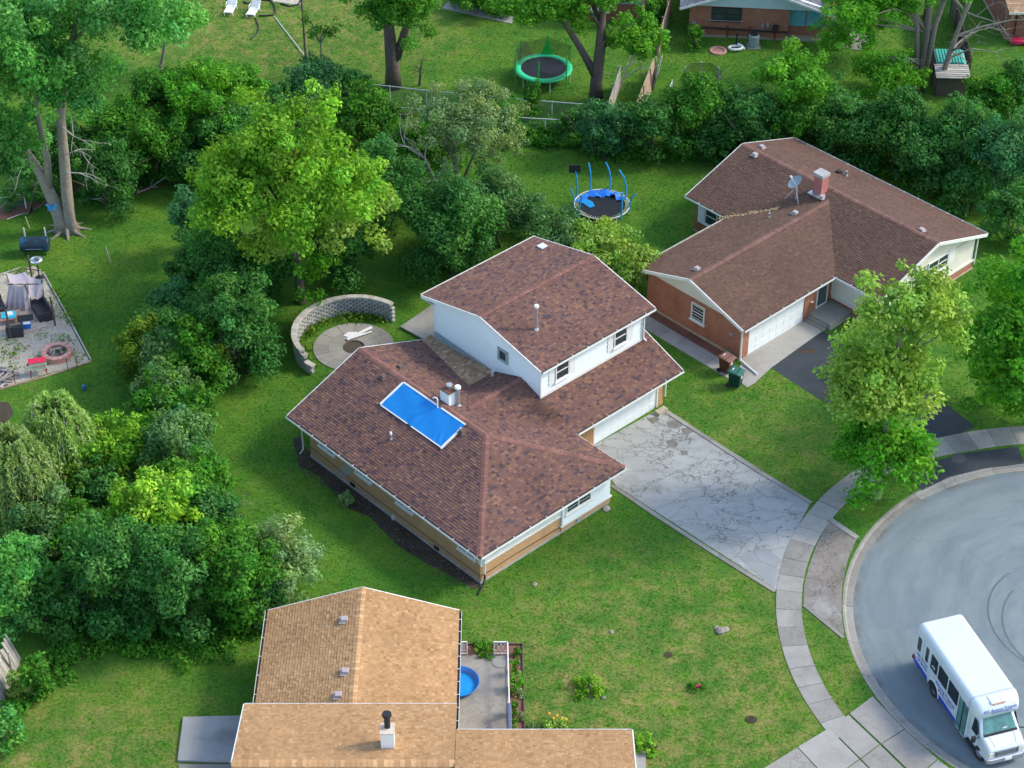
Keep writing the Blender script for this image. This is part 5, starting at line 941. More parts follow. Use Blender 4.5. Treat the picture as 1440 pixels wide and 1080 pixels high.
# ---------------------------------------------------------------- trampolines
def ringtube(m, r, z, tr, n=40, seg=6): return m.tube([(r * math.cos(2 * math.pi * i / n), r * math.sin(2 * math.pi * i / n), z) for i in range(n + 1)], tr, seg, False)
gt = thing('green_trampoline', (*(2.151, 125.721), 0), 'round trampoline with green padding, green poles and torn black net', 'trampoline')
ob('pad', MB().lathe([(1.55, .92), (1.55, .95), (1.9, .97), (2.0, .90), (1.98, .82)], 40, cap=False), 'greenp', gt, smooth=True); ob('jumping_mat', MB().lathe([(1.56, .93), (.01, .90)], 40), 'mat_blk', gt)
net_parts = []
for i in range(6):
    a = math.pi / 3 * i + .35; c, s_ = math.cos(a), math.sin(a); ob('pole', MB().tube([(2.02 * c, 2.02 * s_, .1), (2.04 * c, 2.04 * s_, 2.45)], .045, 8), 'greenpole', gt); ob('leg', MB().tube([(1.9 * math.cos(a + .4), 1.9 * math.sin(a + .4), .88), (1.9 * math.cos(a + .4), 1.9 * math.sin(a + .4), 0), ], .03, 6), 'steel_p', gt)
    if i in (0, 1, 2, 4):
        m = MB(); a2 = a + math.pi / 3
        for j in range(7):
            t = a + (a2 - a) * j / 6
            for z in (.95, 2.3 - .28 * math.sin(math.pi * j / 6) - (.5 if i == 4 else 0)): m.v.append((1.98 * math.cos(t), 1.98 * math.sin(t), z))
        m.f = [(2 * j, 2 * j + 2, 2 * j + 3, 2 * j + 1) for j in range(6)]; ob('net_panel', m, 'net', gt)
ob('net_door', MB().add([(-.15, 1.93, .95), (.75, 1.83, .95), (.3, 1.9, 2.2)], [(0, 1, 2)]), 'greenpole', gt); ob('fallen_net', sheetmesh((-1.9, .7, 1.9), (-1.2, 1.5, 2.2), (-.6, 1.0, .95), (-1.7, .2, .96), 10, 8, .1, 14), 'net', gt)
bt = thing('blue_trampoline', (*(5.573, 108.629), 0), 'broken trampoline with bent blue foam poles and loose blue pad', 'trampoline')
ob('frame_ring', ringtube(MB(), 1.72, .78, .035), 'steel_p', bt); ob('jumping_mat', MB().lathe([(1.45, .77), (.9, .74), (.01, .70)], 40), 'mat_blk', bt)
m = MB()
for i in range(64): a = 2 * math.pi * i / 64; m.tube([(1.45 * math.cos(a), 1.45 * math.sin(a), .77), (1.7 * math.cos(a), 1.7 * math.sin(a), .78)], .014, 4, False)
ob('springs', m, 'ivory', bt, kind='stuff')
m = MB(); na = 26
for i in range(na + 1):
    a = R(20) + R(150) * i / na; w = .5 + .12 * math.sin(5 * a)
    for j, rr_ in enumerate((1.75 - .15 * math.sin(3 * a), 1.75 - w * .5, 1.62 - w)): m.v.append((rr_ * math.cos(a), rr_ * math.sin(a) - .25 * math.sin(a), .82 + .07 * math.sin(i * 1.3 + j) + (.18 if abs(i - 6) < 2 and j else 0)))
m.f = [(3 * i + j, 3 * i + j + 1, 3 * i + j + 4, 3 * i + j + 3) for i in range(na) for j in range(2)]
ob('loose_pad', m, M('blue_pad', (.015, .13, .55), (.02, .20, .66), 3, .45), bt, smooth=True); ob('pad_strip', MB().add([(-1.3, .2, .82), (-.75, -.45, .80), (-.45, -.4, .9), (-.95, .35, .95), (-.6, .0, .98)], [(0, 1, 4), (1, 2, 4), (2, 3, 4), (3, 0, 4)]), 'bluepipe', bt)
for k, (a, lean, h, side) in enumerate(((150, .1, 1.9, 0), (112, .12, 2.0, 0), (70, .25, 2.05, 0), (28, .35, 2.0, 0), (-12, -.25, 1.0, 0), (182, .15, 1.2, 0), (215, -.1, 1.3, 0), (-48, 0.02, 1.7, 0))):
    c, s_ = 1.74 * math.cos(R(a)), 1.74 * math.sin(R(a)); pts = [(c, s_, .45), (c - .02, s_, .75), (c - .06 * lean, s_, .75 + h * .4), (c - .5 * lean, s_, .75 + h * .72), (c - 1.4 * lean, s_, .75 + h)]
    p_ = ob('pole', MB().tube(pts, .05, 8), 'bluepipe', bt)
    if k == 0: ob('backboard', MB().box((pts[-1][0] - .05, pts[-1][1], pts[-1][2] + .15), (.72, .05, .55)).box((pts[-1][0] - .05, pts[-1][1] - .03, pts[-1][2] + .1), (.05, .02, .35)), 'black', p_, bevel=.02)
for a in (0, 60, 120, 180, 240, 300): ob('leg', MB().tube([(1.7 * math.cos(R(a)), 1.7 * math.sin(R(a)), .78), (1.72 * math.cos(R(a)), 1.72 * math.sin(R(a)), 0)], .03, 6), 'steel_p', bt)
kt = thing('kids_trampoline', (*(12.862, 123.754), 0), 'small trampoline with dark net showing above the hedge', 'trampoline'); ob('jumping_mat', MB().lathe([(1.25, .5), (.01, .48)], 28), 'mat_blk', kt)
for i in range(6): a = math.pi / 3 * i + .5; ob('pole', MB().tube([(1.3 * math.cos(a), 1.3 * math.sin(a), 0), (1.3 * math.cos(a), 1.3 * math.sin(a), 1.75)], .035, 7), 'steel_p', kt)
ob('net_panel', MB().lathe([(1.28, .5), (1.28, 1.72)], 6, cap=False), 'net', kt); ob('top_rail', ringtube(MB(), 1.28, 1.72, .02, 6), 'black', kt)

# ---------------------------------------------------------------- loungers and hose on the far lawn
def lounger(p, rz, lab):
    l = thing('sun_lounger', (*p, 0), lab, 'sun lounger', rz, 'white loungers on the far lawn')
    for k in range(9): ob('slat', MB().bar((-.26, -.75 + k * .125, .32), (.26, -.75 + k * .125, .32), .095, .03), 'white', l)
    for k in range(7): ob('back_slat', MB().bar((-.26, .40 + k * .085, .36 + k * .1), (.26, .40 + k * .085, .36 + k * .1), .1, .03, (0, -.7, .7)), 'white', l)
    for sx in (-1, 1):
        ob('side_rail', MB().tube([(sx * .3, -.85, .30), (sx * .3, .4, .31), (sx * .3, .98, 1.0)], .035, 6), 'white', l); ob('armrest', MB().tube([(sx * .34, .0, .32), (sx * .36, .05, .52), (sx * .36, .5, .54)], .03, 6), 'white', l)
        for yy in (-.65, .45): ob('leg', MB().tube([(sx * .3, yy, .3), (sx * .32, yy - .03, 0)], .03, 6), 'white', l)
lounger((-20.397, 135.802), R(-8), 'white plastic sun lounger, left one of the pair'); lounger((-18.711, 135.47), R(-12), 'white plastic sun lounger with dark hose under it')
hz = [(-19.616, 137.255), (-19.322, 136.918), (-18.929, 137.143), (-18.65, 137.481), (-17.712, 137.481), (-17.328, 136.694), (-17.123, 135.581), (-17.289, 135.139), (-17.691, 135.029), (-18.308, 135.029)]
ob('pool_hose', MB().tube([(*p, .06) for p in hz], .06, 7), 'black', label='black hose curling round the right white lounger', cat='hose'); hz = [(-18.532, 134.7), (-18.149, 133.393), (-18.116, 132.532), (-18.517, 131.467)]
ob('pool_hose', MB().tube([(*p, .05) for p in hz], .05, 7), 'black', label='short black hose end lying on the grass before the loungers', cat='hose')
sheet('pool_sand', [(-17.493, 137.368), (-15.305, 136.694), (-15.502, 138.502), (-17.828, 138.731)], .02, 'gravel'); hz = [(-16.881, 136.918), (-16.168, 136.47), (-15.573, 136.806), (-15.404, 137.934)]; ob('edging_cord', MB().tube([(*p, .06) for p in hz], .06, 6), 'black', label='black edging tube along the sand patch at the top edge', cat='edging')

# ---------------------------------------------------------------- fences
def chain_fence(pts, h, lab, seg=2.6):
    f = thing('chain_link_fence', (*pts[0], 0), lab, 'fence'); o0 = pts[0]
    for a, b in zip(pts[:-1], pts[1:]):
        A, B = Vector((a[0] - o0[0], a[1] - o0[1], 0)), Vector((b[0] - o0[0], b[1] - o0[1], 0)); k = max(1, round((B - A).length / seg))
        for i in range(k):
            p, q_ = A.lerp(B, i / k), A.lerp(B, (i + 1) / k); up = Vector((0, 0, 1))
            ob('post', MB().tube([p, p + up * (h + .05)], .035, 7), 'steel_p', f); ob('top_rail', MB().tube([p + up * h, q_ + up * h], .032, 6), 'steel_p', f)
            ob('mesh_panel', MB().poly([p + up * .04, q_ + up * .04, q_ + up * (h - .03), p + up * (h - .03)]), WIRE, f)
    ob('post', MB().tube([B, B + Vector((0, 0, h + .1))], .045, 7), 'steel_p', f)
def wire_mat():
    m, nt, b = nodes('chain_link'); co = coords(nt); s = N(nt, 'SeparateXYZ'); nt.links.new(co, s.inputs[0])
    b.inputs['Base Color'].default_value = (.33, .36, .37, 1); b.inputs['Metallic'].default_value = .4; b.inputs['Roughness'].default_value = .5
    h_ = math_(nt, 'ADD', s.outputs[0], s.outputs[1]); a = None
    for sg in (1, -1):
        k = math_(nt, 'FRACT', math_(nt, 'MULTIPLY', math_(nt, 'ADD', h_, math_(nt, 'MULTIPLY', s.outputs[2], sg)), 11.0))
        k = math_(nt, 'LESS_THAN', k, .10); a = k if a is None else math_(nt, 'MAXIMUM', a, k)
    nt.links.new(a, b.inputs['Alpha']); return m
WIRE = wire_mat()
chain_fence([(-10.688, 122.979), (-5.739, 121.83), (-1.095, 120.977), (2.655, 120.32), (6.381, 119.761)], 1.35, 'chain link fence in front of the green trampoline'); chain_fence([(-9.179, 119.947), (-6.229, 119.482), (0.234, 118.378), (4.115, 117.922)], 1.3, 'second chain link fence half hidden in the weeds'); chain_fence([(-33.107, 108.304), (-30.347, 109.365)], 1.1, 'chain link fence behind the trunk of the big left tree'); chain_fence([(-22.163, 113.663), (-19.293, 114.883)], 1.0, 'short chain link fence in the shade left of the yellow green tree'); chain_fence([(10.534, 122.02), (10.784, 122.979)], 1.4, 'end of a steel fence beside the small netted trampoline')
def board_fence(a, b, h, lab, mat, w=.14, jit=.04, gap=.01, tilt=0):
    f = thing('board_fence', (*a, 0), lab, 'fence'); A, B = Vector((0, 0, 0)), Vector((b[0] - a[0], b[1] - a[1], 0)); d = (B - A).normalized(); L = (B - A).length; k = int(L / w); nn = Vector((-d.y, d.x, 0))
    for i in range(k):
        p = A + d * (i + .5) * w; hh = h + rnd.uniform(-jit, jit); ob('board', MB().bar(p, p + Vector((nn.x * tilt, nn.y * tilt, hh)), w - gap, .022, nn), mat, f)
    for z in (.35, h - .3): ob('rail', MB().bar(A + nn * .05 + Vector((nn.x * tilt * z / h, nn.y * tilt * z / h, z)), B + nn * .05 + Vector((nn.x * tilt * z / h, nn.y * tilt * z / h, z)), .04, .09), mat, f)
    for i in range(int(L / 2.4) + 1): p = A + d * min(L, i * 2.4) + nn * .11; ob('post', MB().bar(p, p + Vector((0, 0, h)), .09, .09, nn), mat, f)
board_fence((6.381, 119.761), (7.39, 124.732), 1.7, 'pale weathered board fence running back from the chain link corner', 'wood'); board_fence((8.348, 119.39), (9.876, 125.721), 1.75, 'brown stockade fence leaning beside the fallen grey panel', 'woodb', tilt=.18); board_fence((10.265, 129.166), (11.553, 135.581), 1.8, 'far brown stockade fence at the top edge next to the bungalow', 'woodb'); board_fence((9.595, 124.144), (10.101, 127.123), 1.3, 'loose grey fence panel leaning on the brown stockade', 'wood', tilt=-.3)
board_fence((-23.506, 66.462), (-23.254, 69.996), 1.5, 'grey board fence sinking into the ivy at the lower left edge', 'wood', tilt=.5, jit=.15); board_fence((28.846, 125.126), (29.879, 135.36), 1.6, 'dark board fence behind the bare grey trees', 'bark_d'); board_fence((31.387, 125.721), (31.837, 135.36), 1.7, 'dark grey board fence right of the green sheeted shed', 'bark_d')
# shed with a green sheet roof
shp = (29.72, 123.366)
sh = thing('garden_shed', (*shp, 0), 'small shed with plank roof and green ribbed sheet behind the hedge', 'shed', R(-3)); ob('wall', MB().bb(-1.0, 0, 0, 1.0, 2.6, 1.5), 'bark_d', sh)
for k in range(7): ob('roof_plank', MB().bb(-1.15, -.3 + k * .23, 1.55 + k * .03, 1.15, -.09 + k * .23, 1.60 + k * .03), 'wood', sh)
for k in range(9): ob('green_rib', MB().bb(-.85 + k * .2, 1.4, 1.76, -.72 + k * .2, 3.3, 1.86), 'tealroof', sh)
ob('green_sheet', MB().bb(-.95, 1.38, 1.7, 1.05, 3.35, 1.76), M('pale_sheet', (.18, .42, .36), None, 3, .5), sh)
ac = thing('air_conditioner', (*(17.042, 130.519), 0), 'round grey air conditioner unit by the brick bungalow wall', 'air conditioner'); ob('casing', MB().lathe([(.36, 0), (.38, .05), (.38, .85), (.33, .93)], 22), 'greypl', ac); ob('fan_grille', MB().lathe([(.3, .93), (.28, .96), (.05, .97)], 22), 'black', ac); ob('pad', MB().box((0, 0, .02), (.95, .95, .06)), 'conc', ac)
for p, lab in (((15.767, 129.996), 'pile of white flexible hose on the grass before the bungalow'),):
    m = MB(); m.tube([(.6 * math.cos(a * .5) * (1 - a * .02), .35 * math.sin(a * .5), .08 + a * .012) for a in range(16)], .09, 7); ob('white_hose', m, 'white', label=lab, cat='hose', loc=(*p, 0))
ob('black_hose_post', MB().tube([(0, 0, 0), (0, 0, .9), (.05, 0, 1.1)], .07, 7), 'black', label='short black pipe standing above the white hose pile', cat='pipe', loc=(*(15.803, 130.414), 0)); ob('fire_ring', MB().lathe([(.62, 0), (.6, .1), (.42, .08), (.4, .01)], 18), 'pink', label='small brown stone fire ring on the bungalow lawn', cat='fire ring', loc=(*(14.499, 129.788), 0))
tc = thing('toy_car', (*(35.751, 130.834), 0), 'red toy car on the lawn beside the dark brick house', 'toy car', R(5)); ob('body', loft([(-.55, rsec(.5, .12, .35, .05)), (-.3, rsec(.58, .1, .45, .06)), (.3, rsec(.58, .1, .38, .06)), (.55, rsec(.5, .12, .3, .05))]), 'red', tc, smooth=True)
for sx in (-.35, .35):
    for sy in (-.3, .3): w = link('wheel', None, None, tc, (sx, sy, .12)); w.rotation_euler = (R(90), 0, 0); ob('tyre', MB().lathe([(.04, -.05), (.12, -.05), (.12, .05), (.04, .05)], 12), 'rubber', w)

# ---------------------------------------------------------------- patio of the tan-roofed house
sheet('side_patio', [(-4.049, 70.138), (-0.236, 70.138), (-0.065, 64.792), (-3.874, 64.792)], .05, 'conc')
sheet('flower_bed', [(-2.714, 70.805), (0.509, 70.805), (0.581, 64.792), (-0.032, 64.792), (-0.203, 70.186), (-2.7, 70.186)], .02, 'mulch')
bd = tag(link('bed_edging', None), kind='structure'); strip([(-2.308, 70.853), (0.509, 70.853), (0.582, 65.009)], .06, .12, 'bark_d', bd, 'edging_board', 1.5)
kp = thing('paddling_pool', (*(-2.49, 68.135), .05), 'round blue plastic paddling pool on the side patio', 'paddling pool'); ob('shell', MB().lathe([(.80, 0), (.84, .04), (.95, .30), (.98, .31), (.98, .28), (.92, .27), (.80, .06)], 32, cap=False), 'bluepl', kp, smooth=True); ob('floor', MB().lathe([(.82, .05), (.01, .055)], 32), M('pool_floor', (.01, .22, .62), (.012, .28, .70), 3, .2), kp)
def rail(p, q_, lab, h=.85):
    r_ = thing('white_railing', (*p, .05), lab, 'railing', 0, 'white patio railings'); A, B = Vector((0, 0, 0)), Vector((q_[0] - p[0], q_[1] - p[1], 0)); L = (B - A).length; d = (B - A) / L; up = Vector((0, 0, 1))
    ob('top_rail', MB().bar(A + up * h, B + up * h, .05, .05), 'lattice_w', r_); ob('bottom_rail', MB().bar(A + up * .1, B + up * .1, .04, .04), 'lattice_w', r_)
    for p_ in (A, B): ob('post', MB().bar(p_, p_ + up * (h + .04), .05, .05, d), 'lattice_w', r_)
    k = max(2, int(L / .14))
    for i in range(1, k): p_ = A + d * (L * i / k); ob('baluster', MB().bar(p_ + up * .1, p_ + up * h, .018, .018, d), 'lattice_w', r_)
    if L < 2:
        for i in range(3): c_ = A + d * (L * (i + .5) / 3) + up * .48; ob('scroll', MB().tube([c_ + d * (.1 * math.cos(a * .7)) + up * (.22 * math.sin(a * .7)) for a in range(10)], .014, 5, False), 'lattice_w', r_)
rail((-2.497, 70.138), (-2.126, 70.138), 'short white iron railing next to the tan roof eave'); rail((-0.844, 70.138), (-0.219, 70.138), 'white iron railing panel with scrollwork at the patio corner'); rail((-0.202, 70.138), (-0.097, 65.009), 'long white railing between patio and flower bed')
qa = [(-0.13, 66.186), (-0.08, 63.791)]; ob('rolled_rug', MB().bar((*qa[0], .88), (*qa[1], .88), .2, .14), 'navy', label='blue grey rug hung over the end of the long railing', cat='rug', bevel=.05)
ob('stepping_stone', MB().lathe([(.4, 0), (.4, .03), (.36, .035)], 22), 'concl', label='pale round stepping stone in the patio corner', cat='stone', loc=(*(-0.538, 69.667), .05))

# ---------------------------------------------------------------- stones and bits on the lawns
def rock(p, s_, lab, mat='stone', cat='stone', grp='loose stones on the lawn'):
    rg = random.Random(int(p[0] * 100) + int(p[1] * 77)); m = MB(); prof = [(.1, 0), (1, .12), (.95, .45), (.5, .75), (.08, .8)]
    m.lathe([(r_ * s_, z * s_ * .8) for r_, z in prof], 8); m.v = [(x * rg.uniform(.8, 1.2), y * rg.uniform(.75, 1.1), z * rg.uniform(.8, 1.1)) for x, y, z in m.v]; ob('stone', m, mat, label=lab, cat=cat, group=grp, loc=(*p, 0), rz=rg.uniform(0, 3))
for (px, s_, lab) in (((10.016, 71.77), .28, 'largest pale stone on the front lawn'), ((10.263, 71.867), .2, 'brown stone touching the largest pale stone'), ((9.86, 71.964), .16, 'small stone left of the largest pale stone'), ((4.784, 71.721), .12, 'small white stone between the brick house and the tan roof'), ((1.123, 75.062), .13, 'white stone on the grass near the brick corner'), ((4.871, 80.728), .22, 'grey stone against the white front corner of the house'), ((4.256, 67.406), .12, 'grey stone right of the yellow green lawn shrub')): rock(px, s_, lab)
for i, p in enumerate([(-22.006, 71.527), (-21.768, 71.334), (-21.289, 71.721), (-20.957, 71.575), (-21.426, 71.527)]): rock(p, .2, 'pale stone in the row under the dark hedge', grp='stones under the hedge')
ob('old_hole', MB().prism([(.25 * math.cos(i * .7), .2 * math.sin(i * .7)) for i in range(9)], -.01, .012), 'soil', label='small dark hole in the dry front lawn', cat='hole', loc=(*(7.426, 70.186), 0)); ob('old_hole', MB().prism([(.3 * math.cos(i * .7), .25 * math.sin(i * .7)) for i in range(9)], -.01, .012), 'soil', label='dark bare spot low on the front lawn near the sidewalk', cat='hole', loc=(*(10.959, 66.018), 0))
ob('mower_deck', MB().box((0, 0, .06), (.45, .2, .1)), 'red', label='small red object in the dry front lawn', cat='object', loc=(*(8.627, 68.089), 0))
ob('stone_block', MB().box((0, 0, .1), (.7, .35, .2)), 'found_y', label='pale block step beside the white garage door', cat='block', loc=(*(8.152, 88.772), 0), rz=R(43))
bf = MB()
for s_ in (-1, 1): bf.prism([(s_ * x, y) for x, y in ((.02, -.05), (.12, -.2), (.28, -.18), (.22, .0), (.38, .2), (.25, .28), (.02, .08))], 0, .02)
BUTTERFLY = bf

# ---------------------------------------------------------------- vegetation
def leaf_mesh(name, C_, N_, size, tint, rng, aspect=.55, T_=None):
    n = len(C_); N_ = N_ / np.linalg.norm(N_, axis=1, keepdims=True)
    t1 = T_ if T_ is not None else np.cross(N_, rng.normal(size=(n, 3))); t1 = t1 / (np.linalg.norm(t1, axis=1, keepdims=True) + 1e-9); t2 = np.cross(N_, t1)
    s = size[:, None]; V = np.empty((n, 4, 3), 'f')
    V[:, 0] = C_ - t1 * s * .5; V[:, 1] = C_ + t2 * s * aspect * .5 - N_ * s * .10; V[:, 2] = C_ + t1 * s * .5 - N_ * s * .12; V[:, 3] = C_ - t2 * s * aspect * .5 - N_ * s * .10
    me = bpy.data.meshes.new(name); me.vertices.add(4 * n); me.vertices.foreach_set('co', V.reshape(-1))
    me.loops.add(4 * n); me.loops.foreach_set('vertex_index', np.arange(4 * n, dtype='i')); me.polygons.add(n); me.polygons.foreach_set('loop_start', np.arange(0, 4 * n, 4, dtype='i'))
    a = me.attributes.new('tint', 'FLOAT_COLOR', 'POINT'); c = np.ones((n, 4, 4), 'f'); c[:, :, :3] = tint[:, None, :]; a.data.foreach_set('color', c.reshape(-1))
    me.update(calc_edges=True); return me
def clump_set(rng, el, k, rel):
    """clumps through the crown: big ones inside, ragged small ones at the edge"""
    cx, cy, cz, rx, ry, rz = el; k = int(k * 1.7); d = rng.normal(size=(k, 3)); d[:, 2] = np.where(d[:, 2] < -.4, -d[:, 2] * .6, d[:, 2]); d /= np.linalg.norm(d, axis=1, keepdims=True)
    f = rng.uniform(.3, 1.0, k); rr = rng.uniform(rel[0] * .75, rel[1], k) * (1.22 - .62 * f) * (rx + ry + rz) / 3
    return np.c_[np.array([[cx, cy, cz]]) + d * f[:, None] * np.array([[rx, ry, rz]]), rr]
def foliage(rng, clumps, lo, hi, leaf, dens, zmin=.02, up=.45, droop=0):
    Cs, Ns, Ts = [], [], []
    lo, hi = np.array(lo), np.array(hi)
    for x, y, z, r in clumps:
        n = int(dens * 12.6 * r * r / (leaf * leaf * .275))
        if n < 8: continue
        d = rng.normal(size=(n, 3)); d /= np.linalg.norm(d, axis=1, keepdims=True)
        lump = 1 + .22 * np.sin(d[:, 0] * 5 + x * 3) * np.sin(d[:, 1] * 5 + y * 3) + .12 * np.sin(d[:, 2] * 9 + z)
        p = np.array([[x, y, z]]) + d * (r * lump * (1 - .55 * rng.random(n) ** 2.2))[:, None] * np.array([[1, 1, .82]])
        if droop: p[:, 2] -= droop * rng.random(n) * r
        nr = d * .8 + np.array([[0, 0, up]]) + rng.normal(size=(n, 3)) * .5
        cm = rng.random(); q = np.clip(cm * .6 + rng.normal(size=n) * .28 + .2, 0, 1.15)[:, None]; t = (lo + (hi - lo) * q) * rng.uniform(.8, 1.2) * np.array([rng.uniform(.82, 1.14), 1, rng.uniform(.8, 1.25)]) * rng.uniform(.85, 1.15, (n, 1))
        k = p[:, 2] > zmin; Cs.append(p[k]); Ns.append(nr[k]); Ts.append(t[k])
    return np.concatenate(Cs), np.concatenate(Ns), np.concatenate(Ts)
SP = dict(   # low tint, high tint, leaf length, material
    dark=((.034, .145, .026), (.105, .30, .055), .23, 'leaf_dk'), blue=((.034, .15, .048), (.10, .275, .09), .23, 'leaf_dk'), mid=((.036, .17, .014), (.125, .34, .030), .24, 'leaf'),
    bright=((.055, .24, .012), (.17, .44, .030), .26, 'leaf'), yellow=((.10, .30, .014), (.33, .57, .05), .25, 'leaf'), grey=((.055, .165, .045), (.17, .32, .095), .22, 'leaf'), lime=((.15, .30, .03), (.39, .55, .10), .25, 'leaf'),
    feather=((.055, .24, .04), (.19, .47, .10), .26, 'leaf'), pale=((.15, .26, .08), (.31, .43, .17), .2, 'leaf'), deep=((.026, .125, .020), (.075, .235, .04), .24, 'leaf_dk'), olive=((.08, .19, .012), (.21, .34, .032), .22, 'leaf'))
def twigs(m, p, d, L, r, depth, rng, droop=0):
    pts = [Vector(p)]; d = Vector(d).normalized(); rad = [r]
    for i in range(3):
        d = (d + Vector(rng.normal(size=3) * .22) + Vector((0, 0, -droop))).normalized(); pts.append(pts[-1] + d * L / 3); rad.append(r * (1 - .25 * (i + 1)))
    m.tube(pts, rad, 5 if r > .03 else 4, False)
    if depth:
        for k in range(3 if depth > 1 else 2):
            i = rng.integers(1, 4); dd = (d + Vector(rng.normal(size=3) * .75)).normalized(); twigs(m, pts[i], dd, L * rng.uniform(.5, .75), rad[i] * .7, depth - 1, rng, droop)
LEAFN = [0]
def tree(name, base, els, sp, label, cat='tree', tr=.2, k=26, rel=(.24, .38), dens=.62, trunks=None, bark='bark', seed=1, group=None, droop=0, limbs=10, leafk=1, gaps=None, clumps=None, sps=None):
    rng = np.random.default_rng(seed); lo, hi, lf, mt = SP[sp]; lf *= leafk * .9
    t = thing(name, (base[0], base[1], 0), label, cat, 0, group)
    E = [np.array(e) - np.array([base[0], base[1], 0, 0, 0, 0]) for e in els]
    cl = np.concatenate([clump_set(rng, e, int(k * max(.35, e[3] * e[5] / max(x[3] * x[5] for x in E))), rel) for e in E]) if clumps is None else np.array(clumps)
    sets = [(cl, sp)]
    if sps: sets = [(clump_set(rng, e, int(k * max(.35, e[3] * e[5] / max(x[3] * x[5] for x in E))), rel), q_) for e, q_ in zip(E, sps)]; cl = np.concatenate([a for a, _ in sets])
    for cs_, q_ in sets:
        C_, N_, T_ = foliage(rng, cs_, SP[q_][0], SP[q_][1], lf, dens, droop=droop); LEAFN[0] += len(C_)
        ob('crown' if cat == 'tree' else 'foliage', leaf_mesh('crown', C_, N_, lf * rng.uniform(.7, 1.35, len(C_)), T_, rng), mt, t)
    m = MB(); tops = []
    if trunks is None:
        c = E[0]; trunks = [[(0, 0, -.1, tr * 1.5), (0, 0, .3, tr * 1.1), (c[0] * .3 + rng.normal() * .1, c[1] * .3, c[2] * .5, tr * .8), (c[0] * .8, c[1] * .8, c[2], tr * .45)]]
    for tk in trunks: m.tube([p[:3] for p in tk], [p[3] for p in tk], 9); tops.append(tk)
    ob('trunk' if cat == 'tree' else 'stem', m, bark, t, smooth=True)
    if limbs:
        m = MB()
        for i in rng.permutation(len(cl))[:limbs]:
            c = cl[i]; tk = tops[rng.integers(len(tops))] if len(tops) > 1 else tops[0]
            if len(tops) > 1: tk = min(tops, key=lambda q_: (q_[-1][0] - c[0]) ** 2 + (q_[-1][1] - c[1]) ** 2)
            e = Vector(c[:3]); cand = [Vector(tk[j][:3]).lerp(Vector(tk[j + 1][:3]), f_) for j in range(len(tk) - 1) for f_ in (0, .33, .67)]; s_ = min(cand, key=lambda q_: abs(q_.z - max(.3 * tk[-1][2], c[2] * .78))); mid = s_.lerp(e, .5) + Vector((0, 0, .12 * (e - s_).length)); r0 = tk[-1][3] * .75
            m.tube([s_, mid, e], [r0, r0 * .65, r0 * .25], 5, False); twigs(m, e, e - s_ + Vector((0, 0, .3)), c[3] * .9, r0 * .3, 1, rng)
        ob('limbs', m, bark, t)
    return t
def shrub(S4, sp, label, seed=0, k=None, dens=.62, name='shrub', group='shrubs and hedge bushes', rel=(.26, .42), leafk=1, cat='shrub', stems=4, zb=0, grow=1.24):
    X, Y, r, h = S4; rng = np.random.default_rng(seed + 100); r *= grow; h *= 1 + (grow - 1) * .6
    k = k or int(12 + 8 * r); e = (X, Y, h * .5 + zb, r * .92, r * .92, h * .5)
    cl = clump_set(rng, np.array(e) - np.array([X, Y, 0, 0, 0, 0]), k, rel)
    low = np.c_[rng.uniform(-.7, .7, (5, 1)) * r, rng.uniform(-.7, .7, (5, 1)) * r, np.full((5, 1), .2 * h + zb), np.full((5, 1), r * .36)]
    tk = [[(rng.normal() * .1 * r, rng.normal() * .1 * r, -.05, .03 + .018 * r), (rng.normal() * .25 * r, rng.normal() * .25 * r, h * .35, .025 + .012 * r), (rng.normal() * .4 * r, rng.normal() * .4 * r, h * .75, .012)] for _ in range(stems)]
    return tree(name, (X, Y), [e], sp, label, cat, trunks=tk, seed=seed + 7, clumps=np.concatenate([cl, low]), dens=dens, group=group, limbs=0, leafk=leafk, bark='bark_d')
def willow(name, S4, label, seed, lo, hi, bare=.15):
    X, Y, r, h = S4; rng = np.random.default_rng(seed); t = thing(name, (X, Y, 0), label, 'tree'); C_, N_, T_, Tn = [], [], [], []; tw = MB()
    for i in range(int(150 * r)):
        a = rng.uniform(0, 6.28); q_ = rng.uniform(.15, 1) ** .6; top = np.array([math.cos(a) * q_ * r * .7, math.sin(a) * q_ * r * .7, h * (1 - .3 * q_ * q_) * rng.uniform(.85, 1.02)]); out = np.array([math.cos(a), math.sin(a), 0]) * r * .4; L = h * rng.uniform(.25, .6); n = int(L * 16)
        s = np.linspace(0, 1, n); P = top + out * (s[:, None] ** .7) + np.c_[np.zeros(n), np.zeros(n), .12 * L * np.sin(s * 3) - L * s ** 1.6]
        P += rng.normal(size=P.shape) * .06; d = np.gradient(P, axis=0) + rng.normal(size=P.shape) * .03
        if rng.random() < bare: tw.tube([tuple(P[j]) for j in range(0, n, max(1, n // 4))], .012, 4, False); continue
        C_.append(P); Tn.append(d); N_.append(np.cross(d, rng.normal(size=P.shape)) + np.array([0, 0, .02])); T_.append((np.array(lo) + (np.array(hi) - np.array(lo)) * rng.random((n, 1))) * rng.uniform(.8, 1.2))
    C_, N_, T_, Tn = map(np.concatenate, (C_, N_, T_, Tn)); k = C_[:, 2] > .05; C_, N_, T_, Tn = C_[k], N_[k], T_[k], Tn[k]; LEAFN[0] += len(C_)
    ob('crown', leaf_mesh('crown', C_, N_, .3 * rng.uniform(.7, 1.3, len(C_)), T_, rng, .3, Tn), 'leaf', t)
    if tw.v: ob('bare_twigs', tw, 'twig', t, kind='stuff')
    m = MB()
    for i in range(4): a = i * 1.6; m.tube([(0, 0, -.1), (.15 * math.cos(a), .15 * math.sin(a), h * .4), (.6 * r * math.cos(a), .6 * r * math.sin(a), h * .85)], [.18, .12, .03], 7)
    ob('trunk', m, 'bark', t)
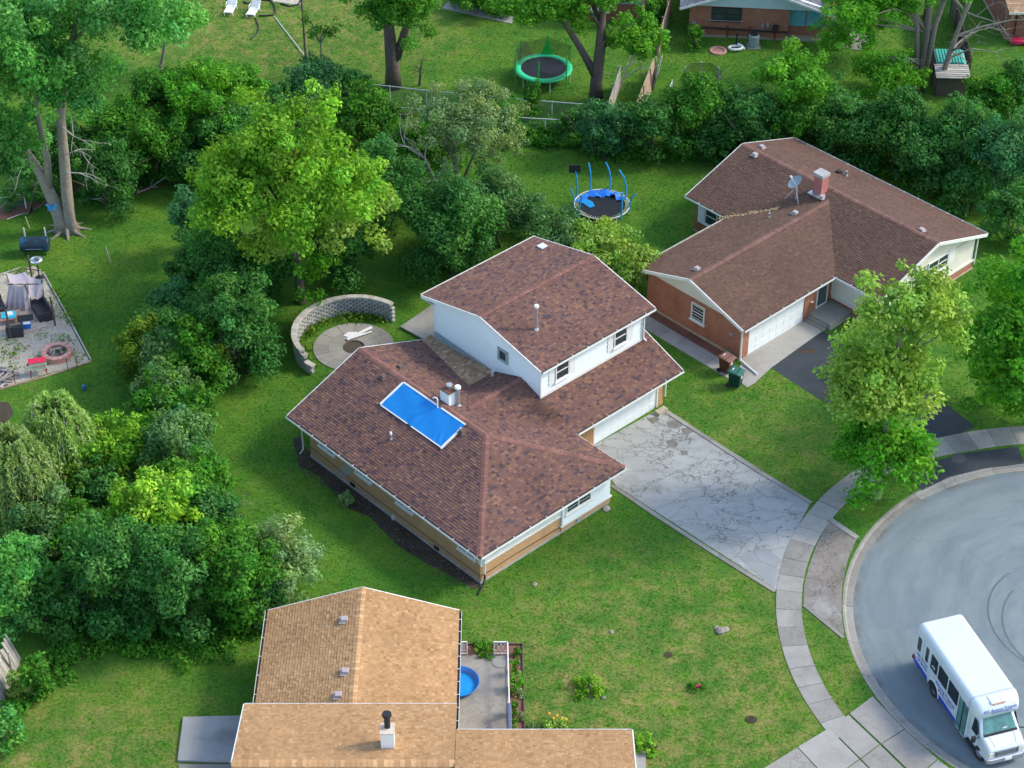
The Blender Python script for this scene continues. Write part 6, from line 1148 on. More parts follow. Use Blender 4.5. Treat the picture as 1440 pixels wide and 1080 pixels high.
def bare(base, pts_dirs, label, seed, mat='twig', depth=3, r=.09, name='bare_tree'):
    rng = np.random.default_rng(seed); t = thing(name, (*base, 0), label, 'tree', 0, 'bare and dead trees'); m = MB(); b = MB()
    for tk, L in pts_dirs:
        m.tube([p[:3] for p in tk], [p[3] for p in tk], 7)
        for i in range(1, len(tk)):
            for _ in range(3): d = Vector(tk[i][:3]) - Vector(tk[i - 1][:3]); twigs(b, tk[i][:3], d.normalized() + Vector(rng.normal(size=3) * .7), L * rng.uniform(.6, 1.1), tk[i][3] * .55, depth - 1, rng, .04)
    ob('trunk', m, mat, t); ob('branches', b, mat, t, kind='stuff')
def EL(T, yo=0, dep=1.0): return (T[2], T[1] + yo, T[3], T[4], T[4] * dep, T[5])
T = [(-27.33, 106.78, -29.72, 12.39, 4.83, 6.98), (-27.33, 106.78, -21.89, 15.23, 4.46, 5.09), (-27.33, 106.78, -25.76, 10.41, 3.53, 3.53), (-27.33, 106.78, -30.13, 6.86, 3.28, 3.38), (-27.33, 106.78, -28.11, 14.33, 3.67, 3.67)]
b0 = (T[0][0], T[0][1]); tree('silver_maple', b0, [EL(T[0]), EL(T[1]), EL(T[2], -1), EL(T[3], -1), EL(T[4], -2)], 'feather', 'huge twin trunked tree with feathery green crown at the upper left', tr=.4, k=52, rel=(.2, .32), dens=.55, seed=3, droop=.35, bark='bark_p', limbs=22, leafk=1.05,
     trunks=[[(-.25, 0, -.1, .62), (-.3, 0, .7, .46), (-.6, 0, 2.3, .38), (-1.1, .1, 4.0, .3), (-2.1, .2, 6.2, .26), (-3.4, .3, 9, .2), (-4.2, .4, 12, .1)], [(.25, 0, -.1, .6), (.2, 0, .7, .42), (.3, 0, 2.6, .36), (.45, 0, 5.0, .33), (.6, .1, 8.0, .28), (1.3, .2, 11.5, .2), (2.6, .3, 15, .1)], [(-.75, 0, 2.9, .25), (-.6, .1, 5.0, .22), (-.8, .2, 8.5, .16), (-.3, .3, 12, .09)]])
mt_ = bpy.data.objects['silver_maple']; m = MB(); rng = np.random.default_rng(4)
for a in range(8): c, s_ = math.cos(a * .78 + .2), math.sin(a * .78 + .2); m.tube([(c * .35, s_ * .3, .45), (c * .8, s_ * .7, .12), (c * 1.5, s_ * 1.2, -.02)], [.16, .11, .03], 6)
ob('root', m, 'bark_p', mt_)
m = MB(); twigs(m, (.6, -.3, 5.6), (1, -.4, .25), 2.6, .05, 2, rng, .05); twigs(m, (.55, -.3, 4.4), (1, -.3, .02), 2.4, .05, 2, rng, .1); twigs(m, (.7, -.2, 7.5), (.8, -.5, -.5), 2.5, .05, 2, rng, .1); twigs(m, (-1.6, -.3, 5.6), (-.8, -.5, -.4), 2.2, .045, 2, rng, .1); ob('dead_branches', m, 'twig', mt_, kind='stuff')
bo = ob('butterfly_plaque', BUTTERFLY, M('blue_butterfly', (.02, .22, .50), (.05, .32, .62), 6, .5), label='blue butterfly plaque fixed to the left trunk of the twin tree', cat='plaque'); bo.location = (b0[0] - .62, b0[1] - .47, 2.0); bo.rotation_euler = (R(80), 0, 0)
T = [(-12.37, 99.2, -13.32, 7.6, 5.31, 4.49), (-12.37, 99.2, -11.66, 11.86, 3.04, 2.72), (-12.37, 99.2, -8.17, 7.83, 3.04, 2.98), (-12.37, 99.2, -12.65, 4.12, 4.08, 2.04), (-12.37, 99.2, -11.01, 7.83, 4.6, 3.24), (-12.37, 99.2, -15.47, 7.6, 3.05, 3.3), (-12.37, 99.2, -8.97, 5.09, 3.21, 2.78), (-12.37, 99.2, -12.03, 2.56, 2.57, 1.99), (-12.37, 99.2, -13.97, 9.69, 3.27, 4.61)]
tree('yellow_green_tree', (T[0][0], T[0][1]), [EL(T[0], 0, .9), EL(T[1]), EL(T[2]), EL(T[3], 1), EL(T[4], -1), EL(T[5]), EL(T[6]), EL(T[7]), EL(T[8])], 'yellow', 'large bright yellow green tree standing behind the curved wall', tr=.26, k=30, rel=(.2, .33), dens=.42, seed=8, limbs=18, leafk=1.15, sps=['yellow', 'yellow', 'yellow', 'lime', 'yellow', 'yellow', 'lime', 'bright', 'yellow'], bark='bark_d')
T = [(-3.48, 110.02, -2.86, 6.06, 3.64, 1.82), (-3.48, 110.02, -1.53, 4.01, 2.63, 1.31)]
tree('pale_tree', (T[0][0], T[0][1]), [EL(T[0], 0, .9), EL(T[1])], 'pale', 'pale grey green umbrella shaped tree with bare limbs', tr=.16, k=36, rel=(.2, .34), dens=.42, seed=12, limbs=14, bark='bark_p', trunks=[[(0, 0, -.1, .2), (0, 0, 2, .17), (-.1, 0, 4.4, .14), (.2, 0, 6.0, .1)], [(-.1, 0, 3.2, .12), (-.9, 0, 5.0, .09), (-1.6, 0, 6.5, .05)], [(.3, 0, 1.2, .12), (1.0, 0, 3.2, .09), (1.8, 0, 5.0, .05)]])
bare((-4.339, 108.792), [([(0, 0, 0, .12), (-.4, 0, 2.4, .1), (-1.0, 0, 4.0, .08), (-2.2, 0, 4.9, .05)], 2.2), ([(-.3, 0, 2.2, .08), (-1.6, -.2, 2.6, .05)], 1.6)], 'dead grey tree leaning left beside the pale umbrella tree', 5)
# street tree by the kerb and the big one at the right edge
T = [(18.88, 81.63, 18.99, 11.98, 3.01, 2.29), (18.88, 81.63, 17.67, 7.88, 2.94, 3.82), (18.88, 81.63, 18.76, 2.63, 2.96, 3.97), (18.88, 81.63, 20.74, 11.03, 2.25, 2.65), (18.88, 81.63, 18.79, 6.76, 3.01, 3.56)]
tree('street_tree', (T[0][0], T[0][1]), [EL(T[0]), EL(T[1]), EL(T[2]), EL(T[3]), EL(T[4])], 'lime', 'tall loose crowned street tree between kerb and asphalt driveway', tr=.2, k=36, rel=(.22, .36), dens=.46, seed=16, limbs=18, bark='bark', leafk=1.2, sps=['lime', 'lime', 'bright', 'lime', 'lime'])
T = [(29.05, 87.53, 27.24, 5.33, 4.15, 7.17), (29.05, 87.53, 27.61, 1.9, 3.24, 4.16)]
tree('maple_tree', (T[0][0], T[0][1]), [EL(T[0]), EL(T[1])], 'bright', 'dense bright green maple cut by the right edge', tr=.28, k=44, rel=(.18, .3), dens=.5, seed=18, leafk=1.2)
# trees along the top
T = [(-8.12, 124.73, -7.45, 6.23, 2.96, 3.22), (-8.12, 124.73, -7.73, 8.35, 3.98, 1.99)]
tree('backyard_maple', (T[0][0], T[0][1]), [EL(T[0]), EL(T[1])], 'mid', 'dark trunked maple behind the fence left of the green trampoline', tr=.4, k=36, dens=.5, seed=21, bark='bark_d', trunks=[[(0, 0, -.1, .62), (0, 0, 1.5, .48), (-.1, 0, 4, .4), (-.3, 0, 7.5, .25)], [(.3, 0, 2.2, .32), (1.0, 0, 4.4, .26), (1.9, 0, 7, .16)]], limbs=12)
T = [(5.67, 122.79, 2.33, 7.4, 3.72, 1.86), (5.67, 122.79, 8.29, 4.6, 2.17, 2.35), (5.67, 122.79, 6.73, 8.05, 3.02, 1.79)]
tree('backyard_maple', (T[0][0], T[0][1]), [EL(T[0]), EL(T[1]), EL(T[2])], 'bright', 'maple with leaning limb right of the green trampoline', tr=.36, k=34, dens=.45, seed=23, bark='bark_d', trunks=[[(0, 0, -.1, .55), (0, 0, 1.5, .42), (.2, 0, 4, .36), (.3, 0, 8.5, .28), (.3, 0, 11, .2)], [(0, 0, 1.8, .3), (-1.0, 0, 3.8, .24), (-2.6, 0, 6.6, .2), (-4.2, 0, 9, .12)]], limbs=16)
T = [(27.62, 124.14, 23.79, 6.45, 3.53, 2.08), (27.62, 124.14, 25.5, 1.67, 2.65, 2.04), (27.62, 124.14, 28.34, 7.75, 2.11, 1.92), (27.62, 124.14, 22.12, 4.22, 2.62, 1.31)]
tree('grey_trunked_tree', (T[0][0], T[0][1]), [EL(T[0]), EL(T[1], -1), EL(T[2]), EL(T[3])], 'bright', 'sparse tall tree with several grey trunks by the green sheeted shed', tr=.3, k=36, dens=.45, seed=25, bark='bark', limbs=16, trunks=[[(0, 0, -.1, .3), (.1, 0, 4, .24), (0, 0, 9, .2), (.6, 0, 12, .12)], [(-.2, 0, 1, .2), (-.6, 0, 5, .17), (-1.6, 0, 9, .12)], [(.3, 0, 0, .2), (.6, 0, 5, .17), (1.6, 0, 10, .12)], [(.1, 0, 4.5, .16), (-2.2, 0, 7.6, .13), (-4.6, 0, 9, .09)]])
bare((28.979, 124.144), [([(0, 0, 0, .22), (.5, 0, 3, .2), (1.1, 0, 6, .16), (2.0, 0, 9, .1)], 2.6), ([(.8, 0, 4.2, .1), (2.4, -.2, 5.0, .07), (4.2, -.4, 5.6, .04)], 2.0), ([(.4, 0, 2.5, .08), (1.8, -.3, 3.4, .05), (3.4, -.4, 3.2, .03)], 1.6)], 'bare grey tree leaning right over the green sheeted shed', 6, 'bark_p')
bare((24.793, 122.979), [([(0, 0, .5, .05), (.8, 0, 2.0, .04), (1.6, 0, 3.2, .03)], 1.4)], 'thin bare branch tangle left of the sparse tall tree', 7); bare((7.366, 124.144), [([(0, 0, .2, .06), (.4, 0, 1.8, .05), (1.2, 0, 3.4, .03)], 1.8), ([(.2, 0, 1, .05), (1.4, -.2, 2.0, .03)], 1.4)], 'dead branches lying against the brown stockade fence', 9); bare((-6.328, 124.929), [([(0, 0, 0, .1), (.1, 0, 1.0, .08), (.2, 0, 1.9, .04)], .9)], 'small dark dead sapling behind the chain link fence', 10, 'bark_d'); bare((-14.393, 128.446), [([(0, 0, 0, .08), (0, 0, 4, .07), (-.2, 0, 8, .05)], 1.0)], 'thin straight bare trunk rising from the dark spruce shrub', 11, 'bark_d', 2); bare((-14.114, 79.129), [([(0, 0, .5, .03), (.3, 0, 1.5, .02)], .8)], 'thin dead twigs behind the grey green bush', 13)
tree('young_tree', (lambda t_: (t_[0], t_[1]))((-19.19, 116.03, -18.74, 4.39, 3.56, 1.78)), [EL((-19.19, 116.03, -18.74, 4.39, 3.56, 1.78))], 'bright', 'rounded bright green tree below the white loungers', tr=.16, k=30, dens=.55, seed=31)
tree('young_tree', (lambda t_: (t_[0], t_[1]))((-12.91, 125.13, -12.95, 3.7, 1.68, 2.4)), [EL((-12.91, 125.13, -12.95, 3.7, 1.68, 2.4))], 'mid', 'thin open sapling above the dark spruce shrub', tr=.08, k=12, dens=.25, seed=32, rel=(.16, .26))
tree('young_tree', (lambda t_: (t_[0], t_[1]))((18.41, 117.38, 18.02, 4.75, 2.97, 2.2)), [EL((18.41, 117.38, 18.02, 4.75, 2.97, 2.2))], 'bright', 'light green young tree in front of the brick bungalow', tr=.14, k=26, dens=.42, seed=33)
tree('young_tree', (lambda t_: (t_[0], t_[1]))((23.03, 130.0, 24.69, 3.18, 3.46, 1.73)), [EL((23.03, 130.0, 24.69, 3.18, 3.46, 1.73))], 'mid', 'green tree shading the bungalow porch at the top edge', tr=.14, k=22, dens=.4, seed=34)
tree('young_tree', (lambda t_: (t_[0], t_[1]))((-24.23, 125.92, -23.28, 4.48, 2.64, 3.55)), [EL((-24.23, 125.92, -23.28, 4.48, 2.64, 3.55))], 'feather', 'loose green tree between the twin tree and the loungers', tr=.14, k=22, dens=.34, seed=35)
tree('yellow_crowned_tree', (lambda t_: (t_[0], t_[1]))((-20.65, 81.63, -20.37, 3.14, 2.26, 1.88)), [EL((-20.65, 81.63, -20.37, 3.14, 2.26, 1.88))], 'yellow', 'yellow green tree top behind the willow at the lower left', tr=.15, k=26, dens=.55, seed=36)
tree('yellow_crowned_tree', (lambda t_: (t_[0], t_[1]))((-17.94, 76.72, -17.64, 3.75, 2.52, 1.78)), [EL((-17.94, 76.72, -17.64, 3.75, 2.52, 1.78))], 'yellow', 'yellow green tree top in front of the lower left hedge', tr=.15, k=28, dens=.55, seed=37)
willow('willow', (-23.0, 81.39, 2.07, 7.04), 'drooping pale willow at the left edge behind the yellow green tree', 41, (.19, .34, .07), (.38, .54, .16)); willow('willow', (-24.54, 78.22, 2.2, 7.23), 'drooping willow with brown twigs cut by the left edge', 42, (.18, .30, .07), (.37, .49, .17), .15)
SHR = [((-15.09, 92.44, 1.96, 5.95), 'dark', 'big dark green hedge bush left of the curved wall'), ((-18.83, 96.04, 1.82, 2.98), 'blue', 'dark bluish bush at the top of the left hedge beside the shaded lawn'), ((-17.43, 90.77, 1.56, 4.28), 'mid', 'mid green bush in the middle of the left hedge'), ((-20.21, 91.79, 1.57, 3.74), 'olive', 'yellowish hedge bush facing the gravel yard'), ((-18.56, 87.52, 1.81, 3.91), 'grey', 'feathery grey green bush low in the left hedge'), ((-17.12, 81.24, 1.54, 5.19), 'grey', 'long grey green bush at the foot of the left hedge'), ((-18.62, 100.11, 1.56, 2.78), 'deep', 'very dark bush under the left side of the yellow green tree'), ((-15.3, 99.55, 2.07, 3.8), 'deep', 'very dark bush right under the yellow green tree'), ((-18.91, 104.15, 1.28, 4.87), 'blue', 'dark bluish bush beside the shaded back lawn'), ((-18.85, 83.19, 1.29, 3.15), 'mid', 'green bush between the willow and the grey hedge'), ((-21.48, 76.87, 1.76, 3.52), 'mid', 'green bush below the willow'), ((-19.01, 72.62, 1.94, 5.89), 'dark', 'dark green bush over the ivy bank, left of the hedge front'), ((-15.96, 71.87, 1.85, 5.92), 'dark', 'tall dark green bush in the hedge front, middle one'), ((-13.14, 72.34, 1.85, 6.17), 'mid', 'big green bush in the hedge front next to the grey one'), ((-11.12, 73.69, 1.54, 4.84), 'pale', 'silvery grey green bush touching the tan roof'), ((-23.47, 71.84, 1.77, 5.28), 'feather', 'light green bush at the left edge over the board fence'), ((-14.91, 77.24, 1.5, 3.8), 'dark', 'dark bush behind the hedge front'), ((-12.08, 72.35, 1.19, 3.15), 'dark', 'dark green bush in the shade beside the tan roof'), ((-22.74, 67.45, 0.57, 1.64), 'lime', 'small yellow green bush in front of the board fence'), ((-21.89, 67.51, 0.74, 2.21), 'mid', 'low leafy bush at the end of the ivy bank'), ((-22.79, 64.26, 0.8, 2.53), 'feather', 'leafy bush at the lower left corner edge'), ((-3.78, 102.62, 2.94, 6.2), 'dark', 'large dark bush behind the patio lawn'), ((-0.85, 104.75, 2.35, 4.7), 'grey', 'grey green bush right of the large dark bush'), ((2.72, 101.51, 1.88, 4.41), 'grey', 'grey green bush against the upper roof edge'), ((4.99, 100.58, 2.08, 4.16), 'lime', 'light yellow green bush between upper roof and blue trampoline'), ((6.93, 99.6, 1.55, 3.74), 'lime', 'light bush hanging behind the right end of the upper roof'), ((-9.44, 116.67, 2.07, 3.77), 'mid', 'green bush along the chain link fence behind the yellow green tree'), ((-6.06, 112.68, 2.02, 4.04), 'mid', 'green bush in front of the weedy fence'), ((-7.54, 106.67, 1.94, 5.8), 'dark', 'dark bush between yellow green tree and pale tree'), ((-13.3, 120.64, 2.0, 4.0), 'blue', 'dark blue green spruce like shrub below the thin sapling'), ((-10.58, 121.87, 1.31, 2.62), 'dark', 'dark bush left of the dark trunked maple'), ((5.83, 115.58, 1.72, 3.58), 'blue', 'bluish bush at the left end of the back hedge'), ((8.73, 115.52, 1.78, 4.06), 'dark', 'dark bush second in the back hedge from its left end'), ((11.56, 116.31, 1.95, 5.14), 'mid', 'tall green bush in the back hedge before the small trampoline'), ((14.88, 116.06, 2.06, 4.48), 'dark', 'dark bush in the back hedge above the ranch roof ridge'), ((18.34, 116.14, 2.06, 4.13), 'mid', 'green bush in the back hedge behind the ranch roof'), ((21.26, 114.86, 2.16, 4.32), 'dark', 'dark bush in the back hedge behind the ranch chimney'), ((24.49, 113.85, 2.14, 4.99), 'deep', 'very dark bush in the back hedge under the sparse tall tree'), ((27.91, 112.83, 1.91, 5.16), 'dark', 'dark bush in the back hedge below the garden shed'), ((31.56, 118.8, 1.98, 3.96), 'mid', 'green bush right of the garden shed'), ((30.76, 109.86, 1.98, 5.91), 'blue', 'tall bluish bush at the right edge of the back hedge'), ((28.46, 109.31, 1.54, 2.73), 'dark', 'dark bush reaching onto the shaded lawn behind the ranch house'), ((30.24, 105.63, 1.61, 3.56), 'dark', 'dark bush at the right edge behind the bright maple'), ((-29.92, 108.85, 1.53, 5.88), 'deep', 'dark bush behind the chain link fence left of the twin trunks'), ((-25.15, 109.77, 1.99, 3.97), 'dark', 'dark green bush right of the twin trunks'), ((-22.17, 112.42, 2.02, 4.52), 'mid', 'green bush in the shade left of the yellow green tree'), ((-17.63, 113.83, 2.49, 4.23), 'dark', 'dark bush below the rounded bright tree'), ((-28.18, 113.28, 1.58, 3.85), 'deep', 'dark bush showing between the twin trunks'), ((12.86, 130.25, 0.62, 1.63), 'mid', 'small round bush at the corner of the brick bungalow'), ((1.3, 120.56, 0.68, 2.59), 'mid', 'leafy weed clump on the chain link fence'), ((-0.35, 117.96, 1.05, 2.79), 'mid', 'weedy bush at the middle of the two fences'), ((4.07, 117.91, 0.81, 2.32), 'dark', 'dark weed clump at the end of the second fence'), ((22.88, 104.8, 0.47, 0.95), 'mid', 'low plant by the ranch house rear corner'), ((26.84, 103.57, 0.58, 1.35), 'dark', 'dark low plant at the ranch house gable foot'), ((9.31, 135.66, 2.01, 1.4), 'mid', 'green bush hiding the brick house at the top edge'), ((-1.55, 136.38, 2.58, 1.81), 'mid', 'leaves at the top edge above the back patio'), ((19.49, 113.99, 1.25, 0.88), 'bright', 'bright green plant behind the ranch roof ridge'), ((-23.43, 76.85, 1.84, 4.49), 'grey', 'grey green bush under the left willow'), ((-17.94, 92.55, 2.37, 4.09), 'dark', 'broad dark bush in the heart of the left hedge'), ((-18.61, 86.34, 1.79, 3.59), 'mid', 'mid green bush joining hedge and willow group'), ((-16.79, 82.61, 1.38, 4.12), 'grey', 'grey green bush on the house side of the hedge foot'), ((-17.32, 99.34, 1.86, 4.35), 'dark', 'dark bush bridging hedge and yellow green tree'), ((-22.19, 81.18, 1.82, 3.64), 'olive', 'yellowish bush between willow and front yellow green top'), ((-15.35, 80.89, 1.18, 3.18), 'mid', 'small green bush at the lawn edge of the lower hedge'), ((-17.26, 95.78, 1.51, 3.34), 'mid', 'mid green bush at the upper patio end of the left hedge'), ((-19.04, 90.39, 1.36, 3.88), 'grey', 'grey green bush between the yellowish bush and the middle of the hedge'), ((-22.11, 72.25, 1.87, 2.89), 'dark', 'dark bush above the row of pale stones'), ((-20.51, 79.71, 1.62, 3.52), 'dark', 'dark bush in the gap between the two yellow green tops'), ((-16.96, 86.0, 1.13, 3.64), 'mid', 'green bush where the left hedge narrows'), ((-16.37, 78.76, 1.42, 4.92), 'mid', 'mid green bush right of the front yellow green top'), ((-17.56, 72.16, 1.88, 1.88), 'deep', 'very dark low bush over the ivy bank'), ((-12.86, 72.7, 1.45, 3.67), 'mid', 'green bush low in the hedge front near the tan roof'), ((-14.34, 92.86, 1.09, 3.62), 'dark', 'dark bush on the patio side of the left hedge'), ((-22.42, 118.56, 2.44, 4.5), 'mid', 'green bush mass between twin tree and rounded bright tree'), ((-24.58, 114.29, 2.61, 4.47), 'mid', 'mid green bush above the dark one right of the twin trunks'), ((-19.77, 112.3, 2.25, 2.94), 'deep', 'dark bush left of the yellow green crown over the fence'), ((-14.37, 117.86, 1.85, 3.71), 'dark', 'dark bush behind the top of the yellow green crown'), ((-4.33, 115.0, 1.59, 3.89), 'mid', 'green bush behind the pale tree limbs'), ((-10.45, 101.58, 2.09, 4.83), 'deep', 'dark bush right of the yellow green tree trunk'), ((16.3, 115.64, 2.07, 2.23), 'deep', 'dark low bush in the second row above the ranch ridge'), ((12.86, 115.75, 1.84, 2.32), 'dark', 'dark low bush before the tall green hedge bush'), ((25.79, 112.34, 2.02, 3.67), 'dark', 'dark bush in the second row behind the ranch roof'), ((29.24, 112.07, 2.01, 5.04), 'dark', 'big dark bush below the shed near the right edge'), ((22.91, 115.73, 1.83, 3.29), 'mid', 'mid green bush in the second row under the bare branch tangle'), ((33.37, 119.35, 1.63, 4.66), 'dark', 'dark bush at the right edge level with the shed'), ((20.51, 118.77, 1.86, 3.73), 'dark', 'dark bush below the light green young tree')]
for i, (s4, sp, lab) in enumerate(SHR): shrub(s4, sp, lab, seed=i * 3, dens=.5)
SM = [((3.62, 67.9, 0.61, 0.62), 'yellow', 'lone yellow green shrub in the dry front lawn'), ((5.99, 64.34, 0.59, 0.42), 'yellow', 'yellow leaved plant by the tan roof wing corner'), ((-1.38, 70.39, 0.51, 0.35), 'bright', 'green plant between the two white railing panels'), ((0.19, 70.09, 0.25, 0.61), 'mid', 'green plant at the corner of the mulch bed'), ((0.17, 68.92, 0.23, 0.99), 'bright', 'bushy plant in the upper mulch bed'), ((0.17, 67.93, 0.3, 0.89), 'bright', 'bushy plant halfway down the mulch bed'), ((0.3, 67.54, 0.23, 0.51), 'pale', 'silvery plant halfway down the mulch bed'), ((0.11, 66.29, 0.21, 1.02), 'mid', 'green plant low in the mulch bed'), ((0.36, 66.01, 0.2, 0.49), 'pale', 'silvery plant low in the mulch bed'), ((0.08, 65.3, 0.18, 0.77), 'bright', 'green plant at the bottom of the mulch bed'), ((1.09, 65.43, 0.37, 0.32), 'pale', 'grey green plant behind the wing roof eave'), ((1.94, 65.41, 0.65, 0.45), 'lime', 'orange flowering plant behind the wing roof eave'), ((-8.52, 81.14, 0.46, 0.73), 'pale', 'dry straw coloured shrub in the bed by the long brick wall'), ((8.58, 68.01, 0.36, 0.26), 'mid', 'small green tuft in the dry front lawn')]
for i, (s4, sp, lab) in enumerate(SM): shrub(s4, sp, lab, seed=400 + i, k=9, dens=.6, leafk=.62, name='garden_plant', group='small garden plants', cat='plant', stems=2)
fl_ = [(1.692, 65.753), (2.048, 65.621), (2.273, 65.489), (2.466, 65.402), (1.883, 65.489)]
for i, p in enumerate(fl_): ob('flower_head', MB().lathe([(.02, 0), (.07, .03), (.05, .06)], 7).tube([(0, 0, -.6), (0, 0, 0)], .008, 4), 'orange', label='orange lily flower behind the wing roof eave', cat='flower', group='orange lilies', loc=(*p, .65))
# low ground cover: ivy bank, weeds along the fences
def cover(boxes, sp, label, seed, name='ivy_bank', dens=.5, h=.35):
    rng = np.random.default_rng(seed); lo, hi, lf, mt = SP[sp]; cl = []
    for (x0, y0), (x1, y1), w, n in boxes:
        for i in range(n):
            t = rng.random(); cl.append((x0 + (x1 - x0) * t + rng.normal() * w, y0 + (y1 - y0) * t + rng.normal() * w, rng.uniform(.05, h), rng.uniform(.25, .55)))
    C_, N_, T_ = foliage(rng, np.array(cl), lo, hi, lf * .8, dens); LEAFN[0] += len(C_)
    o = ob(name, leaf_mesh(name, C_, N_, lf * .8 * rng.uniform(.7, 1.3, len(C_)), T_, rng), mt, kind='stuff'); tag(o, label)
cover([((-22.322, 67.678), (-21.441, 70.233), 0.4, 26), ((-21.458, 70.328), (-13.245, 70.949), 0.45, 60), ((-23.327, 66.551), (-22.322, 67.678), 0.3, 14)], 'mid', 'ivy and weeds along the lower left hedge', 51)
cover([((-20.575, 72.16), (-13.373, 72.16), 0.7, 40)], 'deep', 'dark undergrowth beneath the lower left hedge', 52, 'undergrowth')
cover([((-9.736, 120.601), (-5.66, 119.39), 0.5, 26), ((-3.759, 118.744), (4.649, 116.927), 0.6, 60), ((-0.943, 119.39), (6.092, 118.286), 0.5, 40)], 'mid', 'weeds along the chain link fences', 53, 'fence_weeds', h=.6)
cover([((4.608, 115.412), (12.902, 115.412), 0.4, 30), ((21.054, 114.271), (27.491, 111.697), 0.6, 40), ((23.738, 113.837), (26.341, 112.974), 0.7, 30)], 'mid', 'weeds at the foot of the back hedge', 54, 'hedge_weeds')
cover([((-32.039, 109.611), (-27.533, 111.951), 0.5, 30), ((-26.835, 110.439), (-21.4, 113.404), 0.5, 36)], 'deep', 'undergrowth behind the twin trunked tree', 55, 'undergrowth')
cover([((rc[0] + 2.95 * math.cos(a), rc[1] + 2.95 * math.sin(a)), (rc[0] + 2.9 * math.cos(a + .25), rc[1] + 2.9 * math.sin(a + .25)), .12, 4) for a in [1.0 + .24 * i for i in range(12)]], 'olive', 'rough weeds inside the curved block wall', 56, 'wall_weeds', .13, .05)
cover([((-28.567, 93.97), (-26.315, 92.636), 0.5, 8), ((-26.924, 96.019), (-24.544, 93.97), 0.4, 10), ((-29.236, 95.33), (-27.826, 94.308), 0.4, 8), ((-27.403, 101.027), (-25.41, 96.714), 0.15, 10), ((-29.724, 102.144), (-28.519, 102.52), 0.3, 8)], 'olive', 'weeds coming up through the gravel', 57, 'gravel_weeds', .12, .05)
# fallen branches under the back trees
rng = np.random.default_rng(60); m = MB()
for p, d in (((-23.576, 111.108), (1, .25, .05)), ((-22.759, 111.697), (1, .5, .05)), ((-27.124, 110.024), (1, .1, .02)), ((-31.278, 107.98), (1, .3, .03))): twigs(m, (*p, .08), d, 2.2, .05, 1, rng)
ob('fallen_branches', m, 'twig', kind='stuff', label='dead branches lying along the shaded fence line')
pp_ = [(-17.166, 134.919), (-14.418, 128.754)]; ob('pool_pole', MB().tube([(*pp_[0], .05), (*pp_[1], .12)], .03, 6), 'steel_p', label='long grey pole lying on the lawn below the loungers', cat='pole'); ob('garden_ball', MB().lathe([(.05, 0), (.2, .08), (.25, .22), (.2, .36), (.05, .42)], 14), 'bluepl', label='small blue ball in the weeds above the rounded bright tree', cat='ball', loc=(*(-23.715, 126.119), 0))
ob('garden_stick', MB().tube([(0, 0, 0), (-.4, .9, .35)], .03, 6), 'woodb', label='orange brown stick leaning in the grass behind the barrel smoker', cat='stick', loc=(*(-29.691, 107.017), 0)); ob('garden_stick', MB().tube([(0, 0, 0), (-.3, .5, .9)], .03, 6), 'wood', label='pale stick standing in the shaded lawn', cat='stick', loc=(*(-24.123, 103.277), 0))


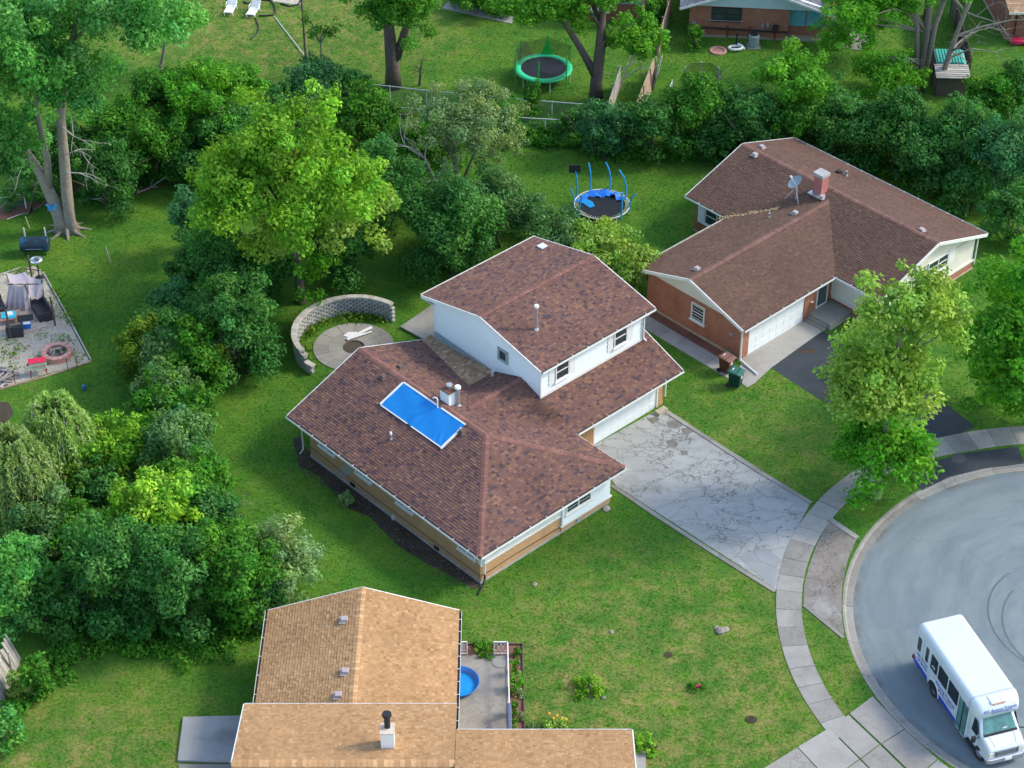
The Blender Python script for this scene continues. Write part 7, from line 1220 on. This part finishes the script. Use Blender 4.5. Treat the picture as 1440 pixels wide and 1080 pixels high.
# ---------------------------------------------------------------- grass blades standing on the lawns
def scatter_grass(n, seed=77):
    rng = np.random.default_rng(seed); P = np.c_[rng.uniform(-38, 38, n), 61 + 78 * rng.random(n)]
    keep = np.abs(P[:, 0]) < 24.5 + (P[:, 1] - 63) * .215
    d = np.hypot(P[:, 0] - CC[0], P[:, 1] - CC[1]); ang = np.arctan2(P[:, 1] - CC[1], P[:, 0] - CC[0]) % (2 * math.pi)
    keep &= d > CR + .17
    iw = np.array([wi(a) for a in ang]); ow = np.array([wo(a) for a in ang]); keep &= ~((d > iw - .02) & (d < ow + .02) & (ang > R(72)) & (ang < R(204)))
    def inside(poly):
        x, y = P[:, 0], P[:, 1]; c = np.zeros(len(P), bool)
        for i in range(len(poly)):
            (x0, y0), (x1, y1) = poly[i - 1], poly[i]
            if y0 == y1: continue
            c ^= ((y0 > y) != (y1 > y)) & (x < (x1 - x0) * (y - y0) / (y1 - y0) + x0)
        return c
    def rect(o_, rz, x0, y0, x1, y1): return [(o_[0] + x * math.cos(rz) - y * math.sin(rz), o_[1] + x * math.sin(rz) + y * math.cos(rz)) for x, y in ((x0, y0), (x1, y0), (x1, y1), (x0, y1))]
    H = HARD + [rect(HO, R(-47.1), -13.5, -.05, .1, 9), rect(HO, R(-47.1), -14, 8.8, -3.8, 17.05), rect(RH, RHa, -7.4, -.1, .05, 8), rect(RH, RHa, -11, 7.8, 3.4, 17.1), rect((-7.1, 64.4), 0, -4, -10, 4.3, 5.7)]
    for h in H: keep &= ~inside(h)
    keep &= np.hypot(P[:, 0] - rc[0], P[:, 1] - rc[1]) > 2.32
    P = P[keep]; me = bpy.data.meshes.new('grass'); me.vertices.add(len(P)); co = np.zeros((len(P), 3), 'f'); co[:, :2] = P; me.vertices.foreach_set('co', co.reshape(-1)); me.update()
    o = link('grass', me, 'grass'); tag(o, 'short mown grass blades on the lawns', 'grass', None, 'stuff')
    ng = bpy.data.node_groups.new('grass_tufts', 'GeometryNodeTree'); ng.interface.new_socket('Geometry', in_out='INPUT', socket_type='NodeSocketGeometry'); ng.interface.new_socket('Geometry', in_out='OUTPUT', socket_type='NodeSocketGeometry')
    nd = ng.nodes; lk = ng.links; gi = nd.new('NodeGroupInput'); go = nd.new('NodeGroupOutput'); jn = nd.new('GeometryNodeJoinGeometry')
    for rx, ry, dx, dy, h in ((.5, .1, 0, 0, .06), (-.35, .45, .05, .02, .05), (.1, -.6, -.03, .05, .055), (-.5, -.3, .02, -.05, .045)):
        c = nd.new('GeometryNodeMeshCone'); c.inputs['Vertices'].default_value = 3; c.inputs['Radius Bottom'].default_value = .014; c.inputs['Depth'].default_value = h
        t = nd.new('GeometryNodeTransform'); t.inputs['Rotation'].default_value = (rx, ry, rx * 5); t.inputs['Translation'].default_value = (dx, dy, 0)
        lk.new(c.outputs[0], t.inputs[0]); lk.new(t.outputs[0], jn.inputs[0])
    sm = nd.new('GeometryNodeSetMaterial'); sm.inputs['Material'].default_value = MT['grass']; lk.new(jn.outputs[0], sm.inputs[0])
    ip = nd.new('GeometryNodeInstanceOnPoints'); lk.new(gi.outputs[0], ip.inputs['Points']); lk.new(sm.outputs[0], ip.inputs['Instance'])
    rr_ = nd.new('FunctionNodeRandomValue'); rr_.data_type = 'FLOAT_VECTOR'; rr_.inputs[1].default_value = (.25, .25, 6.28); lk.new(rr_.outputs[0], ip.inputs['Rotation'])
    rs = nd.new('FunctionNodeRandomValue'); rs.data_type = 'FLOAT'; rs.inputs[2].default_value = .5; rs.inputs[3].default_value = 1.3; lk.new(rs.outputs[1], ip.inputs['Scale'])
    lk.new(ip.outputs[0], go.inputs[0]); md = o.modifiers.new('tufts', 'NODES'); md.node_group = ng
    return o
scatter_grass(330000)
